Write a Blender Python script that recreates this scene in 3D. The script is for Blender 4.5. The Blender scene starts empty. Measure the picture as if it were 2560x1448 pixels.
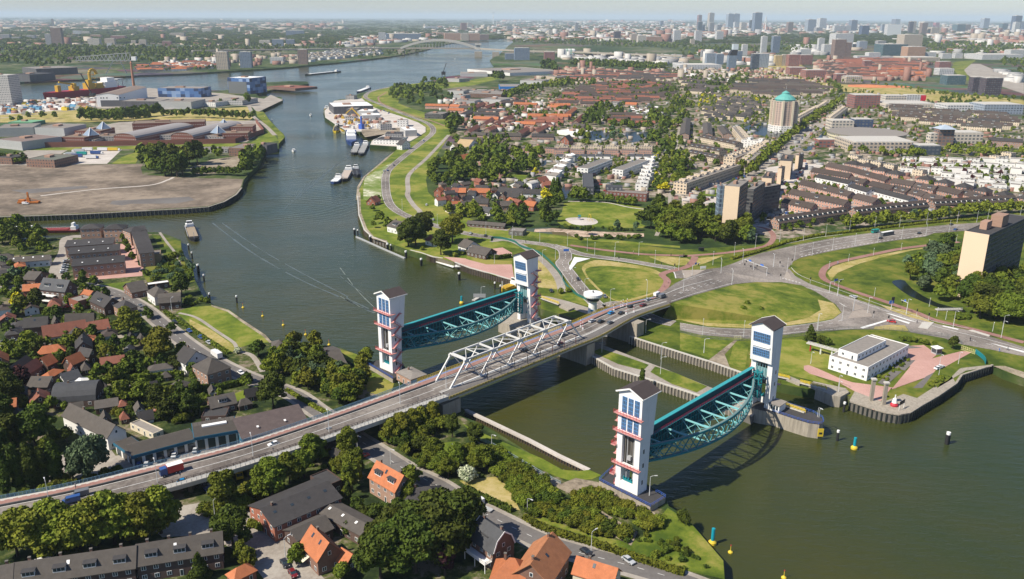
import bpy,math,random
import numpy as np
from math import radians,sin,cos,tan,atan,atan2,pi,sqrt,hypot
from mathutils import Vector,Matrix
from mathutils.geometry import tessellate_polygon
random.seed(7)
rng=np.random.default_rng(7)
SC=bpy.context.scene
COL=SC.collection
# camera
FPX,PITCH,ROLL,CAMH=2100.,atan((724-42)/2100.),.0043,156.
fw=Vector((0,cos(PITCH),-sin(PITCH)))
up0=Vector((0,sin(PITCH),cos(PITCH)))
rt0=Vector((1,0,0))
rt=rt0*cos(ROLL)+up0*sin(ROLL)
up=up0*cos(ROLL)-rt0*sin(ROLL)
CP=Vector((0,0,CAMH))
cd=bpy.data.cameras.new('camera')
cam=bpy.data.objects.new('camera',cd)
COL.objects.link(cam)
SC.camera=cam
cd.sensor_width=36
cd.lens=36*FPX/2560
cd.clip_start=1
cd.clip_end=200000
m=Matrix((rt,up,-fw)).transposed().to_4x4()
m.translation=CP
cam.matrix_world=m
SC.render.resolution_x,SC.render.resolution_y=1024,579
# light
SUN_EL,SUN_AZ=radians(47),radians(27)
sdir=Vector((cos(SUN_EL)*cos(SUN_AZ),cos(SUN_EL)*sin(SUN_AZ),-sin(SUN_EL)))
sl=bpy.data.lights.new('sun','SUN')
sl.energy=5.
sl.angle=radians(.5)
sl.color=(1.,.915,.77)
so=bpy.data.objects.new('sun',sl)
COL.objects.link(so)
so.rotation_euler=sdir.to_track_quat('-Z','Y').to_euler()
W=bpy.data.worlds.new('World')
SC.world=W
W.use_nodes=True
nt=W.node_tree
sky=nt.nodes.new('ShaderNodeTexSky')
sky.sky_type='NISHITA'
sky.sun_disc=False
sky.sun_elevation=SUN_EL
sky.sun_rotation=atan2(-sdir.x,-sdir.y)
sky.air_density=1.
sky.dust_density=.25
sky.ozone_density=2.5
nt.nodes['Background'].inputs[1].default_value=.072
tint=nt.nodes.new('ShaderNodeMixRGB')
tint.blend_type='MULTIPLY'
tint.inputs[0].default_value=1
tint.inputs[2].default_value=(.90,.96,1.14,1)
nt.links.new(sky.outputs[0],tint.inputs[1])
nt.links.new(tint.outputs[0],nt.nodes['Background'].inputs[0])
SC.view_settings.view_transform='Standard'
SC.view_settings.look='None'
SC.view_settings.exposure=.48
SC.view_settings.gamma=1.
SC.render.engine='CYCLES'
SC.cycles.max_bounces=5
SC.cycles.volume_bounces=1
SC.cycles.transparent_max_bounces=6
HAZE_D=3.6e-5
# picture point -> place
GZ=4.
def G(x,y,z=GZ):
 d=fw*FPX+rt*(x-1280)-up*(y-724)
 if d.z>-1e-3:d.z=-1e-3
 return CP+d*((z-CAMH)/d.z)
def PR(p):
 q=Vector(p)-CP
 z=q.dot(fw)
 return 1280+FPX*q.dot(rt)/z,724-FPX*q.dot(up)/z
TILE=dict(A=(0,0,2.954),B=(850,0,2.954),C=(1700,0,2.954),D=(0,480,2.954),E=(850,480,2.954),F=(1700,480,2.954),g=(0,958,2.954),H=(850,958,2.954),I=(1700,958,2.954),J=(1680,370,5.818),K=(2120,370,5.818),L=(1680,200,5.818),M=(2120,200,5.818),N=(1060,200,7.111),O=(1380,200,7.111),P=(1060,380,4.),Q=(0,150,5.333),R=(480,100,3.81),S=(780,200,4.8275),U=(2000,560,4.259),V=(1400,620,3.879),W=(1060,720,3.879),X=(1500,920,3.81),Y=(1780,760,4.137),Z=(900,600,4.022),o=(0,0,1.))
def px(s):
 out,t=[],TILE['o']
 for w in s.split():
  if w in TILE:t=TILE[w]
  else:
   a=[float(v)for v in w.split(',')]
   out.append((t[0]+a[0]/t[2],t[1]+a[1]/t[2])+tuple(a[2:]))
 return out
def P1(s):return px(s)[0]
def smooth(pts,n=5,closed=True):
 out,N=[],len(pts)
 rngi=range(N if closed else N-1)
 for i in rngi:
  g=lambda k:pts[k%N]if closed else pts[max(0,min(N-1,k))]
  a,b,c,d=g(i-1),g(i),g(i+1),g(i+2)
  for k in range(n):
   t=k/n
   out.append(tuple(.5*((2*b[j])+(c[j]-a[j])*t+(2*a[j]-5*b[j]+4*c[j]-d[j])*t*t+(3*b[j]-a[j]-3*c[j]+d[j])*t**3)for j in range(len(b))))
 if not closed:out.append(tuple(pts[-1]))
 return out
def inside(x,y,poly):
 c=False
 j=len(poly)-1
 for i in range(len(poly)):
  xi,yi=poly[i][:2]
  xj,yj=poly[j][:2]
  if(yi>y)!=(yj>y)and x<(xj-xi)*(y-yi)/(yj-yi)+xi:c=not c
  j=i
 return c
# materials
MATS={}
def nodes(name):
 m=bpy.data.materials.new(name)
 m.use_nodes=True
 return m,m.node_tree,m.node_tree.nodes['Principled BSDF']
def nn(t,typ,**k):
 n=t.nodes.new('ShaderNode'+typ)
 for a,b in k.items():
  if a.startswith('i_'):
   key=a[2:]
   n.inputs[int(key)if key.isdigit()else key].default_value=b
  else:setattr(n,a,b)
 return n
def mth(t,op,a,b=None,c=None):
 n=t.nodes.new('ShaderNodeMath')
 n.operation=op
 for i,v in enumerate((a,b,c)):
  if v is None:continue
  if isinstance(v,(int,float)):n.inputs[i].default_value=v
  else:t.links.new(v,n.inputs[i])
 return n.outputs[0]
def mixc(t,f,a,b,mode='MIX'):
 n=t.nodes.new('ShaderNodeMixRGB')
 n.blend_type=mode
 for i,v in enumerate((f,a,b)):
  if isinstance(v,(int,float)):n.inputs[i].default_value=v
  elif isinstance(v,tuple):n.inputs[i].default_value=(*v,1)
  else:t.links.new(v,n.inputs[i])
 return n.outputs[0]
def ramp(t,f,stops):
 n=t.nodes.new('ShaderNodeValToRGB')
 t.links.new(f,n.inputs[0])
 e=n.color_ramp.elements
 while len(e)>2:e.remove(e[-1])
 while len(e)<len(stops):e.new(.5)
 for k,(p,c)in enumerate(stops):
  e[k].position=p
  e[k].color=(*c,1)if len(c)==3 else c
 return n.outputs[0]
def noise(t,scale,det=4,rough=.6,obj=False,vec=None):
 if vec is None:
  tc=nn(t,'TexCoord')
  vec=tc.outputs['Object' if obj else 'Generated']if obj else nn(t,'NewGeometry').outputs['Position']
 n=nn(t,'TexNoise',i_Scale=scale,i_Detail=det,i_Roughness=rough)
 t.links.new(vec,n.inputs['Vector'])
 return n.outputs['Fac']
def sc(c,k):return tuple(min(1,v*k)for v in c)
def M(name,c=None,rough=.7,metal=0,var=.12,scale=.6,spec=.3,orand=.0):
 if name in MATS:return MATS[name]
 m,t,b=nodes(name)
 col=mixc(t,noise(t,scale,5),sc(c,1-var*1.6),sc(c,1+var*1.2))
 if orand:
  oi=nn(t,'ObjectInfo')
  v=mth(t,'MULTIPLY_ADD',oi.outputs['Random'],2*orand,1-orand)
  hs=nn(t,'HueSaturation')
  t.links.new(col,hs.inputs['Color'])
  t.links.new(v,hs.inputs['Value'])
  col=hs.outputs[0]
 t.links.new(col,b.inputs['Base Color'])
 b.inputs['Roughness'].default_value=rough
 b.inputs['Metallic'].default_value=metal
 b.inputs['Specular IOR Level'].default_value=spec
 MATS[name]=m
 return m
def ground_mat(name,cols,scale=.02,fine=.5,rough=.95,extra=None):
 if name in MATS:return MATS[name]
 m,t,b=nodes(name)
 n1=noise(t,scale,6,.65)
 n2=noise(t,fine,5,.7)
 f=mth(t,'ADD',mth(t,'MULTIPLY',n1,.6),mth(t,'MULTIPLY',n2,.4))
 N=len(cols)
 col=ramp(t,f,[(.41+.18*i/(N-1),c)for i,c in enumerate(cols)])
 if extra:col=extra(t,col)
 t.links.new(col,b.inputs['Base Color'])
 b.inputs['Roughness'].default_value=rough
 b.inputs['Specular IOR Level'].default_value=.15
 MATS[name]=m
 return m
def uvn(t):
 return nn(t,'UVMap').outputs[0]
def facade(name,wall,glass=(.03,.04,.055),cw=3.,ch=2.9,fw_=.45,fh=.5,frame=None,band=None,rnd=.25,y0=.0,orand=.0):
 if name in MATS:return MATS[name]
 m,t,b=nodes(name)
 s=nn(t,'SeparateXYZ')
 t.links.new(uvn(t),s.inputs[0])
 u=mth(t,'DIVIDE',s.outputs[0],cw)
 v=mth(t,'DIVIDE',mth(t,'SUBTRACT',s.outputs[1],y0),ch)
 fu,fv=mth(t,'FRACT',u),mth(t,'FRACT',v)
 au=mth(t,'ABSOLUTE',mth(t,'SUBTRACT',fu,.5))
 av=mth(t,'ABSOLUTE',mth(t,'SUBTRACT',fv,.5))
 win=mth(t,'MULTIPLY',mth(t,'LESS_THAN',au,fw_/2),mth(t,'LESS_THAN',av,fh/2))
 cell=nn(t,'CombineXYZ')
 t.links.new(mth(t,'FLOOR',u),cell.inputs[0])
 t.links.new(mth(t,'FLOOR',v),cell.inputs[1])
 wn=nn(t,'TexWhiteNoise',noise_dimensions='2D')
 t.links.new(cell.outputs[0],wn.inputs[0])
 g=mixc(t,mth(t,'MULTIPLY',wn.outputs[0],rnd),glass,(.45,.45,.42))
 wcol=mixc(t,noise(t,.35,4),sc(wall,.82),sc(wall,1.1))
 if orand:
  oi=nn(t,'ObjectInfo')
  hs=nn(t,'HueSaturation')
  t.links.new(wcol,hs.inputs['Color'])
  t.links.new(mth(t,'MULTIPLY_ADD',oi.outputs['Random'],2*orand,1-orand),hs.inputs['Value'])
  wcol=hs.outputs[0]
 if band:
  wcol=mixc(t,mth(t,'LESS_THAN',fv,.22),wcol,band)
 if frame:
  fr=mth(t,'MULTIPLY',mth(t,'LESS_THAN',au,fw_/2+.05),mth(t,'LESS_THAN',av,fh/2+.06))
  wcol=mixc(t,fr,wcol,frame)
 t.links.new(mixc(t,win,wcol,g),b.inputs['Base Color'])
 t.links.new(mth(t,'MULTIPLY_ADD',win,-.5,.75),b.inputs['Roughness'])
 b.inputs['Specular IOR Level'].default_value=.3
 MATS[name]=m
 return m
def tiles(name,c,row=.35,orand=.15,k=.25,colw=.3):
 if name in MATS:return MATS[name]
 m,t,b=nodes(name)
 s=nn(t,'SeparateXYZ')
 t.links.new(uvn(t),s.inputs[0])
 fv=mth(t,'FRACT',mth(t,'DIVIDE',s.outputs[1],row))
 fu=mth(t,'FRACT',mth(t,'DIVIDE',s.outputs[0],colw))
 line=mth(t,'MAXIMUM',mth(t,'LESS_THAN',fv,.22),mth(t,'LESS_THAN',fu,.15))
 base=mixc(t,noise(t,.5,5,.75),sc(c,.45),sc(c,1.4))
 base=mixc(t,mth(t,'MULTIPLY',noise(t,3.,3),.35),base,sc(c,.5))
 col=mixc(t,mth(t,'MULTIPLY',line,k),base,sc(c,.35))
 oi=nn(t,'ObjectInfo')
 hs=nn(t,'HueSaturation')
 t.links.new(col,hs.inputs['Color'])
 t.links.new(mth(t,'MULTIPLY_ADD',oi.outputs['Random'],2*orand,1-orand),hs.inputs['Value'])
 t.links.new(hs.outputs[0],b.inputs['Base Color'])
 b.inputs['Roughness'].default_value=.75
 b.inputs['Specular IOR Level'].default_value=.25
 MATS[name]=m
 return m
def foliage(name,dark,light,orand=.22):
 if name in MATS:return MATS[name]
 m,t,b=nodes(name)
 g=nn(t,'NewGeometry')
 n=noise(t,.45,3,.6)
 n2=noise(t,2.2,2,.6)
 f=mth(t,'ADD',mth(t,'MULTIPLY',n,.6),mth(t,'MULTIPLY',n2,.4))
 col=ramp(t,f,[(.35,dark),(.62,light)])
 oi=nn(t,'ObjectInfo')
 hs=nn(t,'HueSaturation')
 t.links.new(col,hs.inputs['Color'])
 t.links.new(mth(t,'MULTIPLY_ADD',oi.outputs['Random'],2*orand,1-orand),hs.inputs['Value'])
 t.links.new(mth(t,'MULTIPLY_ADD',oi.outputs['Random'],.04,.48),hs.inputs['Hue'])
 t.links.new(hs.outputs[0],b.inputs['Base Color'])
 b.inputs['Roughness'].default_value=.8
 b.inputs['Specular IOR Level'].default_value=.15
 MATS[name]=m
 return m
def streaked(name,c,dirt,lo=.56):
 m,t,b=nodes(name)
 mp=nn(t,'Mapping');mp.inputs['Scale'].default_value=(1.1,1.1,.10)
 t.links.new(nn(t,'NewGeometry').outputs['Position'],mp.inputs[0])
 a=ramp(t,noise(t,1.,5,.7,vec=mp.outputs[0]),[(lo,(0,0,0)),(lo+.22,(1,1,1))])
 col=mixc(t,noise(t,.25,4),sc(c,.9),sc(c,1.06))
 t.links.new(mixc(t,mth(t,'MULTIPLY',a,.55),col,dirt),b.inputs['Base Color'])
 b.inputs['Roughness'].default_value=.75
 MATS[name]=m
 return m
WHITE=M('white_paint',(.78,.78,.76),.5,var=.05)
WHITE2=streaked('white_concrete',(.76,.76,.75),(.40,.385,.35))
CONC=streaked('concrete',(.36,.32,.26),(.13,.115,.095),.42)
CONCD=M('dark_concrete',(.14,.13,.115),.85,var=.3,scale=.3)
CONCL=M('light_concrete',(.48,.46,.42),.85,var=.12)
BITU=M('roof_bitumen',(.055,.053,.055),.85,var=.2)
BITG=M('roof_gravel',(.22,.20,.18),.9,var=.2,orand=.15)
TEAL=M('teal_paint',(.012,.20,.235),.55,var=.15,scale=1.5)
TEALL=M('light_teal_paint',(.22,.52,.54),.55,var=.1)
TEALD=M('dark_teal_paint',(.008,.095,.115),.6,var=.2,scale=2)
PINK=M('faded_red_paint',(.55,.26,.24),.6,var=.1)
REDP=M('red_paint',(.45,.03,.05),.5,var=.1)
GLASS=M('window_glass',(.03,.045,.06),.12,var=.1,spec=.6)
GLASSB=M('blue_shaded_glass',(.075,.11,.17),.12,var=.7,scale=1.2,spec=.6)
BLUEF=M('blue_frame_paint',(.10,.28,.58),.5,var=.15)
BLUER=M('blue_rail_paint',(.05,.12,.45),.5,var=.1)
YELL=M('yellow_paint',(.62,.46,.04),.6,var=.15)
YELD=M('dull_yellow_paint',(.36,.29,.10),.7,var=.2)
STEEL=M('grey_steel',(.36,.37,.38),.5,var=.1)
GALV=M('lamp_post_grey',(.55,.56,.56),.5,var=.05)
DARK=M('dark_metal',(.025,.025,.028),.6,var=.1)
RUBBER=M('tyre_rubber',(.015,.015,.015),.9,var=.05)
WOOD=M('weathered_timber',(.12,.085,.055),.9,var=.3)
BARK=M('bark',(.06,.045,.035),.95,var=.2)
FOL=dict(dark=foliage('leaves_dark',(.022,.037,.006),(.080,.108,.012)),mid=foliage('leaves_mid',(.042,.064,.007),(.145,.170,.016)),lit=foliage('leaves_yellow_green',(.065,.085,.008),(.19,.20,.020)),grey=foliage('leaves_grey_green',(.035,.060,.030),(.11,.16,.075)),yel=foliage('leaves_yellow',(.20,.18,.01),(.52,.42,.02)),red=foliage('leaves_copper',(.02,.008,.010),(.065,.022,.028)),blos=foliage('leaves_blossom',(.10,.14,.05),(.62,.62,.45)))
# mesh builder
class MB:
 def __init__(s):s.v,s.f,s.mi,s.mats=[],[],[],[]
 def _m(s,m):
  if m not in s.mats:s.mats.append(m)
  return s.mats.index(m)
 def face(s,pts,m=None):
  b=len(s.v)
  s.v+=[tuple(p)for p in pts]
  s.f.append(tuple(range(b,b+len(pts))))
  s.mi.append(s._m(m)if m else 0)
 def box(s,x0,x1,y0,y1,z0,z1,m=None,bottom=True):
  p=[(x0,y0,z0),(x1,y0,z0),(x1,y1,z0),(x0,y1,z0),(x0,y0,z1),(x1,y0,z1),(x1,y1,z1),(x0,y1,z1)]
  for q in([(0,1,5,4),(1,2,6,5),(2,3,7,6),(3,0,4,7),(4,5,6,7)]+([(3,2,1,0)]if bottom else[])):
   s.face([p[i]for i in q],m)
 def prism(s,poly,z0,z1,m=None,mt=None,bottom=False):
  """poly: list of (x, y) counter-clockwise; z1 may be a list"""
  n=len(poly)
  A=sum(poly[i][0]*poly[(i+1)%n][1]-poly[(i+1)%n][0]*poly[i][1]for i in range(n))
  if A<0:poly=poly[::-1]
  for i in range(n):
   a,b=poly[i],poly[(i+1)%n]
   s.face([(a[0],a[1],z0),(b[0],b[1],z0),(b[0],b[1],z1),(a[0],a[1],z1)],m)
  if n<=4:s.face([(a[0],a[1],z1)for a in poly],mt or m)
  else:
   for tri in tessellate_polygon([[Vector((a[0],a[1],0))for a in poly]]):
    q=[(poly[k][0],poly[k][1],z1)for k in tri]
    if(q[1][0]-q[0][0])*(q[2][1]-q[0][1])-(q[2][0]-q[0][0])*(q[1][1]-q[0][1])<0:q=q[::-1]
    s.face(q,mt or m)
  if bottom and n<=4:s.face([(a[0],a[1],z0)for a in poly[::-1]],m)
 def beam(s,p,q,w,h=None,m=None,upv=None):
  p,q=Vector(p),Vector(q)
  h=h or w
  d=q-p
  if d.length<1e-6:return
  d.normalize()
  u=Vector(upv)if upv else(Vector((0,0,1))if abs(d.z)<.95 else Vector((0,1,0)))
  a=d.cross(u).normalized()*w/2
  b=a.cross(d).normalized()*h/2
  c=[p-a-b,p+a-b,p+a+b,p-a+b,q-a-b,q+a-b,q+a+b,q-a+b]
  for f in[(0,1,5,4),(1,2,6,5),(2,3,7,6),(3,0,4,7),(4,5,6,7),(3,2,1,0)]:
   s.face([c[i]for i in f],m)
 def lathe(s,prof,n=12,c=(0,0),m=None,a0=.0,cap=True):
  """prof: list of (r, z)"""
  for k in range(len(prof)-1):
   (r0,z0),(r1,z1)=prof[k],prof[k+1]
   for i in range(n):
    a,b=a0+2*pi*i/n,a0+2*pi*(i+1)/n
    q=[(c[0]+r0*cos(a),c[1]+r0*sin(a),z0),(c[0]+r0*cos(b),c[1]+r0*sin(b),z0),(c[0]+r1*cos(b),c[1]+r1*sin(b),z1),(c[0]+r1*cos(a),c[1]+r1*sin(a),z1)]
    if r0<1e-5:q=q[1:]if False else[q[0],q[2],q[3]]
    elif r1<1e-5:q=q[:3]
    s.face(q,m)
  if cap and prof[-1][0]>1e-5:
   r,z=prof[-1]
   s.face([(c[0]+r*cos(a0+2*pi*i/n),c[1]+r*sin(a0+2*pi*i/n),z)for i in range(n)],m)
 def tube(s,pts,r,n=6,m=None):
  for a,b in zip(pts[:-1],pts[1:]):
   a,b=Vector(a),Vector(b)
   d=(b-a).normalized()
   u=Vector((0,0,1))if abs(d.z)<.95 else Vector((1,0,0))
   e=d.cross(u).normalized()
   f=e.cross(d)
   for i in range(n):
    t0,t1=2*pi*i/n,2*pi*(i+1)/n
    o0,o1=(e*cos(t0)+f*sin(t0))*r,(e*cos(t1)+f*sin(t1))*r
    s.face([a+o0,b+o0,b+o1,a+o1],m)
 def xf(s,M4,other):
  """take in another builder's faces, moved by M4"""
  for f,mi in zip(other.f,other.mi):
   s.face([M4@Vector(other.v[i])for i in f],other.mats[mi]if other.mats else None)
 def mesh(s,name,m=None):
  me=bpy.data.meshes.new(name)
  me.from_pydata(s.v,[],s.f)
  mats=s.mats or[m]
  for x in mats:me.materials.append(x)
  if len(mats)>1:me.polygons.foreach_set('material_index',s.mi)
# metre UVs: u along the wall, v up it
  V=np.array(s.v,dtype=float).reshape(-1,3)
  uv=np.empty((len(V),2))
  for f in s.f:
   a,b,c=V[f[0]],V[f[1]],V[f[2]]
   n=np.cross(b-a,c-a)
   L=np.linalg.norm(n)
   n=n/L if L>1e-9 else np.array((0,0,1.))
   if abs(n[2])>.98:uu,vv=np.array((1.,0,0)),np.array((0,1.,0))
   else:
    uu=np.array((-n[1],n[0],0));uu/=np.linalg.norm(uu)
    vv=np.cross(n,uu)
   idx=list(f)
   uv[idx,0]=V[idx]@uu
   uv[idx,1]=V[idx]@vv
  ul=me.uv_layers.new(name='UVMap')
  ul.data.foreach_set('uv',uv[[i for f in s.f for i in f]].ravel())
  return me
def link(name,me,parent=None,loc=None,rz=None):
 o=bpy.data.objects.new(name,me)
 COL.objects.link(o)
 if parent:o.parent=parent
 if loc is not None:o.location=loc
 if rz is not None:o.rotation_euler=(0,0,rz)
 return o
def part(name,mb,m,parent,label=None):
 if not mb.f:return None
 o=link(name,mb.mesh(name,m),parent)
 if label:o['label']=label
 return o
def PB(name,parent,m,*a,**k):
 mb=MB()
 mb.box(*a,**k)
 return part(name,mb,m,parent)
def PL(name,parent,m,*a,**k):
 mb=MB()
 mb.lathe(*a,**k)
 return part(name,mb,m,parent)
def tag(o,label,cat,group=None,kind=None):
 if label:o['label']=label
 if cat:o['category']=cat
 if group:o['group']=group
 if kind:o['kind']=kind
 return o
def thing(name,label,cat,loc=(0,0,0),rz=0,group=None):
 return tag(link(name,None,None,loc,rz),label,cat,group)
def structure(name,mb,m,label=None):
 o=link(name,mb.mesh(name,m))
 o['kind']='structure'
 if label:o['label']=label
 return o
def copy_tree(o,parent=None):
 c=o.copy()
 COL.objects.link(c)
 if parent:c.parent=parent
 for ch in list(o.children):copy_tree(ch,c)
 return c
def sheet_mb(pts3):
 mb=MB()
 P=[Vector(p)for p in pts3]
 for tri in tessellate_polygon([[Vector((p.x,p.y,0))for p in P]]):
  q=[P[k]for k in tri]
  if(q[1]-q[0]).cross(q[2]-q[0]).z<0:q=q[::-1]
  mb.face(q)
 return mb
LAY=.03
NSH=[0]
def bump_():
 NSH[0]+=1
 return NSH[0]*.0002
def sheet(name,s,m,lay=1,z=None,sm=0,kind='structure',label=None):
 pts=px(s)if isinstance(s,str)else s
 if sm:pts=smooth(pts,sm)
 z=GZ if z is None else z
 e=bump_()
 P=[G(p[0],p[1],(p[2]if len(p)>2 else z)+lay*LAY+e)for p in pts]
 o=link(name,sheet_mb(P).mesh(name,m))
 o['kind']=kind
 if label:o['label']=label
 return o
def ribbon_pts(s,n=6,z=None):
 pts=px(s)if isinstance(s,str)else s
 pts=[p if len(p)>2 else(*p,GZ if z is None else z)for p in pts]
 w=[tuple(G(p[0],p[1],p[2]))for p in pts]
 return smooth(w,n,closed=False)if n>1 else w
def offset_line(W,d):
 out=[]
 for i,p in enumerate(W):
  a,b=W[max(0,i-1)],W[min(len(W)-1,i+1)]
  t=Vector((b[0]-a[0],b[1]-a[1]))
  if t.length>0:t.normalize()
  out.append((p[0]-t.y*d,p[1]+t.x*d,p[2]))
 return out
def strip(mb,A,B,dz=0,m=None):
 for i in range(len(A)-1):
  mb.face([(*A[i][:2],A[i][2]+dz),(*A[i+1][:2],A[i+1][2]+dz),(*B[i+1][:2],B[i+1][2]+dz),(*B[i][:2],B[i][2]+dz)][::-1],m)
def road(name,s,w,m,lay=3,marks=(),n=6,z=None,parent=None,label=None):
 W_=ribbon_pts(s,n,z)
 mb=MB()
 e=bump_()
 strip(mb,offset_line(W_,w/2),offset_line(W_,-w/2),lay*LAY+e)
 o=structure(name,mb,m,label)
 if marks:
  k=MB()
  for off,lw,dash,gap in marks:paint(k,W_,off,lw,dash,gap,(lay+1)*LAY+e)
  part('marking',k,PAINT,o)
 return o,W_
def resample(W_,step):
 out,acc=[W_[0]],.0
 for a,b in zip(W_[:-1],W_[1:]):
  a,b=Vector(a),Vector(b)
  L=(b-a).length
  t=step-acc
  while t<=L:
   out.append(tuple(a+(b-a)*(t/L)))
   t+=step
  acc=(acc+L)%step if L else acc
 return out
def paint(mb,W_,off,lw,dash,gap,dz):
 L=offset_line(W_,off)
 if not gap:
  strip(mb,offset_line(L,lw/2),offset_line(L,-lw/2),dz)
  return
 R_=resample(L,dash/2)
 n=int(round(2*(dash+gap)/dash))
 for i in range(0,len(R_)-2,n):
  seg=R_[i:i+3]
  strip(mb,offset_line(seg,lw/2),offset_line(seg,-lw/2),dz)
PAINT=M('road_paint',(.70,.70,.68),.7,var=.12,scale=1.5)
ASPH=ground_mat('asphalt',[(.13,.115,.103),(.21,.187,.168),(.29,.26,.235)],.03,.8)
ASPD=ground_mat('dark_asphalt',[(.125,.115,.11),(.165,.155,.148)],.03,.8)
CYCLE=ground_mat('red_cycle_asphalt',[(.24,.13,.11),(.31,.18,.155)],.05,.8)
PAVE=ground_mat('paving',[(.25,.22,.19),(.36,.33,.29)],.06,.9)
PAVL=ground_mat('pale_paving',[(.42,.38,.34),(.55,.51,.47)],.05,.9)
PINKB=ground_mat('pink_brick_paving',[(.40,.235,.20),(.50,.31,.27)],.05,1.2)
GRASS=ground_mat('grass',[(.050,.084,.010),(.120,.158,.018),(.25,.225,.055)],.03,.15)
GRASD=ground_mat('dark_grass',[(.040,.068,.009),(.090,.122,.014),(.16,.160,.03)],.04,.14)
GRASY=ground_mat('dry_grass',[(.20,.20,.04),(.34,.28,.10),(.42,.34,.16)],.05,.5)
GRASL=ground_mat('lawn',[(.068,.108,.012),(.135,.175,.020),(.25,.235,.055)],.02,.12)
SAND=ground_mat('sand_field',[(.11,.09,.07),(.18,.145,.112),(.27,.22,.17)],.02,.12)
RUBBL=ground_mat('riprap',[(.16,.14,.10),(.30,.25,.18),(.40,.35,.27)],.1,1.)
EARTH=ground_mat('bare_earth',[(.14,.115,.085),(.26,.215,.16),(.34,.29,.22)],.06,.5)
# land and water
def city_extra(t,col):
# far land: patches of roofs and paving scattered among green
 v=nn(t,'TexVoronoi',i_Scale=.012)
 t.links.new(nn(t,'NewGeometry').outputs['Position'],v.inputs['Vector'])
 f=mth(t,'GREATER_THAN',noise(t,.0016,4,.6),.53)
 c=mixc(t,.55,v.outputs['Color'],(.35,.30,.27))
 c=mixc(t,1.,c,(.30,.26,.23),'MULTIPLY')
 return mixc(t,mth(t,'MULTIPLY',f,.55),col,c)
LANDM=ground_mat('land',[(.016,.032,.010),(.030,.055,.014),(.065,.09,.025),(.17,.15,.11)],.0035,.04,extra=city_extra)
def world_pt(x,y):return Vector((x,y,GZ))
def land_poly(s,extra=()):
 P=[G(p[0],p[1])for p in px(s)]+[world_pt(*e)for e in extra]
 A=sum(P[i].x*P[(i+1)%len(P)].y-P[(i+1)%len(P)].x*P[i].y for i in range(len(P)))
 return P if A>0 else P[::-1]
SHORE_FAR='o -700,235 -300,215 0,207 60,205 200,199 350,188 470,184 560,178 700,170 860,155 914,149 958,144 1012,136 1060,126 1114,111 1150,104 1188,100 1240,97 1290,95.5 1310,97.5 1290,102 1283,106 1270,115 1250,135 1225,150 1232,160 1239,168 1168,174 1168,185 1117,192 1085,200 1053,207 1012,216 985,221 940,226 905,232 887,238 886,247 850,248 835,252 826,262 809,276 812,295 838,312 868,330 900,331 962,327 962,336 928,352 924,364 999,367 995,373 965,396 935,420 911,447 898,474 895,510 897,541 904,566 918,582 931,592 968,606 992,615 1033,629 1083,642 1138,656 1175,670 1230,685 1290,703 1345,735 1350,760 1352,772 1400,786 1450,800 1520,815 1581,840 1620,852 1710,883 1780,906 1846,929 1900,948 1942,958 1960,962 2030,975 2100,983 2123,990 2126,1004 2174,1020 2215,1032 2248,1037 2275,1032 2300,1016 2390,959 2404,938 2482,913 2510,928 2560,945 2700,975 3300,1090'
FAR_EXTRA=[(2500,200),(90000,200),(90000,90000),(-90000,90000),(-90000,3000)]
SHORE_NW='o -800,590 -300,556 0,543 203,536 372,527 470,522 520,518 560,505 590,487 604,470 610,449 625,432 643,416 663,376 697,372 697,357 707,350 712,342 708,334 697,325 680,306 663,288 656,276 665,264 707,250 704,243 672,240 650,243 640,236 690,222 740,214 772,210 768,204 720,203 660,206 640,214 560,226 400,224 300,238 200,247 110,249 30,250 -200,252 -800,258'
SHORE_SW='o 0,593 60,602 120,600 200,588 300,580 400,581 425,590 452,600 455,632 470,650 483,672 487,700 508,741 530,762 553,768 576,775 592,787 609,802 640,824 663,840 680,858 712,856 745,857 800,862 850,869 880,880 905,893 934,905 960,922 1000,932 1007,938 1060,955 1110,985 1130,1004 1162,1026 1150,1040 1185,1052 1222,1070 1280,1105 1341,1144 1375,1168 1398,1176 1439,1176 1473,1179 1495,1185 1512,1190 1530,1172 1560,1168 1662,1243 1672,1266 1690,1276 1712,1295 1745,1330 1808,1402 1809,1448 1812,1650 -1600,1650 -1600,700 -500,610'
gb=MB()
for s_,ex in((SHORE_FAR,FAR_EXTRA),(SHORE_NW,()),(SHORE_SW,())):
 P=land_poly(s_,ex)
 q=sheet_mb(P)
 gb.xf(Matrix(),q)
 for i in range(len(P)):
  a,b=P[i],P[(i+1)%len(P)]
  if max(abs(a.x),abs(b.x))>20000:continue
  gb.face([(a.x,a.y,-1),(b.x,b.y,-1),tuple(b),tuple(a)])
structure('ground',gb,LANDM)
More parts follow.
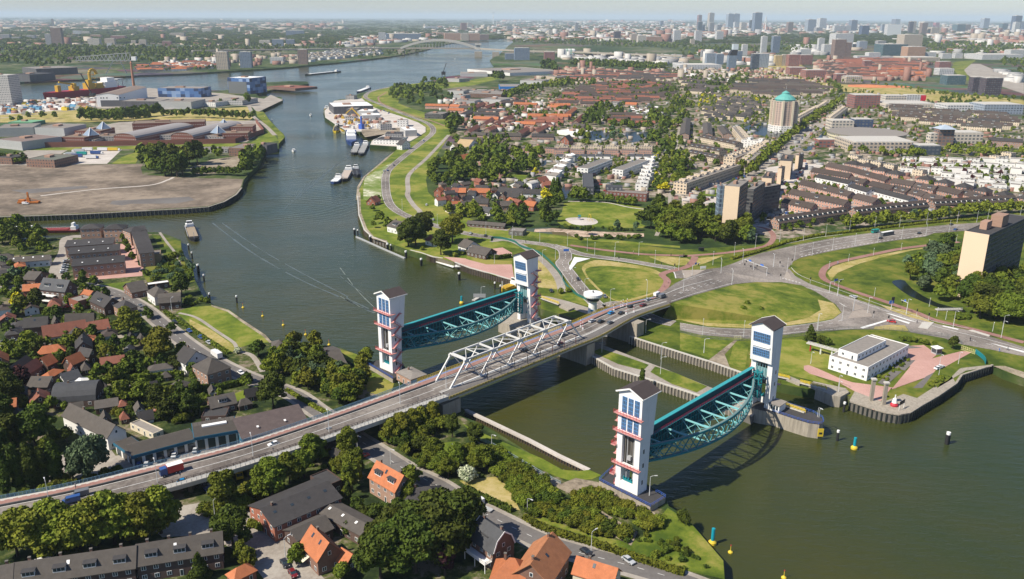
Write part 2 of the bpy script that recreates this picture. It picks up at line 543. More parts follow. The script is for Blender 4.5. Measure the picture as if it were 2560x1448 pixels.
# water
def water_mat():
 m,t,b=nodes('river_water')
 g=nn(t,'NewGeometry').outputs['Position']
 n=noise(t,.006,4,.6)
 col=ramp(t,n,[(.35,(.030,.044,.014)),(.5,(.042,.048,.012)),(.68,(.064,.058,.011))])
 t.links.new(col,b.inputs['Base Color'])
 t.links.new(mth(t,'MULTIPLY_ADD',ramp(t,noise(t,.004,5,.6),[(.42,(0,0,0)),(.58,(1,1,1))]),.13,.07),b.inputs['Roughness'])
 b.inputs['IOR'].default_value=1.33
 b.inputs['Specular IOR Level'].default_value=.5
 mp=nn(t,'Mapping')
 mp.inputs['Rotation'].default_value=(0,0,radians(25))
 mp.inputs['Scale'].default_value=(.35,1.,1.)
 t.links.new(g,mp.inputs[0])
 a=noise(t,.35,5,.65,vec=mp.outputs[0])
 c=noise(t,.035,3,.6)
 h=mth(t,'ADD',mth(t,'MULTIPLY',a,.8),mth(t,'MULTIPLY',c,1.2))
# swell of passing boats: rings spreading from two places on the river
 for ctr,rad,amp in((G(*P1('R 1560,1060'),0),150,1.3),(G(*P1('R 970,1300'),0),120,.9),(G(*P1('R 700,1500'),0),90,.7)):
  sb=nn(t,'VectorMath',operation='SUBTRACT');t.links.new(g,sb.inputs[0]);sb.inputs[1].default_value=tuple(ctr)
  ln=nn(t,'VectorMath',operation='LENGTH');t.links.new(sb.outputs[0],ln.inputs[0])
  d=mth(t,'ADD',ln.outputs['Value'],mth(t,'MULTIPLY',c,14))
  w=mth(t,'SINE',mth(t,'MULTIPLY',d,.85))
  mk_=mth(t,'MAXIMUM',mth(t,'SUBTRACT',1.,mth(t,'ABSOLUTE',mth(t,'DIVIDE',mth(t,'SUBTRACT',ln.outputs['Value'],rad),rad*.55))),.0)
  h=mth(t,'ADD',h,mth(t,'MULTIPLY',mth(t,'MULTIPLY',w,mk_),amp*.35))
 bp=nn(t,'Bump',i_Strength=.55,i_Distance=.8)
 t.links.new(h,bp.inputs['Height'])
 t.links.new(bp.outputs[0],b.inputs['Normal'])
 return m
WATER=water_mat()
MATS['river_water']=WATER
wb=MB()
wb.face([(-9000,-300,0),(3500,-300,0),(3500,9500,0),(-9000,9500,0)])
structure('water',wb,WATER)
PONDW=M('pond_water',(.010,.016,.012),.25,var=.3,spec=.2)
def pond(s,sm=3,lay=5):return sheet('pond',s,PONDW,lay,sm=sm,label='still dark pond water')
# ground cover
sheet('grass','o 897,541 898,474 911,447 935,420 965,396 995,372 1020,360 1045,345 1066,330 1066,318 1045,306 1000,290 960,278 925,265 902,250 905,240 940,225 985,214 1060,207 1150,205 1240,190 1262,194 1180,214 1060,228 1000,242 995,258 1030,272 1080,287 1115,300 1133,330 1120,345 1098,378 1072,420 1065,450 1070,480 1110,520 1180,548 1290,575 1290,640 1240,690 1138,656 1033,629 968,606 931,592 904,566',GRASL,1)
sheet('grass','o 1290,575 1500,600 1700,625 1900,612 1945,598 2080,580 2200,562 2300,552 2560,528 2560,900 2600,1000 2560,945 2510,928 2482,913 2404,938 2390,959 2300,1016 2126,1004 2123,990 2030,975 1942,958 1846,929 1710,883 1581,840 1520,815 1450,800 1400,786 1352,772 1345,735 1290,703 1230,685 1240,640',GRASD,1)
sheet('grass','E 370,0 540,0 520,60 555,105 500,150 420,140 390,90',GRASL,2)
sheet('grass','E 520,0 640,0 640,80 570,85 530,50',GRASL,2)
sheet('grass','E 600,110 690,120 770,180 740,250 640,200 590,160',GRASL,2)
sheet('verge','S 640,1180 800,1080 960,1000 1000,960 860,1100 830,1200 840,1448 620,1448 620,1300',ground_mat('flowery_verge',[(.12,.18,.03),(.22,.26,.10),(.60,.58,.46)],.03,.15),2)
sheet('riprap','S 560,1448 575,1290 640,1170 800,1040 900,960 1010,850 1000,860 880,950 780,1040 620,1170 545,1290 530,1448',RUBBL,3)
sheet('riprap','E 130,0 150,0 155,150 200,270 250,330 350,360 340,375 240,345 185,285 138,170',RUBBL,3)
# park, playground, woods floor
sheet('park_lawn','P 1400,510 1440,500 1900,510 2250,575 2200,640 2170,720 2200,760 1500,745 1330,700 1380,600',GRASL,3,sm=2)
sheet('playground','P 1415,680 1440,660 1560,655 1690,665 1740,700 1700,725 1600,735 1480,720',PAVL,4,sm=3)
sheet('garden','P 1110,770 1300,765 1600,790 2200,815 2200,850 1500,850 1400,800 1100,800',ground_mat('stone_garden',[(.13,.10,.06),(.38,.29,.22),(.55,.42,.33)],.15,1.),4)
sheet('grass','P 440,750 850,770 1500,860 1900,880 2400,930 2560,940 2560,960 440,790',GRASL,3)
sheet('grass','P 200,210 420,205 620,215 800,225 1030,230 1010,290 850,290 750,250 400,240 220,250',GRASL,3)
sheet('meadow','A 0,830 700,800 1000,830 1840,790 1860,830 1880,860 1830,900 0,905',GRASY,2)
# islands of the junction (the second one is a bank falling from the raised road)
def zf(x):
 k=min(1,max(0,(x-1640)/290))
 return 13-9*(k*k*(3-2*k))
def zpts(s):return[(p[0],p[1],zf(p[0]))for p in px(s)]
isl=smooth(px('V 215,180 330,120 500,130 800,180 980,240 1040,330 1000,400 860,460 680,520 560,520 420,450 290,330 240,260'),3)
sheet('grass',isl,GRASY,2)
sheet('grass','V 255,200 400,175 560,180 800,210 960,265 1015,330 960,400 820,455 640,505 540,505 420,430 320,330 260,260',GRASS,3,sm=3)
top=zpts('V 1080,535 1300,460 1500,405 1700,352 1900,332 2050,335 2180,350')
low=[(x,y,4)for x,y in px('V 2260,375 2400,430 2500,500 2530,600 2400,680 2200,715 1800,740 1400,725 1150,690 1000,665')]
sheet('grass_bank',top+low,GRASS,3)
sheet('dry_verge','V 1000,665 1150,690 1400,725 1800,740 2200,720 2400,680 2530,600 2450,490 2540,510 F 1130,820 1190,890 1130,935 1000,960 800,985 510,1005 200,990 60,960 0,945 V 1000,690',GRASY,2)
sheet('dry_verge','V 860,85 1000,80 1230,100 1270,120 1220,165 1100,170 1000,140',GRASY,3)
sheet('dry_verge','V 1340,100 1600,70 1500,110 1400,150 1180,205 1290,150',GRASY,3)
sheet('dry_verge','U 1670,215 1400,240 1080,285 780,345 500,405 350,450 290,520 330,600 400,520 640,420 900,350 1200,280 1500,240',GRASY,3)
sheet('dry_verge','F 1430,1012 1440,995 1560,980 1660,985 1690,1028',GRASY,4)
sheet('dry_verge','F 1470,830 1700,880 1900,980 1640,925',GRASY,3)
sheet('grass','E 1440,470 1530,560 1610,680 1600,720 1440,700',GRASY,2)
sheet('grass','F 0,1040 400,1085 400,1110 230,1230 0,1160',GRASS,3)
sheet('grass','F 400,1100 510,1110 480,1310 360,1270',GRASS,3)
sheet('path','F 400,1095 425,1095 330,1200 370,1300 200,1250',EARTH,3)
sheet('grass','F 740,1090 900,1090 1180,1220 1090,1300 930,1290 1000,1360 1180,1448 1250,1460 720,1330',GRASL,3)
# roads of the east bank
LM=((0,.22,3,5),(3.6,.2,0,0),(-3.6,.2,0,0))
road('dike_road','S 930,88 800,115 700,145 650,180 650,215 700,245 800,285 950,350 1100,410 1250,465 1380,515 1455,575 1455,640 1380,710 1200,850 1050,970 925,1085 888,1180 890,1300 E 345,30 372,95 430,145 520,190 600,218 700,248 900,300 1100,335 1300,362 1500,387 1620,410',8,ASPH,3,LM)
road('road','E 1560,398 1650,415 1760,455 1900,480 2100,505 2300,540 2480,575 2520,640',7.5,ASPH,4,((3.2,.25,0,0),(-3.2,.5,0,0)))
road('road','E 1560,395 1650,430 1665,490 1640,530 1690,600 1750,680 1830,770 1930,850 V 560,545 800,640 960,705 1100,735',9,ASPH,5,((0,.25,2,3),(4,.2,0,0),(-4,.2,0,0)))
road('dike_path','S 1650,665 1400,930 1210,1100 1155,1190 1160,1330 E 500,30 545,100 590,150 545,195',4.5,PAVE,4)
road('dike_path','S 790,215 870,165 900,150',3,CYCLE,3)
road('dike_path','S 800,215 830,275 1000,350 1250,440 1430,490 1600,555',3,CYCLE,3)
road('service_road','E 1120,370 1200,355 1300,375 1450,470 1560,570 1620,660 1640,740',5,PAVE,4)
road('park_path','P 460,745 640,760 840,785',4,PAVE,4)
road('park_path','P 1440,495 1800,505 2050,555 2250,580',2,PAVL,5)
road('cycle_path','E 1700,395 1950,430 2250,462 2541,472 F 0,478 100,470 300,455 420,440 600,410 665,380 690,330 660,285 590,262 470,250',4,CYCLE,5)
road('cycle_path','V 1310,85 1290,130 1240,180 1130,215 1040,235 990,265 1040,320 1010,390 960,440',4.5,CYCLE,6)
road('cycle_path','U 1690,192 1400,225 1080,265 780,325 500,385 370,420 280,460 235,530 260,590 360,640 600,730 850,810 1050,880 1250,950 1420,1020 1700,1090 1900,1140 2385,1265',4.2,CYCLE,5)
# main road with its ramp up to the bridge
MN=zpts('V 1130,338 1200,305 1290,275 1420,205 1560,190 1700,142 1800,100 1950,50')+[(x,y,4)for x,y in px('U 0,215 340,152 580,118 1000,62 K 1500,1112 2150,1072 2560,1050')]
MS=[(x,y,4)for x,y in px('K 2560,1160 1700,1205 1250,1240 U 1340,132 830,202 340,288 0,362 F 840,510 800,560 760,665')]+zpts('V 2050,333 1900,330 1700,350 1500,403 1300,458 1080,530')
BR=[(1640,766,13),(1678,753,12.7)]
NB=zpts('V 900,470 1000,425')
sheet('main_road',MN+MS+[(1663,757,12.8),(1637,742,13)]+NB,ASPH,5)
sheet('junction','F 0,1020 160,1058 500,1083 760,1058 1000,1030 1280,1015 1430,1010 1440,995 1560,980 1660,985 1700,1035 1950,1080 2080,1125 2300,1165 2541,1215 3000,1330 3000,1260 2541,1145 2300,1070 2130,1020 1900,975 1700,925 1540,868 1200,760 960,680 850,620 810,570 700,580 640,620 760,668 900,690 1000,735 1150,830 1195,890 1130,940 1000,968 800,990 510,1010 200,1000 0,965',ASPH,4)
mk=MB()
def mline(s,lw=.25,dash=0,gap=0,z=None,zfun=False,dz=.27):
 p=px(s)
 p=[(a[0],a[1],zf(a[0])if zfun else GZ)for a in p]
 W_=smooth([tuple(G(*a))for a in p],6,closed=False)
 paint(mk,W_,0,lw,dash,gap,dz)
for s_,a in(('U 0,330 340,255 830,170 1340,105 1700,72 2100,45',(.3,3,6)),('U 0,300 340,228 830,150 1340,88 1750,50',(.3,0,0)),('U 0,235 340,170 830,102 1340,50 1750,15',(.3,0,0)),('U 0,262 340,200 830,128 1340,68 1750,30',(.3,3,6)),('U 10,352 340,278 830,194 1340,125',(.5,2,2)),('F 930,710 1200,775 1540,890 1900,1000 2300,1100 2541,1170',(.3,0,0)),('F 1000,720 1300,800 1600,905 1900,990',(.25,3,5)),('F 1900,1040 2200,1110 2541,1190',(.25,3,5)),
 ('F 0,995 300,1035 600,1040 900,1010 1130,970 1230,930',(.25,3,5)),('F 20,975 300,1012 600,1015 900,985 1130,948',(.25,0,0)),('F 20,1015 300,1055 600,1068 900,1035 1280,1010',(.25,0,0)),('F 820,560 900,625 1200,735 1540,855 1900,965 2130,1010',(.3,0,0)),('F 450,665 740,655',(.9,1.2,1.2)),('F 600,600 760,640 900,680',(.9,1.2,1.2)),('F 720,400 980,345 1200,315',(.3,0,0))):
 mline(s_,*a)
for s_,a in(('V 1000,460 1200,380 1500,300 1800,210 2100,130',(.3,0,0)),('V 1100,470 1300,400 1600,320 1900,250 2200,150',(.3,3,5)),('V 1150,440 1350,370 1650,290',(.3,3,5)),('V 1180,320 1400,250 1600,200 1900,100',(.3,0,0)),('V 1080,520 1300,448 1500,393 1700,340 1900,320',(.25,0,0)),('V 1290,300 1500,245 1800,160',(.3,3,5))):
 mline(s_,*a,zfun=True)
for s_ in('F 1520,895 1560,900 1700,945 1760,965 1690,950','F 1560,925 1700,965 1690,975 1600,945','F 1165,810 1240,855 1255,862 1200,835','F 1330,1000 1520,945 1540,950 1350,1010','F 2290,1115 2541,1175 2541,1188 2350,1135','F 1940,985 2060,1012 2050,1018 1940,993','E 1730,480 1850,492 1750,520 1700,580 1690,560'):
 P=[G(p[0],p[1],GZ+.275)for p in px(s_)]
 mk.xf(Matrix(),sheet_mb(P))
structure('road_marking',mk,PAINT)
isle=MB()
for s_ in('F 1760,1005 1790,965 1875,965 1830,1015','F 2130,1025 2160,1022 2290,1062 2280,1070'):
 P=[G(p[0],p[1])for p in px(s_)]
 isle.prism([(p.x,p.y)for p in P],GZ,GZ+.34,CONCL)
structure('traffic_island',isle,CONCL)
gr=ground_mat('median_brick',[(.26,.22,.19),(.34,.30,.26)],.05,1)
sheet('median','F 640,612 735,560 790,580 830,640 880,665 760,648',gr,6)
sheet('median','F 450,655 590,610 740,650 600,655',gr,6)
sheet('median','F 1270,810 1400,880 1420,920 1240,935 1280,870',gr,6)
sheet('median','V 1180,215 1420,210 1440,235 1260,300 1200,290',gr,7)
# retaining sides of the ramp
rw=MB()
def skirt(s,z1=3.9,out=.0):
 P=[G(*p)for p in s]
 for a,b in zip(P[:-1],P[1:]):
  rw.beam((a.x,a.y,(a.z+z1)/2-.1),(b.x,b.y,(b.z+z1)/2-.1),.4,max(.3,(a.z-z1)))
skirt([(1637,742,13),(1647.5,733.4,12.9)]+NB+MN[:3])
structure('retaining_wall',rw,CONCD)
# barrier office terrain, pink quays
sheet('quay_paving','Y 950,640 1000,632 1100,670 1300,760 1448,810 F 1600,1448 1560,1460 1700,1290 1590,1210 1630,1140 1800,1130 1900,1200 1860,1230 2080,1175 2160,1180 1960,1290 1870,1350 1560,1448 I 1430,200 1290,60 1180,0 Y 1448,850 1200,780 1010,720 950,680',PINKB,4)
sheet('parking_bay','F 1620,1250 1740,1240 1660,1320 1560,1290',ASPD,5)
sheet('parking_bay','F 1560,1320 1640,1325 1520,1430 1460,1410',ASPD,5)
sheet('parking_bay','F 1630,1125 1790,1150 1640,1160',ASPD,5)
sheet('parking_bay','F 1820,1360 1920,1310 1960,1330 1800,1448 1720,1448',ASPD,5)
sheet('quay_top','I 1250,130 1430,190 1620,230 1700,222 1760,185 2040,5 F 1990,1330 2080,1300 2310,1275 2300,1290 2110,1320 1900,1448 I 1890,20 1750,110 1650,80 1500,140 1290,60',CONC,5)
sheet('garden_bed','F 1900,1300 2080,1290 1980,1390 1830,1460 1790,1448',GRASD,5)
sheet('gravel_bank','F 2310,1285 2541,1375 2700,1440 2700,1400 2541,1330 2400,1285',RUBBL,3)
sheet('quay_paving','E 760,478 860,485 960,495 1270,535 1290,660 1130,605 960,560 850,520',PINKB,3)
sheet('quay_paving','E 1120,420 1200,410 1270,450 1270,475 1130,470',PINKB,3)
sheet('grass','E 940,470 1040,500 1270,510 1270,535 1080,535 930,495',GRASS,4)
sheet('grass','E 1130,370 1200,362 1330,410 1320,418 1140,405',GRASL,4)
sheet('lock_apron','W 1110,70 1240,90 1400,130 1590,190 1640,230 1600,260 1400,190 1140,90',PAVE,4)
sheet('grass','W 1300,60 1420,20 1560,110 1600,180 1400,125',GRASS,5)
# lower-left quarter: river edge lawn, roads, yards
SUBM=ground_mat('garden_ground',[(.014,.025,.008),(.03,.048,.012),(.07,.085,.022),(.20,.165,.12)],.06,.3)
sheet('garden_ground','o -800,640 0,600 200,592 400,585 450,610 480,690 505,745 560,780 660,850 860,873 930,912 1000,960 1100,1010 1150,1040 1340,1144 1420,1178 1530,1230 1660,1275 1712,1295 1808,1402 1809,1448 1812,1650 -1600,1650 -1600,700',SUBM,1)
sheet('riverside_lawn','D 1300,890 1400,850 1560,840 1690,880 1800,960 1960,1070 2000,1110 1870,1120 1800,1140 1730,1160 1700,1200 1600,1150 1450,1020',GRASL,3)
sheet('riprap','D 1560,835 1690,872 1800,950 1960,1055 2010,1110 1990,1115 1940,1065 1790,965 1680,885 1560,845',RUBBL,4)
sheet('dry_verge','D 1400,940 1560,1020 1740,1140 1720,1180 1540,1100 1400,1000',GRASY,4)
sheet('grass','D 700,690 960,660 970,640 960,700 940,750 860,730',GRASL,3)
road('footpath','D 1320,895 1450,930 1600,1030 1720,1110 1745,1150',1.8,PAVE,5)
road('footpath','D 1740,1180 1860,1210 1940,1330',2.5,PAVE,5)
STREET='D -60,720 200,700 400,690 600,690 760,720 900,770 1060,860 1180,960 1300,1060 1450,1170 1600,1260 1760,1340 1960,1420 g 2180,90 2380,230 2600,330 H 60,370 230,480 480,640 720,760 900,880 1100,980 1300,1080 1500,1170 1750,1250 2100,1340 2450,1440 2700,1530'
road('street',STREET,7.,ASPD,5,((0,.15,2,4),))
road('pavement',STREET,10.5,PAVE,4)
road('street','D -40,1130 200,1120 470,1140 850,1075 1010,1060',5,PAVE,4)
road('street','D 400,700 420,560 480,440 500,340 640,330',8,PAVE,3)
sheet('yard','g 820,540 1760,420 1780,450 1180,600 900,640',PAVE,3)
sheet('yard','g 200,560 820,490 900,600 840,660 380,740 220,720',PAVE,3)
sheet('yard','g 1000,960 1500,880 1900,960 2100,1150 2400,1448 1950,1448 1800,1260 1500,1120 1200,1140',PAVE,3)
sheet('courtyard','D 850,380 1000,390 1020,540 1060,560 1050,620 560,660 540,600 920,590 880,450',PINKB,3)
road('footpath','D 1180,300 1230,370 1300,460 1330,540',1.8,PAVE,4)
sheet('river_scrub','D 1120,310 1240,340 1335,365 1340,450 1420,560 1440,660 1300,690 1090,670 1050,600 1100,520 1240,520',GRASD,3)
sheet('lawn','g 1000,20 1240,0 1260,60 1100,110 1000,100',GRASL,3)
sheet('lawn','g 1700,90 1880,20 1950,90 1820,170 1740,150',GRASL,3)
sheet('lawn','H 880,720 1150,690 1240,760 1330,940 1100,880',GRASY,3)
sheet('lawn','H 700,450 850,430 960,480 820,540 680,520',GRASL,3)
sheet('grass','H 880,280 960,330 1500,560 1640,640 1760,650 1840,640 1930,680 1860,710 1700,720 1600,690 1050,430',GRASL,3)
sheet('grass','H 1400,1000 1560,1050 1850,1140 2200,1280 2541,1380 I 330,1448 320,1310 60,1010 0,980 H 2420,920 2350,1010 2300,1100 2150,1180 1850,1120 1500,990',GRASS,3)
sheet('earth','H 1800,860 1990,980 2200,1100 2150,1200 2000,1120 1800,950',EARTH,4)
sheet('path','H 1000,430 1400,650 1560,750 1870,900 2300,1000 2330,960 1900,730 1740,700 1640,740 1300,560 1090,455',EARTH,4)
sheet('lawn','D 140,1290 0,1300 0,1448 300,1448',SUBM,2)
sheet('grass','D 2240,1120 2541,1170 E 130,1200 240,1280 180,1330 0,1200 D 2400,1200',GRASS,3)
sheet('grass','E 150,1360 370,1310 420,1400 200,1440',GRASS,3)
sheet('grass','H 190,0 400,0 380,60 290,90 200,60',GRASS,3)
# north-west bank
sheet('sand_field','o -800,586 -300,552 0,540 203,533 372,524 470,519 520,515 560,502 588,484 602,468 608,448 450,444 405,440 357,437 352,420 358,410 0,414 -500,425',SAND,3)
sheet('tarmac_patch','A 80,1405 640,1372 650,1390 200,1430',ASPD,4)
sheet('tarmac_patch','D 810,90 830,65 940,60 1400,35 1440,60 1300,85 960,88 900,100',ASPD,4)
road('field_path','A 300,1448 700,1400 1100,1370 1240,1330 1280,1310',3,PAVL,4)
sheet('yard','A 0,760 60,745 700,720 700,800 400,820 0,850',PAVL,3)
sheet('yard','A 900,800 1800,770 1860,790 1900,830 2090,740 2000,700 1950,730 1640,690 1100,650 700,700 700,800',PAVE,3)
sheet('truck_yard','A 540,1110 760,1095 900,1105 790,1210 520,1215',PAVL,3)
sheet('prison_court','A 290,1085 560,960 900,900 1900,890 1950,970 1820,1050',PAVE,3)
sheet('grass','A 280,1095 1700,1060 1840,1060 1960,990 1930,940 2030,1000 2060,1040 1740,1085 1100,1090 900,1160 820,1210 1000,1210 1060,1100 520,1110 180,1110',GRASL,3)
road('dike_road','A 0,875 400,830 700,805 1100,808 1500,800 1800,780 1850,810 1870,860 1960,930 2030,1000',6,PAVE,4)
sheet('grass','A 1890,820 1950,830 2000,900 2080,980 2105,1010 2060,1060 2050,1000 1960,920 1900,860',GRASS,3)
sheet('rubble_yard','A 1400,1240 1560,1180 1780,1150 1800,1200 1740,1270 1450,1290',EARTH,3)
sheet('yard','A 0,1180 200,1110 540,1090 480,1120 300,1220 0,1222',PAVE,2)
# shipyard quay on the right bank
sheet('shipyard_quay','o 827,262 836,252 905,246 925,265 960,278 1000,290 1045,306 1064,318 1064,330 1040,345 1000,367 926,362 930,352 962,336 962,327 900,329 868,329 838,311 813,294 811,277',PAVL,4)
sheet('mud','S 600,600 880,580 1060,580 1080,640 900,650 640,690 600,640',EARTH,5)
# estate streets and squares on the east side
sheet('estate_ground','o 1200,470 1500,480 1640,500 1700,560 1950,600 2080,578 2300,550 2560,525 2560,300 2300,250 2100,215 1700,200 1400,215 1250,230 1160,280 1140,330 1180,400',ground_mat('estate_ground_mix',[(.025,.05,.012),(.06,.085,.02),(.20,.165,.13),(.34,.29,.24)],.03,.12),1)
sheet('square','J 1280,300 1960,200 2230,260 2010,330 1900,560 1700,700 1560,780 1560,900 1840,930 1440,1020 1420,1150 1500,1230 1300,1180 1150,1150 960,1030 1100,960 1380,760 1400,620 1700,430',PAVL,3)
sheet('car_park','J 140,710 420,700 690,720 660,860 560,890 440,900 150,850',PAVL,3)
sheet('lawn','J 400,650 700,570 690,690 560,700 430,700',GRASL,4)
sheet('canal_green','o 1676,330 1690,330 1706,410 1700,475 1684,475 1678,410',GRASL,4)
road('avenue','J 40,690 230,660 560,560 900,410 1100,300 1400,180 L 1300,1230 1560,1050 1760,900 1900,750 2180,600 2400,440 2560,300',10,PAVE,4)
road('avenue','J 1000,500 1250,330 1420,200 L 1680,1060 1850,900 2100,720 2330,560 2500,430',10,PAVE,4)
road('cycle_path','J 60,690 70,850 200,930 420,980 600,1040',3.5,CYCLE,5)
road('cycle_path','J 420,970 560,920 680,890',3,CYCLE,5)
road('street','J 620,230 800,130 960,60 L 1000,1060 1230,920',6,ASPD,4)
road('street','o 1641,590 1672,520 1676,480 1690,380 1700,300',3,PAVE,5)
sheet('estate_paving','J 1420,1180 1700,830 2020,300 K 0,230 900,420 2560,700 2560,790 1200,830 100,900',ground_mat('pinkish_lanes',[(.07,.09,.03),(.22,.17,.14),(.42,.33,.29)],.12,.5),2)
sheet('sports_field','M 0,70 300,65 950,95 800,115 300,115 0,100',ground_mat('orange_gravel',[(.50,.17,.07),(.60,.24,.11)],.02,.2),4)
sheet('rail_meadow','o 2040,205 2130,213 2300,222 2400,235 2560,250 2560,268 2400,262 2250,245 2100,228 1980,220 1960,205',GRASY,3)
sheet('rail_meadow','o 1900,165 2000,160 2060,200 1960,210 1900,190',GRASY,3)
sheet('rail_yard','o 2400,160 2450,160 2560,205 2560,235 2500,215 2430,195 2405,178',PAVE,3)
sheet('grass_slope','o 2385,155 2440,150 2410,175 2430,205 2400,195 2380,170',GRASS,4)
pond('O 650,930 800,900 1040,905 1110,930 1000,1040 900,1090 700,1070 650,1010',2)
pond('O 1310,920 1700,925 1900,930 1750,980 1600,1080 1500,1100 1380,1110 1340,1040',2)
pond('L 1060,680 1200,640 1400,620 1450,740 1640,760 1620,840 1420,830 1270,800 1080,750',2)
pond('P 1360,420 1400,330 1460,310 1480,350 1450,400 1430,460 1390,470',2)
pond('P 1140,110 1180,90 1240,80 1230,110 1190,145 1150,130',2)
pond('F 1565,665 1600,650 1660,655 1720,720 1900,820 2100,870 2080,890 1900,850 1700,770 1600,700',2)
pond('L 2080,880 2250,720 2310,700 2250,800 2120,870',2)
pond('L 1900,1010 2000,960 2130,930 2080,990 1950,1040',2)
# storm surge barrier
GA=radians(46.2)
gv=Vector((cos(GA),sin(GA),0))
nv=Vector((gv.y,-gv.x,0))
T1=G(982,933.6,6)
T3=G(1593,1239.7,6)
SPAN,TW,TD=89.6,9.2,5.2
def inner(z):return TD+.2+z*.088
def window_grid(name,w,h,nx,ny,frame,glass,bar=.12):
 mb=MB()
 mb.box(0,w,-.10,.06,0,h,glass)
 for i in range(nx+1):
  x=w*i/nx
  mb.box(x-bar/2,x+bar/2,-.17,-.09,0,h,frame)
 for j in range(ny+1):
  z=h*j/ny
  mb.box(-bar/2,w+bar/2,-.165,-.095,z-bar/2,z+bar/2,frame)
 return mb
def rail(mb,pts,h=1.1,step=2.,r=.05,m=None,rails=(.5,1.)):
 R_=resample([tuple(p)for p in pts],step)+[tuple(pts[-1])]
 for p in R_:mb.beam(p,(p[0],p[1],p[2]+h),r*1.6,r*1.6,m)
 for k in rails:
  for a,b in zip(pts[:-1],pts[1:]):
   mb.beam((a[0],a[1],a[2]+h*k),(b[0],b[1],b[2]+h*k),r*1.4,r*1.4,m)
def barrier_tower(label,loc,rz,stair_side,balc):
 t=thing('barrier_tower',label,'tower',loc,rz,'white lifting towers of the storm barrier')
 for y0,y1 in((0,2.1),(TW-2.1,TW)):
  mb=MB()
  A=[(0,0),(TD,0),(TD+.6,20),(0,20)]
  for y,o in((y0,1),(y1,-1)):
   mb.face([(x,y,z)for x,z in(A if o>0 else A[::-1])])
  for i in range(4):
   a,b=A[i],A[(i+1)%4]
   mb.face([(a[0],y0,a[1]),(a[0],y1,a[1]),(b[0],y1,b[1]),(b[0],y0,b[1])])
  part('leg',mb,WHITE2,t)
 mb=MB()
 A=[(0,20.003),(inner(19.3),20.003),(inner(35),35),(0,35)]
 mb.face([(x,0,z)for x,z in A]);mb.face([(x,TW,z)for x,z in A[::-1]])
 mb.face([(0,0,20.003),(0,TW,20.003),(A[1][0],TW,20.003),(A[1][0],0,20.003)])
 mb.face([(0,TW,20.003),(0,0,20.003),(0,0,35),(0,TW/2,36.9),(0,TW,35)])
 x1,x2=A[1][0],A[2][0]
 mb.face([(x1,0,20.003),(x1,TW,20.003),(x2,TW,35),(x2,TW/2,36.9),(x2,0,35)])
 part('head',mb,WHITE2,t)
 mb=MB()
 th=.35
 for s_ in(0,1):
  ya,yb=(-.7,TW/2)if s_==0 else(TW+.7,TW/2)
  za,zb=34.75,37.05
  P=[(-.8,ya,za),(x2+.7,ya,za),(x2+.7,yb,zb),(-.8,yb,zb)]
  if s_:P=P[::-1]
  Q=[(x,y,z+th)for x,y,z in P]
  mb.face(Q)
  mb.face(P[::-1])
  for i in range(4):
   a,b=i,(i+1)%4
   mb.face([P[a],P[b],Q[b],Q[a]])
 part('roof',mb,M('tower_roof',(.06,.047,.045),.8,var=.15),t)
 mb=MB()
 for s_ in(0,1):
  ya,yb=(-.75,TW/2)if s_==0 else(TW+.75,TW/2)
  mb.beam((-.86,ya,34.95),(-.86,yb,37.25),.14,.5)
 mb.beam((-.8,-.78,34.9),(x2+.7,-.78,34.9),.14,.35)
 part('bargeboard',mb,WHITE,t)
# recessed wall, portal beams
 mb=MB()
 mb.box(2.2,2.6,2.1,TW-2.1,9.2,20.)
 for k in range(6):mb.box(2.,2.2,3.4+k*.6,3.55+k*.6,9.6,19.9)
 mb.box(1.2,2.19,2.1,2.6,9.2,20.,CONCD)
 mb.box(1.2,2.19,6.4,7.1,9.2,20.,CONCD)
 mb.mats=[WHITE2 if x is None else x for x in mb.mats]or[WHITE2]
 part('recess_wall',mb,WHITE2,t)
 mb=MB()
 mb.box(.05,.9,2.1,TW-2.1,8.3,9.6)
 part('portal_beam',mb,WHITE2,t)
 mb=MB()
 mb.box(.05,1.1,2.1,TW-2.1,0,3.)
 part('base_wall',mb,WHITE2,t)
 mb=MB()
 mb.box(.6,1.6,2.8,TW-2.8,3.1,3.7)
 for k in range(4):mb.box(.7,1.1,3.2+k,3.6+k,3.7,4.4)
 part('winch_beam',mb,TEAL,t)
 mb=MB()
 for k in range(2):
  mb.beam((1.4,3.2+2.6*k,3.7),(1.4,3.2+2.6*k,20),.25,.25)
 mb.box(1.,2.1,4.2,5.6,10.8,12.2)
 part('counterweight_gear',mb,STEEL,t)
# blue windows, outer face: three tall columns in two rows
 for z0,hh in((21.8,5.),(28.,5.6)):
  for k in range(3):
   w=window_grid('window',1.75,hh,3,4,BLUEF,GLASSB)
   o=part('window',w,GLASSB,t)
   o.location=(.0,1.+k*2.45+1.75,z0)
   o.rotation_euler=(0,0,radians(-90))
# inner face: two broad bands, tilted with the face
 for z0,hh in((22.6,3.1),(28.6,3.9)):
  w=window_grid('window',7.,hh,9,3,BLUEF,GLASSB)
  o=part('window',w,GLASSB,t)
  o.location=(inner(z0)+.02,1.1,z0)
  o.rotation_euler=(0,-atan(.088)*0,radians(90))
  o.rotation_euler=(Matrix.Rotation(radians(90),3,'Z')@Matrix.Rotation(atan(.088),3,'X')).to_euler()
 mb=MB()
 mb.box(inner(27)-.2,inner(27)+.35,.9,TW-.9,26.5,27.3)
 part('ledge',mb,WHITE,t)
# hoist gear and gate top landing below the head
 mb=MB()
 mb.box(TD-.5,TD+.4,2.3,TW-2.3,12.5,17.)
 for k in range(4):mb.beam((TD+.6,2.7+k*1.2,12.5),(TD+.6,2.7+k*1.2,19.9),.16,.16)
 part('hoist_frame',mb,M('hoist_paint',(.20,.36,.38),.6,var=.3,scale=3),t)
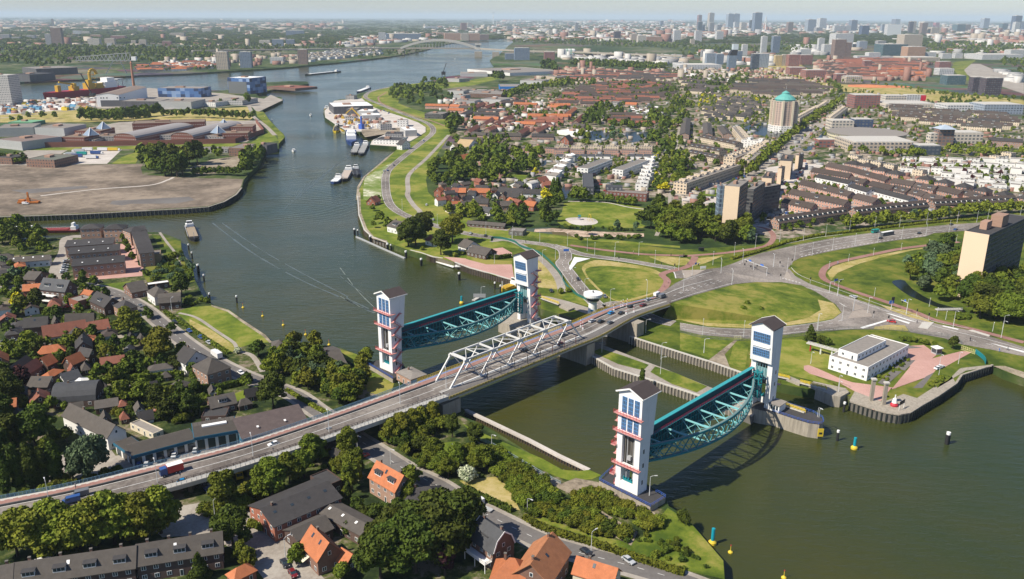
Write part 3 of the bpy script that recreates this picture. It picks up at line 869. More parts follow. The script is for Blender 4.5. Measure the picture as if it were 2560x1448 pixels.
# faded red galleries
 for z0,full in balc:
  mb=MB()
  if full:
   mb.box(-1.3,-.003,-1.,TW+1.,z0-.25,z0)
   rl=[(-1.25,TW+.95,z0),(-1.25,-.95,z0)]
   mb.box(-1.3,2.2,-1. if stair_side<0 else TW+.003,-.003 if stair_side<0 else TW+1.,z0-.24,z0-.01)
  else:
   ys=(-1.8,-.003)if stair_side<0 else(TW+.003,TW+1.8)
   mb.box(-1.,2.,ys[0],ys[1],z0-.25,z0)
   yo=-1.75 if stair_side<0 else TW+1.75
   rl=[(-.95,ys[0]if stair_side>0 else-.1,z0),(-.95,yo,z0),(1.95,yo,z0)]
  g=part('gallery',mb,PINK,t)
  mb=MB()
  rail(mb,[tuple(p)for p in rl],1.15,1.3,.05,rails=(.5,1.))
  part('railing',mb,REDP,g)
# zigzag stair on one flank
 mb,mr=MB(),MB()
 y=-.65 if stair_side<0 else TW+.65
 z,k=.0,0
 while z<27:
  a,b=((.8,4.6)if k%2==0 else(4.6,.8))
  mb.beam((a,y,z),(b,y,z+3.),1.,.22)
  mb.box(min(b,b+(.9 if b>2 else-.9)),max(b,b+(.9 if b>2 else-.9)),y-.6,y+.6,z+2.85,z+3.)
  yo=y-.5 if stair_side<0 else y+.5
  mr.beam((a,yo,z+1.),(b,yo,z+4.),.08,.08)
  for q in range(5):
   f=q/4
   mr.beam((a+(b-a)*f,yo,z+3*f),(a+(b-a)*f,yo,z+3*f+1.),.06,.06)
  z+=3.
  k+=1
 s_=part('staircase',mb,PINK,t)
 part('handrail',mr,REDP,s_)
 mb=MB()
 for z0 in(3.2,9.5,14.6):mb.box(2.,2.7,-.05,.02,z0,z0+1.5)
 for z0 in(3.2,9.5,14.6):mb.box(2.,2.7,TW-.02,TW+.05,z0,z0+1.5)
 part('small_window',mb,GLASS,t)
 return t
B4=((9.4,True),(21.3,True),(27.5,True),(15.5,False),(4.6,False))
def bfp(O,s,t,z=0):return O+gv*s+nv*t+Vector((0,0,z))
barrier_tower('white barrier tower beside the small brick house at the bridge, stairs on its right',T1,GA,-1,B4[:3])
barrier_tower('white barrier tower in front of the pink quay with stairs on its far right flank',bfp(T1,SPAN+TD,-TW),GA+pi,1,((9.4,False),(14,False),(21.3,False),(27.5,False)))
barrier_tower('nearest white barrier tower on the black topped platform by the hedges',T3,GA,1,B4)
barrier_tower('white barrier tower on the round ended concrete pier near the white office',bfp(T3,SPAN+TD,-TW),GA+pi,-1,((9.4,True),(21.3,False),(27.5,False)))
def storm_gate(label,O):
 t=thing('storm_gate',label,'flood gate',O,GA,'raised teal storm gates')
 zb,zt,yw=5.4,17.3,7.
 x0,x1=3.4,SPAN-3.4+TD-5.2
 mb=MB()
 mb.box(x0,x1,yw,yw+.5,zb,zt)
 part('skin_plate',mb,TEALD,t)
 mb=MB()
 n=44
 for i in range(n+1):
  x=x0+(x1-x0)*i/n
  mb.box(x-.12,x+.12,yw-.55,yw-.003,zb+.2,zt-3.)
 for z in(zb+.1,zb+3,zb+6,zt-3.1):mb.box(x0,x1,yw-.7,yw-.56,z,z+.3)
 part('rib',mb,TEAL,t)['kind']='stuff'
 mb=MB()
 mb.box(x0,x1,yw-.9,yw+.6,zt+.003,zt+.3)
 part('top_beam',mb,M('mid_teal',(.04,.30,.33),.6),t)
 mb=MB()
 mb.box(x0,x1,yw-1.9,yw-.71,zt-2.7,zt-2.5)
 g=part('walkway',mb,TEAL,t)
 mb=MB()
 rail(mb,[(x0,yw-1.85,zt-2.5),(x1,yw-1.85,zt-2.5)],1.1,1.3,.03)
 part('railing',mb,REDP,g)
 mid,half=(x0+x1)/2,(x1-x0)/2
 def arc(x):return 6.4-12.4*(1-((x-mid)/half)**2)
 N=24
 xs=[x0+2.+(x1-x0-4.)*i/N for i in range(N+1)]
 for nm,z in(('upper_arch',13.6),('lower_arch',8.)):
  mb=MB()
  for a,b in zip(xs[:-1],xs[1:]):
   mb.beam((a,arc(a),z),(b,arc(b),z),1.,.75)
  part(nm,mb,TEAL,t)
  mb=MB()
  for a,b in zip(xs[:-1],xs[1:]):
   mb.beam((a,arc(a),z+.42),(b,arc(b),z+.42),.7,.1)
  part('arch_walkway',mb,M('arch_grating',(.15,.22,.22),.8,var=.25),t)
 mb=MB()
 for i in range(N):
  a,b=xs[i],xs[i+1]
  mb.beam((a,arc(a),8.4 if i%2 else 13.2),(b,arc(b),13.2 if i%2 else 8.4),.3,.3)
  mb.beam((a,arc(a),13.2 if i%2 else 8.4),(b,arc(b),8.4 if i%2 else 13.2),.22,.22)
 part('lattice',mb,TEAL,t)
 nb=8
 for i in range(1,nb):
  x=x0+(x1-x0)*i/nb
  for z in(13.8,8.2):
   mb=MB()
   mb.beam((x,yw-.6,z),(x,arc(x),z),.42,.5)
   part('strut',mb,TEALL,t)
  mb=MB()
  ya=arc(x)
  k=max(1,int((yw-ya)/5.5))
  for j in range(k):
   p,q=yw-.6+(ya-yw)*j/k,yw-.6+(ya-yw)*(j+1)/k
   mb.beam((x,p,8.3),(x,q,13.6),.18,.18)
   mb.beam((x,q,8.3),(x,p,13.6),.18,.18)
# plan bracing to the next strut
  if i<nb-1:
   x2_=x0+(x1-x0)*(i+1)/nb
   mb.beam((x,(yw+ya)/2,8.25),(x2_,yw-.6,8.25),.16,.16)
   mb.beam((x,yw-.6,8.25),(x2_,(yw+arc(x2_))/2,8.25),.16,.16)
   mb.beam((x,(yw+ya)/2,8.25),(x2_,arc(x2_),8.25),.16,.16)
  part('cross_brace',mb,TEALL,t)
 for xa,sg in((x0,1),(x1,-1)):
  mb=MB()
  for y in(2.6,4.6,yw-.7):
   mb.beam((xa,y,zb),(xa,y,zt-.2),.5,.5)
   mb.beam((xa+sg*2.4,y,zb+1),(xa+sg*2.4,y,zt-1),.4,.4)
   for k in range(4):
    z=zb+1+k*2.6
    mb.beam((xa,y,z),(xa+sg*2.4,y,z+2.4),.25,.25)
  for k in range(5):
   z=zb+.5+k*2.6
   mb.beam((xa,2.6,z),(xa,yw-.7,z),.4,.4)
   mb.beam((xa+sg*2.4,2.6,z+.5),(xa+sg*2.4,yw-.7,z+.5),.3,.3)
   mb.beam((xa,2.6,z),(xa+sg*2.4,2.6,z+.1),.3,.3)
  part('end_frame',mb,TEAL,t)
 return t
storm_gate('raised teal gate with curved lattice arch just left of the road bridge',T1)
storm_gate('raised teal gate with curved lattice arch nearest the viewer, casting its shadow on open water',T3)
# concrete piers and platforms
def pier(name,label,s,z,mat,topm=None,z0=-1.,cat='pier',sm=0):
 P=px(s)
 if sm:P=smooth(P,sm)
 W_=[G(p[0],p[1],z)for p in P]
 c=sum((Vector((w.x,w.y,0))for w in W_),Vector())/len(W_)
 mb=MB()
 mb.prism([(w.x-c.x,w.y-c.y)for w in W_],z0,z,mat,topm or mat)
 o=link(name,mb.mesh(name,mat),None,(c.x,c.y,0))
 return tag(o,label,cat),[(w.x,w.y,z)for w in W_],c
def railing_on(o,W_,c,m,h=1.1,step=2.,r=.06):
 mb=MB()
 rail(mb,[(p[0]-c.x,p[1]-c.y,p[2])for p in W_],h,step,r)
 part('railing',mb,m,o)
o,W_,c=pier('tower_platform','grey concrete platform with black top and blue railing under the nearest tower','X -10,1075 480,1325 625,1235 530,1180 430,1110 120,955',6,CONC,BITU,cat='platform')
railing_on(o,W_[:4],c,BLUER)
railing_on(o,[W_[0],W_[5]],c,BLUER)
o,W_,c=pier('tower_platform','dark platform with blue railing under the far left tower','Z 60,1240 330,1400 470,1300 410,1225 190,1205',6,CONC,BITU,cat='platform')
railing_on(o,W_[:2],c,BLUER)
o,W_,c=pier('bridge_pier','stained concrete pier with rounded tip and blue railing below the tower by the lock','Y 350,1060 500,1100 640,1120 850,1190 1000,1235 1110,1250 1155,1230 1140,1185 1050,1130 740,1030 660,985 430,960',6,CONC,BITU)
railing_on(o,W_[2:10],c,BLUER)
mb=MB()
q=[G(*P1('Y 1085,1310'),3.6),G(*P1('Y 1140,1310'),3.6)]
a,b=Vector((q[0].x-c.x,q[0].y-c.y,0)),Vector((q[1].x-c.x,q[1].y-c.y,0))
mb.box(a.x,a.x+2.2,a.y-1.2,a.y-.9,1.6,4.9,YELL)
mb.box(a.x+.5,a.x+1.7,a.y-1.24,a.y-1.2,2.6,3.4,DARK)
part('navigation_board',mb,YELL,o,'yellow board with black marks')
o,W_,c=pier('bridge_pier','concrete pier standing in water in front of the far right tower','Z 1390,815 1560,880 1690,940 1790,900 1830,800 1720,690 1560,680 1450,740',6,CONC)
# guard hut on the round pier
def hut(label,s,w,d,h,wall,roofm,z,rz=GA):
 p=G(*P1(s),z)
 t=thing('guard_hut',label,'hut',p,rz)
 mb=MB();mb.box(0,w,0,d,0,h);part('wall',mb,wall,t)
 mb=MB();mb.box(-.4,w+.4,-.4,d+.4,h+.003,h+.3);part('roof',mb,roofm,t)
 for k in range(3):
  PB('window',t,GLASS,.4+k*(w-.6)/3,.4+k*(w-.6)/3+.9,-.05,.02,.8,h-.4)
  PB('window',t,GLASS,-.05,.02,.3+k*(d-.5)/3,.3+k*(d-.5)/3+.8,.8,h-.4)
 return t
hut('small white hut with flat grey roof at the foot of the tower on the pier','Y 590,1095',4.2,5.5,2.9,WHITE,BITG,6,radians(-44))
# road bridge
ASPW=ground_mat('worn_bridge_asphalt',[(.11,.095,.085),(.17,.15,.135),(.24,.215,.19)],.05,.6)
BA=radians(45.76)
bu=Vector((cos(BA),sin(BA),0));bn=Vector((bu.y,-bu.x,0))
BO=Vector((-24.4,310.9,0))
def bf(s,t,z):return tuple(BO+bu*s+bn*t+Vector((0,0,z)))
def st(n,s,z):return(tuple(G(*n,z)),tuple(G(*s,z)))
def sta(s,z=13):return(bf(s,-14.6,z),bf(s,5.3,z))
STA_W=[st((-420,1326),(-420,1410),6.2),st((0,1247),(0,1322),7.3),st((183,1212),(200,1276),8.2),st((389,1161),(406,1225),9.3),st((602.6,1107),(626,1161),10.5),st((860,1022),(860,1083),12.),sta(-6)]
STA_B=[sta(-6),sta(20),sta(45),sta(70),sta(90),st((1524,769),(1588.5,789.6),13),st((1637,741),(1676,758.7),13)]
def dense(S,n=6):
 A=smooth([s[0]for s in S],n,closed=False)
 B=smooth([s[1]for s in S],n,closed=False)
 return A,B
def lane(A,B,f):return[tuple(a[i]+(b[i]-a[i])*f for i in range(3))for a,b in zip(A,B)]
def deck(parent,A,B,spec,th=1.6):
 mb=MB()
 up_=lambda L,d:[(p[0],p[1],p[2]+d)for p in L]
 strip(mb,A,B,-.05)
 N_=len(A)
 for L,sgn in((A,1),(B,-1)):
  for i in range(N_-1):
   q=[L[i],L[i+1],(*L[i+1][:2],L[i+1][2]-th),(*L[i][:2],L[i][2]-th)]
   q[0]=(*q[0][:2],q[0][2]-.05);q[1]=(*q[1][:2],q[1][2]-.05)
   mb.face(q if sgn>0 else q[::-1])
 for i in range(N_-1):
  mb.face([(*A[i][:2],A[i][2]-th),(*A[i+1][:2],A[i+1][2]-th),(*B[i+1][:2],B[i+1][2]-th),(*B[i][:2],B[i][2]-th)])
 part('deck',mb,CONCL,parent)
 for nm,f0,f1,m,dz in spec:
  mb=MB();strip(mb,lane(A,B,f0),lane(A,B,f1),dz);part(nm,mb,m,parent)
A,B=dense(STA_W)
via=thing('viaduct','long curving concrete viaduct carrying the road and red cycle path across the left half','viaduct')
deck(via,A,B,(('cycle_lane',.07,.265,CYCLE,.02),('carriageway',.285,.84,ASPW,.0),('edge_strip',.875,.99,CONCL,.05)),1.5)
mb=MB()
for f,a in((.31,(.2,0,0)),(.56,(.2,0,0)),(.81,(.2,0,0)),(.09,(.18,1,1.5))):paint(mb,lane(A,B,f),0,*a,.08)
part('marking',mb,PAINT,via)
mb=MB()
for f in(.277,):
 L=lane(A,B,f)
 for a,b in zip(L[:-1],L[1:]):mb.beam((a[0],a[1],a[2]+.35),(b[0],b[1],b[2]+.35),.45,.75)
part('kerb_barrier',mb,M('barrier_concrete',(.10,.10,.10),.8,var=.2),via)
mb=MB();rail(mb,lane(A,B,.85),.9,2.2,.11,rails=(.45,1.));part('guard_rail',mb,M('guard_rail_brown',(.10,.08,.075),.7),via)
mb=MB();rail(mb,lane(A,B,.99),1.15,1.6,.06,rails=(.35,.68,1.));part('railing',mb,M('pale_rail',(.55,.57,.57),.5),via)
mb=MB();rail(mb,lane(A,B,.012),1.25,1.2,.06,rails=(.1,.35,.6,.8,1.));part('railing',mb,M('blue_grey_rail',(.16,.30,.40),.5,var=.2),via)
for i in range(2,len(A)-1,2):
 mb=MB()
 z=A[i][2]-1.5
 for f in(.22,.78):
  p=lane(A,B,f)[i]
  mb.box(p[0]-.7,p[0]+.7,p[1]-.7,p[1]+.7,3.9,z-.9)
 p,q=lane(A,B,.08)[i],lane(A,B,.92)[i]
 mb.beam((p[0],p[1],z-.45),(q[0],q[1],z-.45),1.3,.9)
 part('pillar',mb,CONCD,via)
br=thing('truss_bridge','white steel truss bridge carrying cars across the river between the two gates','bridge')
A,B=dense(STA_B)
deck(br,A,B,(('carriageway',.30,.715,ASPW,.0),('outer_lane',.745,.985,ASPD,.0),('cycle_lane',.085,.255,CYCLE,.02),('blue_edge',.02,.07,M('blue_edge',(.20,.25,.45),.7),.03)),1.8)
mb=MB()
for f,a in((.315,(.2,0,0)),(.51,(.2,0,0)),(.70,(.2,0,0)),(.76,(.2,0,0))):paint(mb,lane(A,B,f),0,*a,.08)
part('marking',mb,PAINT,br)
mb=MB()
L=lane(A,B,1.003)
for a,b in zip(L[:-1],L[1:]):mb.beam((a[0],a[1],a[2]-.5),(b[0],b[1],b[2]-.5),.35,1.)
R_=resample(L,1.6)
for p in R_:mb.beam((p[0]+.15,p[1]-.15,p[2]-.95),(p[0]+.15,p[1]-.15,p[2]+.05),.25,.25)
part('edge_beam',mb,YELD,br)
mb=MB();rail(mb,lane(A,B,.012),1.25,1.5,.09,rails=(.15,.5,1.));part('railing',mb,YELL,br)
mb=MB();rail(mb,lane(A,B,.98),1.1,2.,.05,rails=(.5,1.));part('railing',mb,M('thin_rail',(.22,.20,.18),.6),br)
mb=MB()
for a,b in zip(lane(A,B,.27)[:-1],lane(A,B,.27)[1:]):mb.beam((a[0],a[1],a[2]+.3),(b[0],b[1],b[2]+.3),.35,.6)
part('kerb_barrier',mb,M('barrier_concrete',(.1,.1,.1)),br)
mb=MB()
for f in(.20,.50,.80):
 L=lane(A,B,f)
 for a,b in zip(L[:-1],L[1:]):mb.beam((a[0],a[1],a[2]-2.3),(b[0],b[1],b[2]-2.3),.8,1.2)
part('girder',mb,M('girder_steel',(.10,.10,.10),.7),br)
TRW=M('truss_grey_white',(.60,.60,.58),.55,var=.12,scale=1.5)
zb_,zt_=13.6,23.
botn=[0,16.1,32.3,48.4,64.5,80.7]
topn=[8.4,24.2,40.3,56.4,72.6]
for t_ in(.0,-9.1):
 mb=MB()
 for a,b in zip(topn[:-1],topn[1:]):mb.beam(bf(a,t_,zt_),bf(b,t_,zt_),.62,.7)
 mb.beam(bf(0,t_,13.1),bf(80.7,t_,13.1),.7,.7)
 mb.beam(bf(botn[0]-.6,t_,zb_-.8),bf(topn[0],t_,zt_),.6,.7)
 mb.beam(bf(botn[-1]+.6,t_,zb_-.8),bf(topn[-1],t_,zt_),.6,.7)
 for i in range(5):
  if i>0:mb.beam(bf(botn[i],t_,zb_),bf(topn[i],t_,zt_),.42,.42)
  if i<4:mb.beam(bf(topn[i],t_,zt_),bf(botn[i+1],t_,zb_),.34,.34)
  mb.beam(bf(topn[i]-1.3,t_,zt_-.6),bf(topn[i]+1.3,t_,zt_-.6),.85,1.3)
 part('side_truss',mb,TRW,br)
mb=MB()
for i,s_ in enumerate(topn):
 mb.beam(bf(s_,.4,zt_),bf(s_,-9.5,zt_),1.3 if i==0 else .5,.7)
 if i<4:
  m_=(s_+topn[i+1])/2
  mb.beam(bf(m_,0,zt_),bf(m_,-9.1,zt_),.3,.35)
  mb.beam(bf(s_,0,zt_-.1),bf(m_,-9.1,zt_-.1),.25,.25)
  mb.beam(bf(m_,-9.1,zt_-.1),bf(topn[i+1],0,zt_-.1),.25,.25)
part('top_bracing',mb,TRW,br)
for s_ in(16.1,24,32.3,40.3,48.4,56.4,64.5,72.6):
 mb=MB()
 mb.beam(bf(s_,4.4,12.9),bf(s_,4.4,17.),.3,.3)
 part('post',mb,M('dark_red_post',(.10,.03,.035),.6)if s_>55 else DARK,br)
def block_w(name,label,cat,s0,s1,t0,t1,z0,z1,m):
 c=Vector(bf((s0+s1)/2,(t0+t1)/2,0))
 mb=MB();mb.box(-(s1-s0)/2,(s1-s0)/2,-(t1-t0)/2,(t1-t0)/2,z0,z1)
 o=link(name,mb.mesh(name,m),None,c,BA)
 return tag(o,label,cat)
block_w('bridge_abutment','concrete abutment carrying the left end of the truss bridge at the green bank','abutment',-9,.5,-14,5,1,10.1,CONC)
block_w('bridge_pier','shaded concrete pier under the right end of the truss bridge','pier',80,86,-13,5,-1,10.1,CONC)
block_w('bridge_pier','concrete lock side wall under the bridge deck at the yellow ladders','pier',118,124,-13,6,-1,11.1,CONC)
# barriers across the road, striped red and white
def striped_pole(p,h=2.4):
 t=thing('barrier_boom','upright red and white striped barrier arm on the bridge road','barrier arm',p,0,'raised barrier arms on the bridge')
 for k in range(5):
  mb=MB();mb.lathe([(.13,k*h/5),(.13,(k+1)*h/5)],6);part('stripe',mb,REDP if k%2 else WHITE,t)
 PB('motor_box',t,WHITE,-.35,.35,-.3,.3,0,1.)
for s_ in('V 200,770','V 220,790','V 590,580','V 610,570','V 640,640','V 715,625','V 650,560','V 520,610'):
 striped_pole(G(*P1(s_),13.02),4.)
# lock: island strip, pile walls, gates
def pile_wall(label,s,ztop,z0=-.8,step=1.5,cap=CONCL,pm=WOOD,capw=.9,pw=.45,cat='quay wall',capm=None,off=.5,z=None):
 W_=[tuple(G(p[0],p[1],ztop))for p in px(s)]
 c=Vector(W_[0])
 L=[(p[0]-c.x,p[1]-c.y,0)for p in W_]
 t=thing('quay_wall',label,cat,c)
 mb=MB()
 for a,b in zip(L[:-1],L[1:]):mb.beam((*a[:2],.05),(*b[:2],.05),capw,.5)
 part('cap_beam',mb,cap,t)
 mb=MB()
 for p in resample(offset_line(L,-off),step):mb.box(p[0]-pw/2,p[0]+pw/2,p[1]-pw/2,p[1]+pw/2,z0-ztop,-.25,bottom=False)
 part('pile_row',mb,pm,t)
 mb=MB()
 Lo=offset_line(L,-.1)
 for a,b in zip(Lo[:-1],Lo[1:]):
  mb.face([(*a[:2],z0-ztop),(*b[:2],z0-ztop),(*b[:2],-.3),(*a[:2],-.3)],CONCD)
 part('sheeting',mb,CONCD,t)
 return t
PALEW=M('bleached_timber',(.42,.37,.30),.9,var=.3,scale=1)
ISL='o 1300,802 1345,832 1405,868 1469,884 1534,921 1640,954 1744,988 1880,1042 1905,1012 1775,968 1657,920 1520,868 1440,838 1370,800'
W_=[G(p[0],p[1],3.6)for p in px(ISL)]
mb=MB();mb.prism([(w.x,w.y)for w in W_],-1,3.6,CONCD,PAVE)
structure('lock_island',mb,CONCL)
sheet('grass','o 1480,880 1500,871 1560,890 1622,912 1608,926 1545,910',GRASS,2,z=3.6)
sheet('grass','o 1626,930 1638,916 1690,933 1768,966 1742,981 1680,960',GRASS,2,z=3.6)
pile_wall('timber piled edge of the long green lock island facing the river','o 1405,868 1469,884 1534,921 1640,954 1744,988 1860,1032',3.6,pm=PALEW,off=.5,step=1.7)
pile_wall('timber fender along the grassy right bank of the lock','o 1575,841 1640,862 1710,884 1780,906 1846,929 1900,948',4.,pm=PALEW,off=.5,step=1.7)
pile_wall('timber quay edge of the pink brick quay','o 1138,656 1175,670 1230,685 1290,703 1320,722',4.,pm=WOOD,step=1.5)
pile_wall('straight ribbed quay wall of the brown sand field','o -120,545 0,542.6 203,536 372,527 470,522 520,518 560,505 590,487 604,470',4.,pm=M('dark_sheet_pile',(.035,.042,.038),.8),cap=CONC,step=3.2,pw=.9,capw=1.4,off=.7)
pile_wall('concrete piled quay edge around the corner by the red and white buoy','o 2126,1004 2174,1020 2215,1032 2248,1037 2275,1032 2300,1016 2345,990 2390,959 2404,938 2482,913',4.,pm=M('dark_sheet_pile',(.035,.042,.038),.8),step=1.9,cap=CONC)  # near-black pile colour paints in the shade of this wall turned from the sun
pile_wall('old timber bank edge under the trees left of the pink quay','E 520,430 600,450 690,480 760,490',4.,pm=WOOD,step=1.3)
pile_wall('jetty wall on the sandy bank of the curved point','E 130,30 140,170 180,280 240,335 350,375',4.,pm=WOOD,step=4,cap=CONCL)
# light breakwater beam in front of the left bank
W_=[G(p[0],p[1],2.4)for p in px('H 925,200 1100,282 1400,425 1620,540 1840,645')]
c=Vector((W_[0].x,W_[0].y,0))
t=thing('guide_wall','pale straight concrete guide wall in the water before the left bank','guide wall',c)
mb=MB()
for a,b in zip(W_[:-1],W_[1:]):mb.beam(a-c,b-c,1.7,.8)
part('cap_beam',mb,PAVL,t)
mb=MB()
for p in resample([tuple(w-c)for w in W_],1.4):mb.box(p[0]-.3,p[0]+.3,p[1]-.3,p[1]+.3,-1,2.1)
part('pile_row',mb,WOOD,t)
# lock heads
def walk_gate(label,s,z):
 p=[G(*q,z)for q in px(s)]
 t=thing('lock_gate',label,'lock gate',p[0])
 d=p[1]-p[0]
 mb=MB();mb.beam((0,0,-2.4),d+Vector((0,0,-2.4)),.8,4.2);part('gate_leaf',mb,M('gate_black',(.05,.055,.06),.7,var=.3),t)
 mb=MB();mb.beam((0,0,0),d,1.8,.25);part('walkway',mb,CONCL,t)
 mb=MB();rail(mb,[(0,.5,.1),(d.x,d.y+.5,.1)],1.2,1.8,.1);rail(mb,[(0,-.6,.1),(d.x,d.y-.6,.1)],1.2,1.8,.1);part('railing',mb,YELL,t)
 mb=MB()
 n=max(2,int(d.length/4))
 for k in range(n):
  a,b=d*(k/n),d*((k+1)/n)
  mb.beam(a+Vector((0,0,-.3)),b+Vector((0,0,-3)),.2,.2);mb.beam(b+Vector((0,0,-.3)),a+Vector((0,0,-3)),.2,.2)
 part('bracing',mb,WHITE,t)
walk_gate('yellow railed walkway over the lock beside the pier tower','Y 665,745 800,775',5)
walk_gate('long yellow railed walkway over the dark lock gate','Y 915,815 1180,880',5)
walk_gate('yellow railed walkway over the far lock gate behind the truss','W 1140,100 1310,160',5)
walk_gate('short yellow railed walkway at the edge of the round ended pier','Y 750,1050 960,1120',6.2)
for lab,s in(('weathered concrete block of the lock beside the black gate','Y 770,775 905,830 935,800 800,745'),('dark lock head block at the quay corner','Y 1250,950 1330,960 1420,910 1380,870 1050,800 1000,840'),('concrete lock block beside the mushroom shaped control tower','W 1310,175 1400,215 1460,190 1360,150')):
 pier('lock_block',lab,s,5,CONC,cat='lock wall')
# white control tower with a wide round head
p=G(1481,783,4)
ct=thing('control_tower','white mushroom shaped control tower beside the bridge','control tower',p)
PL('shaft',ct,WHITE,[(2.6,0),(2.3,3),(2.2,6.5),(3.6,7.6)],20)
PL('window_band',ct,GLASS,[(3.6,7.6),(3.8,9.4)],24)
PL('head',ct,WHITE,[(3.8,9.4),(4.9,9.6),(5.1,10.2),(5.1,11.4),(0,11.7)],28)
PL('vent',ct,DARK,[(.35,11.7),(.35,12.7)],8)
PB('door',ct,BLUEF,-1.2,.2,-2.45,-2.3,.3,2.8)
# houses
BRICK=M('brown_brick',(.20,.115,.085),.85,var=.2,scale=1.2,orand=.2)
BRICKR=M('red_brick',(.30,.115,.075),.85,var=.2,scale=1.2,orand=.15)
BRICKP=M('pinkish_brick',(.36,.23,.17),.85,var=.2,scale=1.2,orand=.1)
BRICKD=M('dark_brick',(.10,.065,.055),.85,var=.2,scale=1.2,orand=.15)
BEIGE=M('beige_render',(.66,.52,.37),.8,var=.06)
CREAM=M('cream_render',(.62,.55,.42),.8,var=.1,orand=.1)
WHW=M('white_render',(.70,.69,.66),.8,var=.08)
R_OR=tiles('orange_tiles',(.46,.16,.07))
R_RD=tiles('red_brown_tiles',(.27,.105,.07))
R_BR=tiles('brown_tiles',(.085,.066,.058))
R_DK=tiles('dark_tiles',(.060,.056,.056))
R_GR=tiles('slate_tiles',(.085,.088,.095))
R_GY=tiles('grey_brown_tiles',(.10,.088,.078))
R_SH=tiles('seamed_roof',(.12,.105,.09),row=40,colw=1.6,k=.5)
R_TH=M('pale_thatch',(.42,.31,.17),.95,var=.2)
R_WH=M('white_roof',(.72,.72,.70),.7,var=.05)
FC=dict(brick=facade('brick_row_wall',(.30,.18,.135),cw=2.6,ch=2.8,fw_=.42,fh=.48,frame=(.62,.6,.56),orand=.25),red=facade('red_row_wall',(.46,.26,.20),cw=2.7,ch=2.8,fw_=.42,fh=.46,frame=(.62,.6,.56),orand=.2),cream=facade('cream_row_wall',(.58,.49,.37),cw=3.,ch=2.8,fw_=.4,fh=.42,orand=.15),white=facade('white_row_wall',(.72,.71,.68),cw=4.,ch=3.,fw_=.35,fh=.35,orand=.06),beige=facade('beige_flat_wall',(.60,.49,.36),cw=3.2,ch=2.9,fw_=.5,fh=.5),
 dark=facade('dark_flat_wall',(.07,.068,.07),glass=(.02,.025,.035),cw=3.,ch=2.9,fw_=.7,fh=.5,band=(.13,.13,.13)),grey=facade('grey_flat_wall',(.40,.39,.38),cw=3.2,ch=3.,fw_=.6,fh=.45,orand=.2),blue=facade('blue_glass_wall',(.20,.27,.34),glass=(.06,.09,.14),cw=2.5,ch=3.4,fw_=.7,fh=.7),brown=facade('brown_flat_wall',(.22,.13,.095),cw=3.2,ch=3.,fw_=.45,fh=.45,orand=.2),shed=facade('shed_wall',(.42,.42,.41),glass=(.30,.31,.32),cw=1.2,ch=60,fw_=.3,fh=.9,orand=.2),
 hall=facade('dark_shed_wall',(.10,.10,.11),glass=(.06,.06,.07),cw=1.2,ch=60,fw_=.3,fh=.9),prison=facade('prison_wall',(.17,.065,.05),glass=(.45,.40,.36),cw=3.,ch=4.2,fw_=.4,fh=.3))
FOOT=[]
def slab(mb,Q,th,m=None):
 Q=[Vector(q)for q in Q]
 n=(Q[1]-Q[0]).cross(Q[2]-Q[0])
 if n.z<0:Q=Q[::-1]
 T=[q+Vector((0,0,th))for q in Q]
 mb.face(T,m);mb.face(Q[::-1],m)
 for i in range(len(Q)):
  a,b=i,(i+1)%len(Q)
  mb.face([Q[a],Q[b],T[b],T[a]],m)
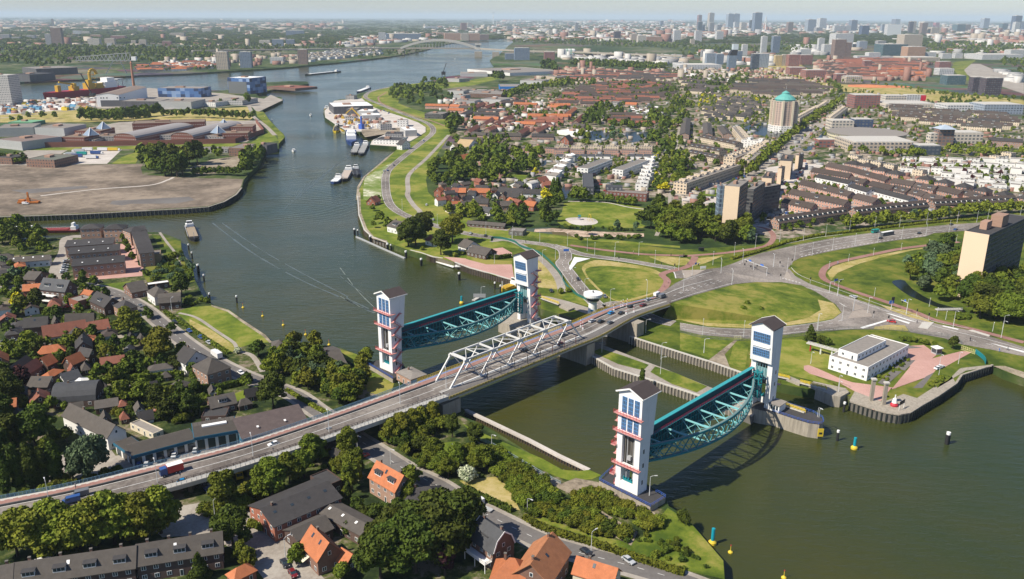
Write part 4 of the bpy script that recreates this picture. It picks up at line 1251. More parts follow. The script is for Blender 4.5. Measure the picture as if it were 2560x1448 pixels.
def roof_geo(L,D,h,roof,rh,ov=.45,th=.22):
 r,g=MB(),MB()
 if roof[0]=='g' or roof in('barrel','barrely','mono','monoy','gambrel','saw'):
  ydir=roof in('gy','barrely','monoy')
  A,B_=(D,L)if ydir else(L,D)
  if roof in('gx','gy'):pr=[(0,h),(B_/2,h+rh),(B_,h)]
  elif roof=='gambrel':pr=[(0,h),(B_*.17,h+rh*.62),(B_/2,h+rh),(B_*.83,h+rh*.62),(B_,h)]
  elif roof in('mono','monoy'):pr=[(0,h),(B_,h+rh)]
  else:pr=[(B_*(1-cos(pi*k/8))/2,h+rh*sin(pi*k/8))for k in range(9)]
  s0=(pr[1][1]-pr[0][1])/max(.1,pr[1][0]-pr[0][0])
  pe=list(pr)
  if roof[:3]!='bar':
   pe[0]=(-ov,pr[0][1]-ov*min(s0,1.2))
   s1=(pr[-2][1]-pr[-1][1])/max(.1,pr[-1][0]-pr[-2][0])
   pe[-1]=(pr[-1][0]+ov,pr[-1][1]-ov*s1 if abs(s1)<1.2 else pr[-1][1]-ov)
  P=(lambda a,b,z:(b,a,z))if ydir else(lambda a,b,z:(a,b,z))
  for(b0,z0),(b1,z1)in zip(pe[:-1],pe[1:]):
   slab(r,[P(-ov,b0,z0),P(A+ov,b0,z0),P(A+ov,b1,z1),P(-ov,b1,z1)],th)
  for a,fl in((0,0),(A,1)):
   poly=[P(a,pr[0][0],h-.01)]+[P(a,b,z)for b,z in pr[1:-1]]+[P(a,pr[-1][0],pr[-1][1])]+([P(a,pr[-1][0],h-.01)]if roof[:4]=='mono' else[])
   poly=poly[::-1]if(fl==0)!=ydir else poly
   if fl==0 and not ydir:poly=poly
   g.face(poly)
  if roof[:4]=='mono':
   q=[P(0,B_,h-.01),P(A,B_,h-.01),P(A,B_,h+rh),P(0,B_,h+rh)]
   g.face(q[::-1]if not ydir else q)
 elif roof=='hip':
  i=min(L,D)/2
  o=ov
  c=[(-o,-o),(L+o,-o),(L+o,D+o),(-o,D+o)]
  ze=h-.1
  if L>=D:R0,R1=(i,D/2,h+rh),(L-i,D/2,h+rh)
  else:R0,R1=(L/2,i,h+rh),(L/2,D-i,h+rh)
  c=[(x,y,ze)for x,y in c]
  if L>=D:F=[[c[0],c[1],R1,R0],[c[1],c[2],R1],[c[2],c[3],R0,R1],[c[3],c[0],R0]]
  else:F=[[c[0],c[1],R0],[c[1],c[2],R1,R0],[c[2],c[3],R1],[c[3],c[0],R0,R1]]
  for f in F:r.face(f)
  r.face(c[::-1])
 else:
  r.box(.25,L-.25,.25,D-.25,h-.3,h+.02)
  g.box(0,L,0,.25,h-.01,h+.35);g.box(0,L,D-.25,D,h-.01,h+.35)
  g.box(0,.25,.25,D-.25,h-.01,h+.35);g.box(L-.25,L,.25,D-.25,h-.01,h+.35)
 return r,g
WINC={}
def win_mesh(w,h):
 k=(round(w,1),round(h,1))
 if k not in WINC:
  mb=MB()
  mb.box(-w/2,w/2,-.06,.05,0,h,WHITE)
  n=2 if w>1.1 else 1
  g=(w-.12*(n+1))/n
  for i in range(n):
   x=-w/2+.12+i*(g+.12)
   mb.box(x,x+g,-.075,-.05,.12,h-.12,GLASS)
  WINC[k]=mb.mesh('window')
 return WINC[k]
def frame_of(s,z,depth=None):
 p=px(s)
 a,b=G(*p[0][:2],z),G(*p[1][:2],z)
 u=b-a;u.z=0
 L=u.length;u.normalize()
 n=Vector((-u.y,u.x,0))
 if len(p)>2:
  c=G(*p[2][:2],z)
  D=(c-b).dot(n)
  if depth:D=depth if D>0 else-depth
 else:D=depth or 8
 if D<0:a,u,n,D=b,-u,-n,-D
 return Vector((a.x,a.y,0)),atan2(u.y,u.x),L,max(2.5,D)
def house(label,s,h,roof,rh,wall,rm,depth=None,cat='house',det=2,group=None,name='house',dorm=0,chim=1,sky_=0,ov=.45,z=GZ,wn=1.3,top=None,fld=None):
 a,rz,L,D=fld if fld else frame_of(s,z+h,depth)
 if name=='house':name=cat.replace(' ','_')
 t=thing(name,label,cat,(a.x,a.y,z),rz,group)
 cx=a+Matrix.Rotation(rz,3,'Z')@Vector((L/2,D/2,0))
 n_=max(1,int(max(L,D)/max(4,min(L,D))))
 for k in range(n_):
  q=a+Matrix.Rotation(rz,3,'Z')@(Vector((L*(k+.5)/n_,D/2,0))if L>D else Vector((L/2,D*(k+.5)/n_,0)))
  FOOT.append((q.x,q.y,max(min(L,D)/2,max(L,D)/2/n_)))
 r,g=roof_geo(L,D,h,roof,rh,ov)
 wl=MB()
 wl.box(0,L,0,D,0,h,bottom=False)
 wl.f.pop();wl.mi.pop()
 wl.xf(Matrix(),g)
 part('wall',wl,wall,t)
 ro=part('roof',r,rm,t)
 gable=roof in('gx','gambrel')
 if det>=2:
  st_=max(1,int(h/2.75))
  R3=Matrix.Rotation(rz,3,'Z')
  for side in range(4):
   length=L if side in(0,2)else D
   nrm=[Vector((0,-1,0)),Vector((1,0,0)),Vector((0,1,0)),Vector((-1,0,0))][side]
   wp=a+R3@[Vector((L/2,0,0)),Vector((L,D/2,0)),Vector((L/2,D,0)),Vector((0,D/2,0))][side]
   if(R3@nrm).dot((CP-wp).normalized())<-.25:continue
   n=max(1,int(length/3.2))
   for fl in range(st_):
    for i in range(n):
     u_=length*(i+.5)/n
     door=fl==0 and i==n//2 and side==0
     me=win_mesh(.95 if door else wn,2.1 if door else 1.35)
     zz=.05 if door else fl*(h/st_)+.95
     pos=[(u_,0,zz),(L,u_,zz),(L-u_,D,zz),(0,D-u_,zz)][side]
     o=link('door' if door else 'window',me,t,pos,side*pi/2)
   if(side in(1,3)and gable)or(side in(0,2)and roof=='gy'):
    pos=[(L/2,0,h+.3),(L,D/2,h+.3),(L/2,D,h+.3),(0,D/2,h+.3)][side]
    link('window',win_mesh(1.,1.3),t,pos,side*pi/2)
 ridge_z=h+rh
 if chim and det>=1:
  for k in range(chim):
   mb=MB()
   if roof=='flat':x,y=L*(k+.5)/chim,D*.6
   elif roof in('gy',):x,y=L/2+.5,D*(.15 if k==0 else .85)
   else:x,y=L*(.12+.76*k/max(1,chim-1))if chim>1 else L*.3,D/2+.3
   mb.box(x-.35,x+.35,y-.3,y+.3,ridge_z-.9,ridge_z+1.,BRICK)
   mb.box(x-.42,x+.42,y-.37,y+.37,ridge_z+1.003,ridge_z+1.12,CONCD)
   part('chimney',mb,BRICK,ro)
 sl_=rh/(D/2)if D else 0
 for k in range(dorm):
# dormer on the front slope (ridge along x)
  x=L*(k+.5)/dorm
  w=min(3.2,L/dorm*.62)
  yf=D*.13
  zf_=h+sl_*yf+.15
  mb=MB()
  mb.box(x-w/2,x+w/2,yf,yf+min(D*.35,1.5/max(.2,sl_)+.2),zf_,zf_+1.45)
  d_=part('dormer',mb,WHITE,ro)
  mb=MB();mb.box(x-w/2-.15,x+w/2+.15,yf-.25,yf+min(D*.35,1.5/max(.2,sl_)+.3),zf_+1.453,zf_+1.6);part('dormer_roof',mb,BITU,d_)
  mb=MB()
  nw=max(1,int(w/.9))
  for i in range(nw):
   xa=x-w/2+.1+i*(w-.1)/nw
   mb.box(xa,xa+(w-.1)/nw-.12,yf-.04,yf-.003,zf_+.35,zf_+1.3)
  part('dormer_window',mb,GLASS,d_)
 for k in range(sky_):
  x=L*(k+.6)/(sky_+.4)
  b0,b1=D*.28,D*.28+.9
  mb=MB()
  if roof=='gy':
   s2=rh/(L/2);y=D*(k+.5)/sky_
   slab(mb,[(L*.68,y-.5,h+rh-s2*(L*.18)+.24),(L*.68+.9,y-.5,h+rh-s2*(L*.18+.9)+.24),(L*.68+.9,y+.5,h+rh-s2*(L*.18+.9)+.24),(L*.68,y+.5,h+rh-s2*(L*.18)+.24)],.1)
  else:
   slab(mb,[(x,b0,h+sl_*b0+.24),(x+.8,b0,h+sl_*b0+.24),(x+.8,b1,h+sl_*b1+.24),(x,b1,h+sl_*b1+.24)],.1)
  part('skylight',mb,WHITE if roof=='flat' or L>18 else GLASS,ro)
 return t
# records of houses whose detail is decided once all are known
HREC=[]
def rec(fld,h,roof,rh,wall,rm,label,cat,group,dorm=0,z=GZ):
 HREC.append(dict(f=fld,h=h,roof=roof,rh=rh,wall=wall,rm=rm,label=label,cat=cat,group=group,dorm=dorm,z=z))
 a,rz,L,D=fld
 n_=max(1,int(max(L,D)/max(4,min(L,D))))
 R3=Matrix.Rotation(rz,3,'Z')
 for k in range(n_):
  q=a+R3@(Vector((L*(k+.5)/n_,D/2,0))if L>D else Vector((L/2,D*(k+.5)/n_,0)))
  FOOT.append((q.x,q.y,max(min(L,D)/2,max(L,D)/2/n_)))
def row(label,s,h,rh,wall,rm,depth=9,roof='gx',dorm=0,cat='terraced row',group='rows of terraced houses on the east bank'):
 rec(frame_of(s,GZ+h,depth),h,roof,rh,wall,rm,label,cat,group,dorm)
def field(label,poly,ax,pitch,Lr,gap,D,h,roof,rh,walls,roofs,cat='terraced row',group='rows of terraced houses on the east bank',jit=.0,keep=1.,dorm=0,turn=.0):
 P=px(poly)
 W_=[G(p[0],p[1])for p in P]
 q=px(ax)
 u=G(*q[1][:2])-G(*q[0][:2]);u.z=0;u.normalize()
 n=Vector((-u.y,u.x,0))
 us,ns=[w.dot(u)for w in W_],[w.dot(n)for w in W_]
 pol=list(zip(us,ns))
 b=min(ns)+pitch/2
 while b<max(ns):
  a=min(us)+random.uniform(0,Lr*.6)
  while a<max(us):
   L=Lr*random.uniform(.7,1.25)
   ok=all(inside(a+k*L,b+e,pol)for k in(0,.5,1)for e in(0,D))
   if ok and random.random()<keep:
    o=u*a+n*(b+random.uniform(-jit,jit))
    rz=atan2(u.y,u.x)+random.uniform(-turn,turn)
    clash=any((o.x+u.x*L/2-f[0])**2+(o.y+u.y*L/2-f[1])**2<(f[2]+D*.4)**2 for f in FOOT[-0:][:FN])if FN else False
    if not clash:
     rec((Vector((o.x,o.y,0)),rz,L,D),h*random.uniform(.9,1.12),roof if isinstance(roof,str)else random.choice(roof),rh*random.uniform(.9,1.1)if rh else 0,random.choice(walls),random.choice(roofs),label,cat,group,dorm)
   a+=L+gap*random.uniform(.6,1.8)
  b+=pitch
FN=0
# foliage
def crown_arrays(lobes,n,size,seed,inner=True,flat=.7):
 r=np.random.default_rng(seed)
 L=np.array(lobes)
 w=(L[:,3]*L[:,4])**1.
 idx=r.choice(len(L),n,p=w/w.sum())
 d=r.normal(size=(n,3))
 d[:,2]=np.abs(d[:,2])*.9-.35*r.random(n)
 d/=np.linalg.norm(d,axis=1)[:,None]
 c=L[idx,:3]+d*L[idx,3:6]*r.uniform(.78,1.18,n)[:,None]
 nrm=d+r.normal(size=(n,3))*flat
 nrm/=np.linalg.norm(nrm,axis=1)[:,None]
 t=np.cross(nrm,r.normal(size=(n,3)))
 t/=np.linalg.norm(t,axis=1)[:,None]
 b=np.cross(nrm,t)
 s=size*r.uniform(.6,1.35,n)[:,None]/2
 V=np.stack([c-t*s-b*s,c+t*s-b*s*.8,c+t*s*.9+b*s,c-t*s+b*s*1.1],1).reshape(-1,3)
 F=np.arange(4*n).reshape(-1,4)
 if inner:
  vs,fs=[],[]
  for l in L:
   k0=len(V)+sum(len(v)for v in vs)
   nu,nv_=7,4
   ring=[]
   for j in range(nv_+1):
    ph=pi*j/nv_
    for i in range(nu):
     th=2*pi*i/nu
     ring.append((l[0]+.72*l[3]*sin(ph)*cos(th),l[1]+.72*l[4]*sin(ph)*sin(th),l[2]+.72*l[5]*cos(ph)))
   vs.append(np.array(ring))
   for j in range(nv_):
    for i in range(nu):
     fs.append((k0+j*nu+i,k0+(j+1)*nu+i,k0+(j+1)*nu+(i+1)%nu,k0+j*nu+(i+1)%nu))
  V=np.concatenate([V]+vs)
  F=np.concatenate([F,np.array(fs)])
 return V,F
def mesh_np(name,V,F,mats,mi=None):
 me=bpy.data.meshes.new(name)
 me.vertices.add(len(V));me.vertices.foreach_set('co',V.astype(np.float32).ravel())
 me.loops.add(F.size);me.loops.foreach_set('vertex_index',F.astype(np.int32).ravel())
 me.polygons.add(len(F))
 me.polygons.foreach_set('loop_start',np.arange(0,F.size,4,dtype=np.int32))
 for m in mats:me.materials.append(m)
 if mi is not None:me.polygons.foreach_set('material_index',mi.astype(np.int32))
 me.update(calc_edges=True)
 return me
def lobes_of(kind,seed):
 r=random.Random(seed)
 out=[]
 if kind=='round':
  R=4.
  for k in range(32):
   a,e=r.uniform(0,2*pi),r.uniform(-.8,1.45)
   q=r.uniform(.45,1.)*R
   s=r.uniform(.55,1.75)
   out.append((q*cos(a)*cos(e),q*sin(a)*cos(e),5.5+q*.98*sin(e),s,s,s*.85))
  out.append((0,0,5.4,3.,3.,3.2))
 elif kind=='tall':
  for k in range(20):
   z=r.uniform(2.8,8.8)
   w=2.2*sin(pi*min(1,(z-1.2)/9.4))**.7
   a=r.uniform(0,2*pi)
   s=r.uniform(.7,1.25)
   out.append((w*cos(a)*.8,w*sin(a)*.8,z,s,s,s*1.1))
  out.append((0,0,5.6,1.5,1.5,3.6))
 elif kind=='poplar':
  for k in range(14):
   z=1.4+k*.62
   w=.75*sin(pi*min(1,(z+.6)/10.9))
   out.append((r.uniform(-.35,.35),r.uniform(-.35,.35),z,w+.35,w+.35,.8))
 elif kind=='cone':
  for k in range(12):
   z=1.2+k*.72
   w=2.6*(1-(z-.8)/9.4)+.3
   a=r.uniform(0,6.28)
   out.append((w*.25*cos(a),w*.25*sin(a),z,w,w,.8))
 elif kind=='willow':
  for k in range(20):
   a,q=r.uniform(0,2*pi),r.uniform(1.2,3.6)
   out.append((q*cos(a),q*sin(a),r.uniform(3.5,7.6)-q*.3,1.3,1.3,2.))
  out.append((0,0,6.,2.6,2.6,3.))
 else:
  for k in range(14):
   a,q=r.uniform(0,2*pi),r.uniform(.5,4.5)
   out.append((q*cos(a),q*sin(a),r.uniform(2.5,6.5),r.uniform(1.8,3.),r.uniform(1.8,3.),r.uniform(2.,3.2)))
  out.append((0,0,3.6,4.2,4.2,4.6))
 return out
CR={}
def crown(kind,lvl,var):
 k=(kind,lvl,var)
 if k not in CR:
  lb=lobes_of(kind,31*var+hash_(kind))
  if lvl==0:V,F=crown_arrays(lb,6500,.40,var+5)
  elif lvl==1:V,F=crown_arrays(lb,1300,.78,var+5)
  elif lvl==2:V,F=crown_arrays(lb[::2]+lb[-1:],320,1.35,var+5)
  else:V,F=crown_arrays(lb[::4]+lb[-1:],46,2.4,var+5,inner=False,flat=.35)
  if kind=='bush' and lvl<3:V=V.copy()
  CR[k]=(V,F,None)
 return CR[k]
def hash_(s):return sum(ord(c)*(i+3)for i,c in enumerate(s))%97
CM={}
def crown_mesh(kind,lvl,var,colr):
 k=(kind,lvl,var,colr)
 if k not in CM:
  V,F,_=crown(kind,lvl,var)
  CM[k]=mesh_np('crown',V,F,[FOL[colr]])
 return CM[k]
TRK={}
def trunk_mesh(kind):
 if kind not in TRK:
  mb=MB()
  r=random.Random(hash_(kind))
  hh=6.
  mb.lathe([(.34,0),(.24,1.2),(.19,3.4),(.08,hh)],7,cap=False)
  if kind in('round','tall','willow'):
   for k in range(6):
    a=2*pi*k/6+r.random()
    q=2.6 if kind!='tall' else 1.3
    mb.tube([(0,0,2.6+k*.3),(q*.5*cos(a),q*.5*sin(a),4.2+k*.3),(q*cos(a),q*sin(a),5.6+k*.3)],.1,5)
  TRK[kind]=mb.mesh('trunk',BARK)
 return TRK[kind]
TREES=[]
def occupied(x,y,r):
 if not FOOT:return False
 A=FOOTA
 return bool(np.any((A[:,0]-x)**2+(A[:,1]-y)**2<(A[:,2]*.9+r)**2))
def tree(label,cat,colr,kind,h,pts,group=None,z=GZ,vary=.12):
 for p in px(pts):
  w=G(p[0],p[1],z)
  TREES.append((w.x,w.y,z,h*random.uniform(1-vary,1+vary)if len(p)<3 else p[2],kind,colr,label,cat,group))
def treeline(label,cat,colr,kind,h,s,n,group=None,z=GZ,jit=1.):
 W_=[Vector(G(p[0],p[1],z))for p in px(s)]
 Ls=[(b-a).length for a,b in zip(W_[:-1],W_[1:])]
 T=sum(Ls)
 for k in range(n):
  d=T*(k+.5)/n
  for a,b,l in zip(W_[:-1],W_[1:],Ls):
   if d<=l:
    q=a+(b-a)*(d/l);break
   d-=l
  TREES.append((q.x+random.uniform(-jit,jit),q.y+random.uniform(-jit,jit),z,h*random.uniform(.85,1.15),kind,random.choice(colr)if isinstance(colr,tuple)else colr,label,cat,group))
def wood(label,cat,cols,kinds,h,poly,n,group=None,z=GZ,avoid=True,sep=.32):
 P=px(poly)
 W_=[G(p[0],p[1],z)for p in P]
 x0,x1=min(w.x for w in W_),max(w.x for w in W_)
 y0,y1=min(w.y for w in W_),max(w.y for w in W_)
 pol=[(w.x,w.y)for w in W_]
 got,tries=[],0
 while len(got)<n and tries<n*30:
  tries+=1
  x,y=random.uniform(x0,x1),random.uniform(y0,y1)
  if not inside(x,y,pol):continue
  hh=h*random.uniform(.7,1.25)
  if avoid and occupied(x,y,hh*.18):continue
  if any((x-a)**2+(y-b)**2<(hh*sep)**2 for a,b in got[-60:]):continue
  got.append((x,y))
  TREES.append((x,y,z,hh,random.choice(kinds),random.choice(cols),label,cat,group))
def hedge(label,s,w=1.3,h=1.6,colr='mid',z=GZ,cat='hedge'):
 W_=[Vector(G(p[0],p[1],z))for p in px(s)]
 c=W_[0]
 L=[q-c for q in W_]
 T=sum((b-a).length for a,b in zip(L[:-1],L[1:]))
 mb=MB()
 for a,b in zip(L[:-1],L[1:]):mb.beam(a+Vector((0,0,h/2)),b+Vector((0,0,h/2)),w*.85,h*.92)
 n=int(T*(w+2*h)*5)
 n=min(n,7000)
 r=rng
 V0=np.array(mb.v);F0=np.array(mb.f)
 R_=[Vector(p)for p in resample([tuple(q)for q in L],.25)]
 pts=np.array([tuple(p)for p in R_])
 i=r.integers(0,len(pts)-1,n)
 tdir=pts[i+1]-pts[i]
 tdir/=np.maximum(1e-6,np.linalg.norm(tdir,axis=1))[:,None]
 side=np.stack([-tdir[:,1],tdir[:,0],np.zeros(n)],1)
 which=r.random(n)
 off=np.where(which<.4,r.uniform(-w/2,w/2,n),np.where(which<.7,-w/2,w/2))
 zz=np.where(which<.4,h,r.uniform(.1,h,n))*r.uniform(.9,1.1,n)
 cc=pts[i]+side*off[:,None];cc[:,2]=zz
 nr=r.normal(size=(n,3));nr[:,2]+=.6
 nr/=np.linalg.norm(nr,axis=1)[:,None]
 t=np.cross(nr,r.normal(size=(n,3)));t/=np.linalg.norm(t,axis=1)[:,None]
 b=np.cross(nr,t)
 s_=r.uniform(.18,.42,n)[:,None]
 V=np.stack([cc-t*s_-b*s_,cc+t*s_-b*s_,cc+t*s_+b*s_,cc-t*s_+b*s_],1).reshape(-1,3)
 o=link('hedge',mesh_np('hedge',np.concatenate([V,V0]),np.concatenate([np.arange(4*n).reshape(-1,4),F0+4*n]),[FOL[colr]]),None,c)
 return tag(o,label,cat)
# vehicles
CARC=dict(white=(.72,.72,.72),black=(.02,.02,.024),silver=(.42,.44,.46),grey=(.14,.15,.165),blue=(.03,.08,.25),red=(.50,.02,.02),teal=(.02,.30,.26),wine=(.16,.015,.02),bright=(.02,.28,.62),green=(.05,.12,.06),yellow=(.65,.45,.03))
PROTO={}
def carpaint(c):return M('car_paint_'+c,CARC[c],.28,var=.02,spec=.6)
def wheels(t,xs,w,r=.33):
 k=('wheel',r)
 if k not in PROTO:
  mb=MB()
  for a in(-.11,.11):
   q=[(r*cos(2*pi*i/10),a,r*sin(2*pi*i/10))for i in range(10)]
   mb.face(q if a<0 else q[::-1],STEEL if False else RUBBER)
  for i in range(10):
   a,b=2*pi*i/10,2*pi*(i+1)/10
   mb.face([(r*cos(a),-.11,r*sin(a)),(r*cos(a),.11,r*sin(a)),(r*cos(b),.11,r*sin(b)),(r*cos(b),-.11,r*sin(b))],RUBBER)
  for a in(-.125,.125):
   q=[(r*.55*cos(2*pi*i/8),a,r*.55*sin(2*pi*i/8))for i in range(8)]
   mb.face(q if a<0 else q[::-1],STEEL)
  PROTO[k]=mb.mesh('wheel')
 for x in xs:
  for y in(-w/2+.06,w/2-.06):link('wheel',PROTO[k],t,(x,y,r))
def extr(mb,prof,y0,y1,m,taper=.0):
 z0=min(p[1]for p in prof);z1=max(p[1]for p in prof)
 f=lambda z:taper*(z-z0)/max(1e-6,z1-z0)
 A=[(x,y0+f(z),z)for x,z in prof]
 B_=[(x,y1-f(z),z)for x,z in prof]
 mb.face(A,m);mb.face(B_[::-1],m)
 for i in range(len(prof)):
  j=(i+1)%len(prof)
  mb.face([A[j],A[i],B_[i],B_[j]],m)
def car_proto(kind,c):
 k=(kind,c)
 if k in PROTO:return PROTO[k]
 P_=carpaint(c)
 parts=[]
 body,gl=MB(),MB()
 if kind=='car' or kind=='hatch':
  L=4.4 if kind=='car' else 3.9
  e=L/2
  extr(body,[(-e,.35),(e,.35),(e,.72),(e-.25,.80),(e-1.15,.93),(-e+.25,.98),(-e,.85)],-.86,.86,P_,.05)
  r0=-e+(.45 if kind=='car' else .12)
  extr(gl,[(r0,.95),(e-1.2,.92),(e-1.95,1.38),(r0+.55,1.40)],-.80,.80,GLASS,.14)
  body.box(r0+.5,e-1.9,-.66,.66,1.383,1.45,P_)
  wx=(-e+.8,e-.8)
  lights=[(e-.08,-.62),(e-.08,.62)]
 elif kind=='van':
  e=2.6
  extr(body,[(-e,.4),(e,.4),(e,1.),(e-.7,1.2),(e-1.2,2.),(-e,2.05)],-.95,.95,P_,.08)
  extr(gl,[(e-.76,1.26),(e-.70,1.24),(e-1.14,1.92),(e-1.2,1.94)],-.82,.82,GLASS)
  gl.box(e-2.2,e-1.3,-.965,-.90,1.25,1.8,GLASS);gl.box(e-2.2,e-1.3,.90,.965,1.25,1.8,GLASS)
  wx=(-e+.9,e-.9);lights=[(e-.05,-.7),(e-.05,.7)]
 parts.append(('body',body.mesh('body')));parts.append(('windows',gl.mesh('windows')))
 hl=MB();hl.box(-.05,.06,-.16,.16,-.09,.09,WHITE)
 PROTO[k]=(parts,wx,lights,hl.mesh('headlight'))
 return PROTO[k]
def place_car(label,kind,c,p,rz,group,cat='car',wheel=True):
 parts,wx,lights,hl=car_proto(kind,c)
 t=thing({'car':'car','hatch':'car','van':'van'}[kind],label,cat,p,rz,group)
 for n_,me in parts:link(n_,me,t)
 if wheel:
  wheels(t,wx,1.86)
  for x,y in lights:link('headlight',hl,t,(x,y,.68))
 return t
def cars(where,vec,s,group,z=GZ,dz=.2,kind='car'):
 t_='o'
 for w in s.split():
  if w in TILE:t_=w;continue
  a=w.split(',')
  p=P1(f'{t_} {a[0]},{a[1]}')
  zz=zf(p[0])if z=='zf' else z
  A,B_=G(p[0],p[1],zz),G(p[0]+vec[0],p[1]+vec[1],zz)
  kd=a[3]if len(a)>3 else kind
  c=a[2]
  place_car(f'{c if c != "bright" else "bright blue"} {"van" if kd == "van" else "car"} {where}',kd,c,A+Vector((0,0,dz)),atan2(B_.y-A.y,B_.x-A.x),group,'van' if kd=='van' else 'car',wheel=A.y<900)
def lorry(label,s,vec,cabc,boxc,L=9.,z=GZ,h=3.4,top=None,group=None):
 p=P1(s)
 A,B_=G(p[0],p[1],z),G(p[0]+vec[0],p[1]+vec[1],z)
 t=thing('lorry',label,'lorry',A+Vector((0,0,.1)),atan2(B_.y-A.y,B_.x-A.x),group)
 mb=MB();extr(mb,[(0,.6),(2.2,.6),(2.3,1.6),(2.,3.),(0,3.1)],-1.15,1.15,None,.05);part('cab',mb,carpaint(cabc),t)
 mb=MB();extr(mb,[(2.26,1.75),(2.33,1.7),(2.1,2.8),(2.03,2.8)],-1.,1.,None);part('windscreen',mb,GLASS,t)
 mb=MB();mb.box(-L+2.2,-.2,-1.25,1.25,.9,h);part('cargo_box',mb,carpaint(boxc),t)
 if top:
  mb=MB();mb.box(-L+2.2,-.2,-1.25,1.25,h+.003,h+.06);part('box_roof',mb,top,t)
 mb=MB();mb.box(-L+2.2,2.,-.5,.5,.55,.89);part('chassis',mb,DARK,t)
 wheels(t,(1.2,-L+3.6,-L+4.8),2.5,.5)
 return t
# street furniture
def lamp_meshes(h):
 k=('lamp',h)
 if k not in PROTO:
  a,b=MB(),MB()
  a.lathe([(.16,0),(.09,h*.6),(.07,h)],6,cap=False)
  a.tube([(0,0,h-.05),(.7,0,h+.35),(1.6,0,h+.4)],.06,5)
  b.box(1.3,2.3,-.16,.16,h+.34,h+.5)
  PROTO[k]=(a.mesh('pole',GALV),b.mesh('lamp_head',GALV))
 return PROTO[k]
def lamps(where,s,h=9.,z=GZ,vec=(1,0),group='street lamps',ang=None):
 for p in px(s):
  zz=zf(p[0])if z=='zf' else(p[2]if len(p)>2 else z)
  A,B_=G(p[0],p[1],zz),G(p[0]+vec[0],p[1]+vec[1],zz)
  t=thing('street_lamp',f'grey street lamp {where}','street lamp',A,atan2(B_.y-A.y,B_.x-A.x)if ang is None else ang,group)
  a,b=lamp_meshes(h)
  link('pole',a,t);link('lamp_head',b,t)
# foreground houses
house('brick house with bright orange roof and two white dormers beside the red parked car','H 215,690 405,800 545,740',6.2,'gx',4.3,BRICKP,R_OR,dorm=2,chim=2,sky_=1)
t=house('brick house with slate gambrel roof, white edges and a white balcony','H 965,1140 1128,1255 1285,1172',6.,'gambrel',5.2,BRICK,R_GR,dorm=1,chim=2)
t0=t
W_=Vector((0,-2.6,0))
mb=MB()
Lh=frame_of('H 965,1140 1128,1255 1285,1172',10)[2]
mb.box(.2,Lh-.2,-2.8,-.1,2.9,3.1)
b_=part('balcony',mb,WHITE,t0)
mb=MB();rail(mb,[(.2,-.1,3.1),(.2,-2.75,3.1),(Lh-.2,-2.75,3.1),(Lh-.2,-.1,3.1)],1.,.45,.06);part('balustrade',mb,WHITE,b_)
for x in(.4,Lh/2,Lh-.4):
 PB('post',b_,WHITE,x-.1,x+.1,-2.7,-2.5,0,2.9)
mb=MB()
for y in(-.5,):
 A_=frame_of('H 965,1140 1128,1255 1285,1172',10)
 D_=A_[3]
 for x in(-.5,A_[2]+.5):
  pr=[(0,5.8),(D_*.17,6+3.2),(D_/2,11.3),(D_*.83,9.2),(D_,5.8)]
  for a,b in zip(pr[:-1],pr[1:]):mb.beam((x,a[0],a[1]+.15),(x,b[0],b[1]+.15),.12,.4)
part('bargeboard',mb,WHITE,t0)
house('large school like building with broad brown tiled roof right of the gambrel house','H 1545,1475 1690,1245 1450,1160',7.,'gx',4.6,BRICK,tiles('rusty_orange_tiles',(.38,.16,.075)),chim=2,sky_=1,ov=.7)
house('orange tiled wing in front of the large brown roofed building','H 1110,1455 1395,1490 1400,1330',5.2,'hip',4.6,BRICK,R_OR,chim=1)
house('orange red tiled house at the bottom edge with a solar panel, lowest by the street','H 1720,1400 2010,1490 2060,1385',4.6,'gx',3.2,CREAM,R_OR,chim=1,sky_=1)
t=house('brick house with orange gable roof and pale awning beside the black parked car','g 2222,1180 2345,1312 2530,1245',5.2,'gx',4.4,BRICK,R_OR,chim=1,sky_=2)
mb=MB();slab(mb,[(.8,-.05,3.4),(5.5,-.05,3.4),(5.5,-2.2,2.5),(.8,-2.2,2.5)],.08);part('awning',mb,CREAM,t)
house('small orange roofed annexe at the left of the big dark trees','H -30,1300 40,1345 130,1280',3.,'gx',2.4,BRICKD,R_OR,det=2,chim=0)
t=house('big dark barrel roofed workshop with scattered skylights','g 1842,905 2025,1062 2510,842',5.5,'gy',2.6,BRICKR,R_DK,chim=1,sky_=4,cat='workshop')
house('dark gabled shop with blue and white flags below the workshop','g 2100,1085 2212,1182 2445,1062',4.,'gy',2.2,BRICKD,R_GY,chim=0,cat='workshop')
house('long low grey roofed shed right of the workshop','o 788,1276 900,1337 936,1303',4.,'gx',1.2,BRICKD,R_GY,chim=0,cat='shed',sky_=3)
house('dark flat shed behind the big workshop','g 2290,690 2400,770 2560,740',4.,'flat',0,BRICKD,BITU,cat='shed',chim=0)
house('black pyramid roofed bungalow right of the orange roofed dormer house','H 480,880 760,850 700,760',3.,'hip',2.6,BRICKD,R_DK,chim=1)
house('brick terrace with dark roof and wide dormers, the right row at the bottom left','g 1010,1350 1640,1248',5.6,'gx',3.8,BRICKD,R_GY,depth=9.5,dorm=3,chim=4,cat='terraced row',sky_=1)
house('brick terrace with dark roof and wide dormers, the left row at the bottom left','g 90,1495 992,1362',5.6,'gx',3.8,BRICKD,R_GY,depth=9.5,dorm=4,chim=4,cat='terraced row',sky_=1)
house('terrace end with dark roof in the bottom left corner','g -260,1560 80,1500',5.6,'gx',3.8,BRICKD,R_GY,depth=9.5,dorm=1,chim=2,cat='terraced row')
house('orange roofed low house cut by the bottom edge left of the street corner','g 1730,1460 1890,1380 1840,1330',3.,'hip',2.2,BRICKR,R_OR,chim=0)
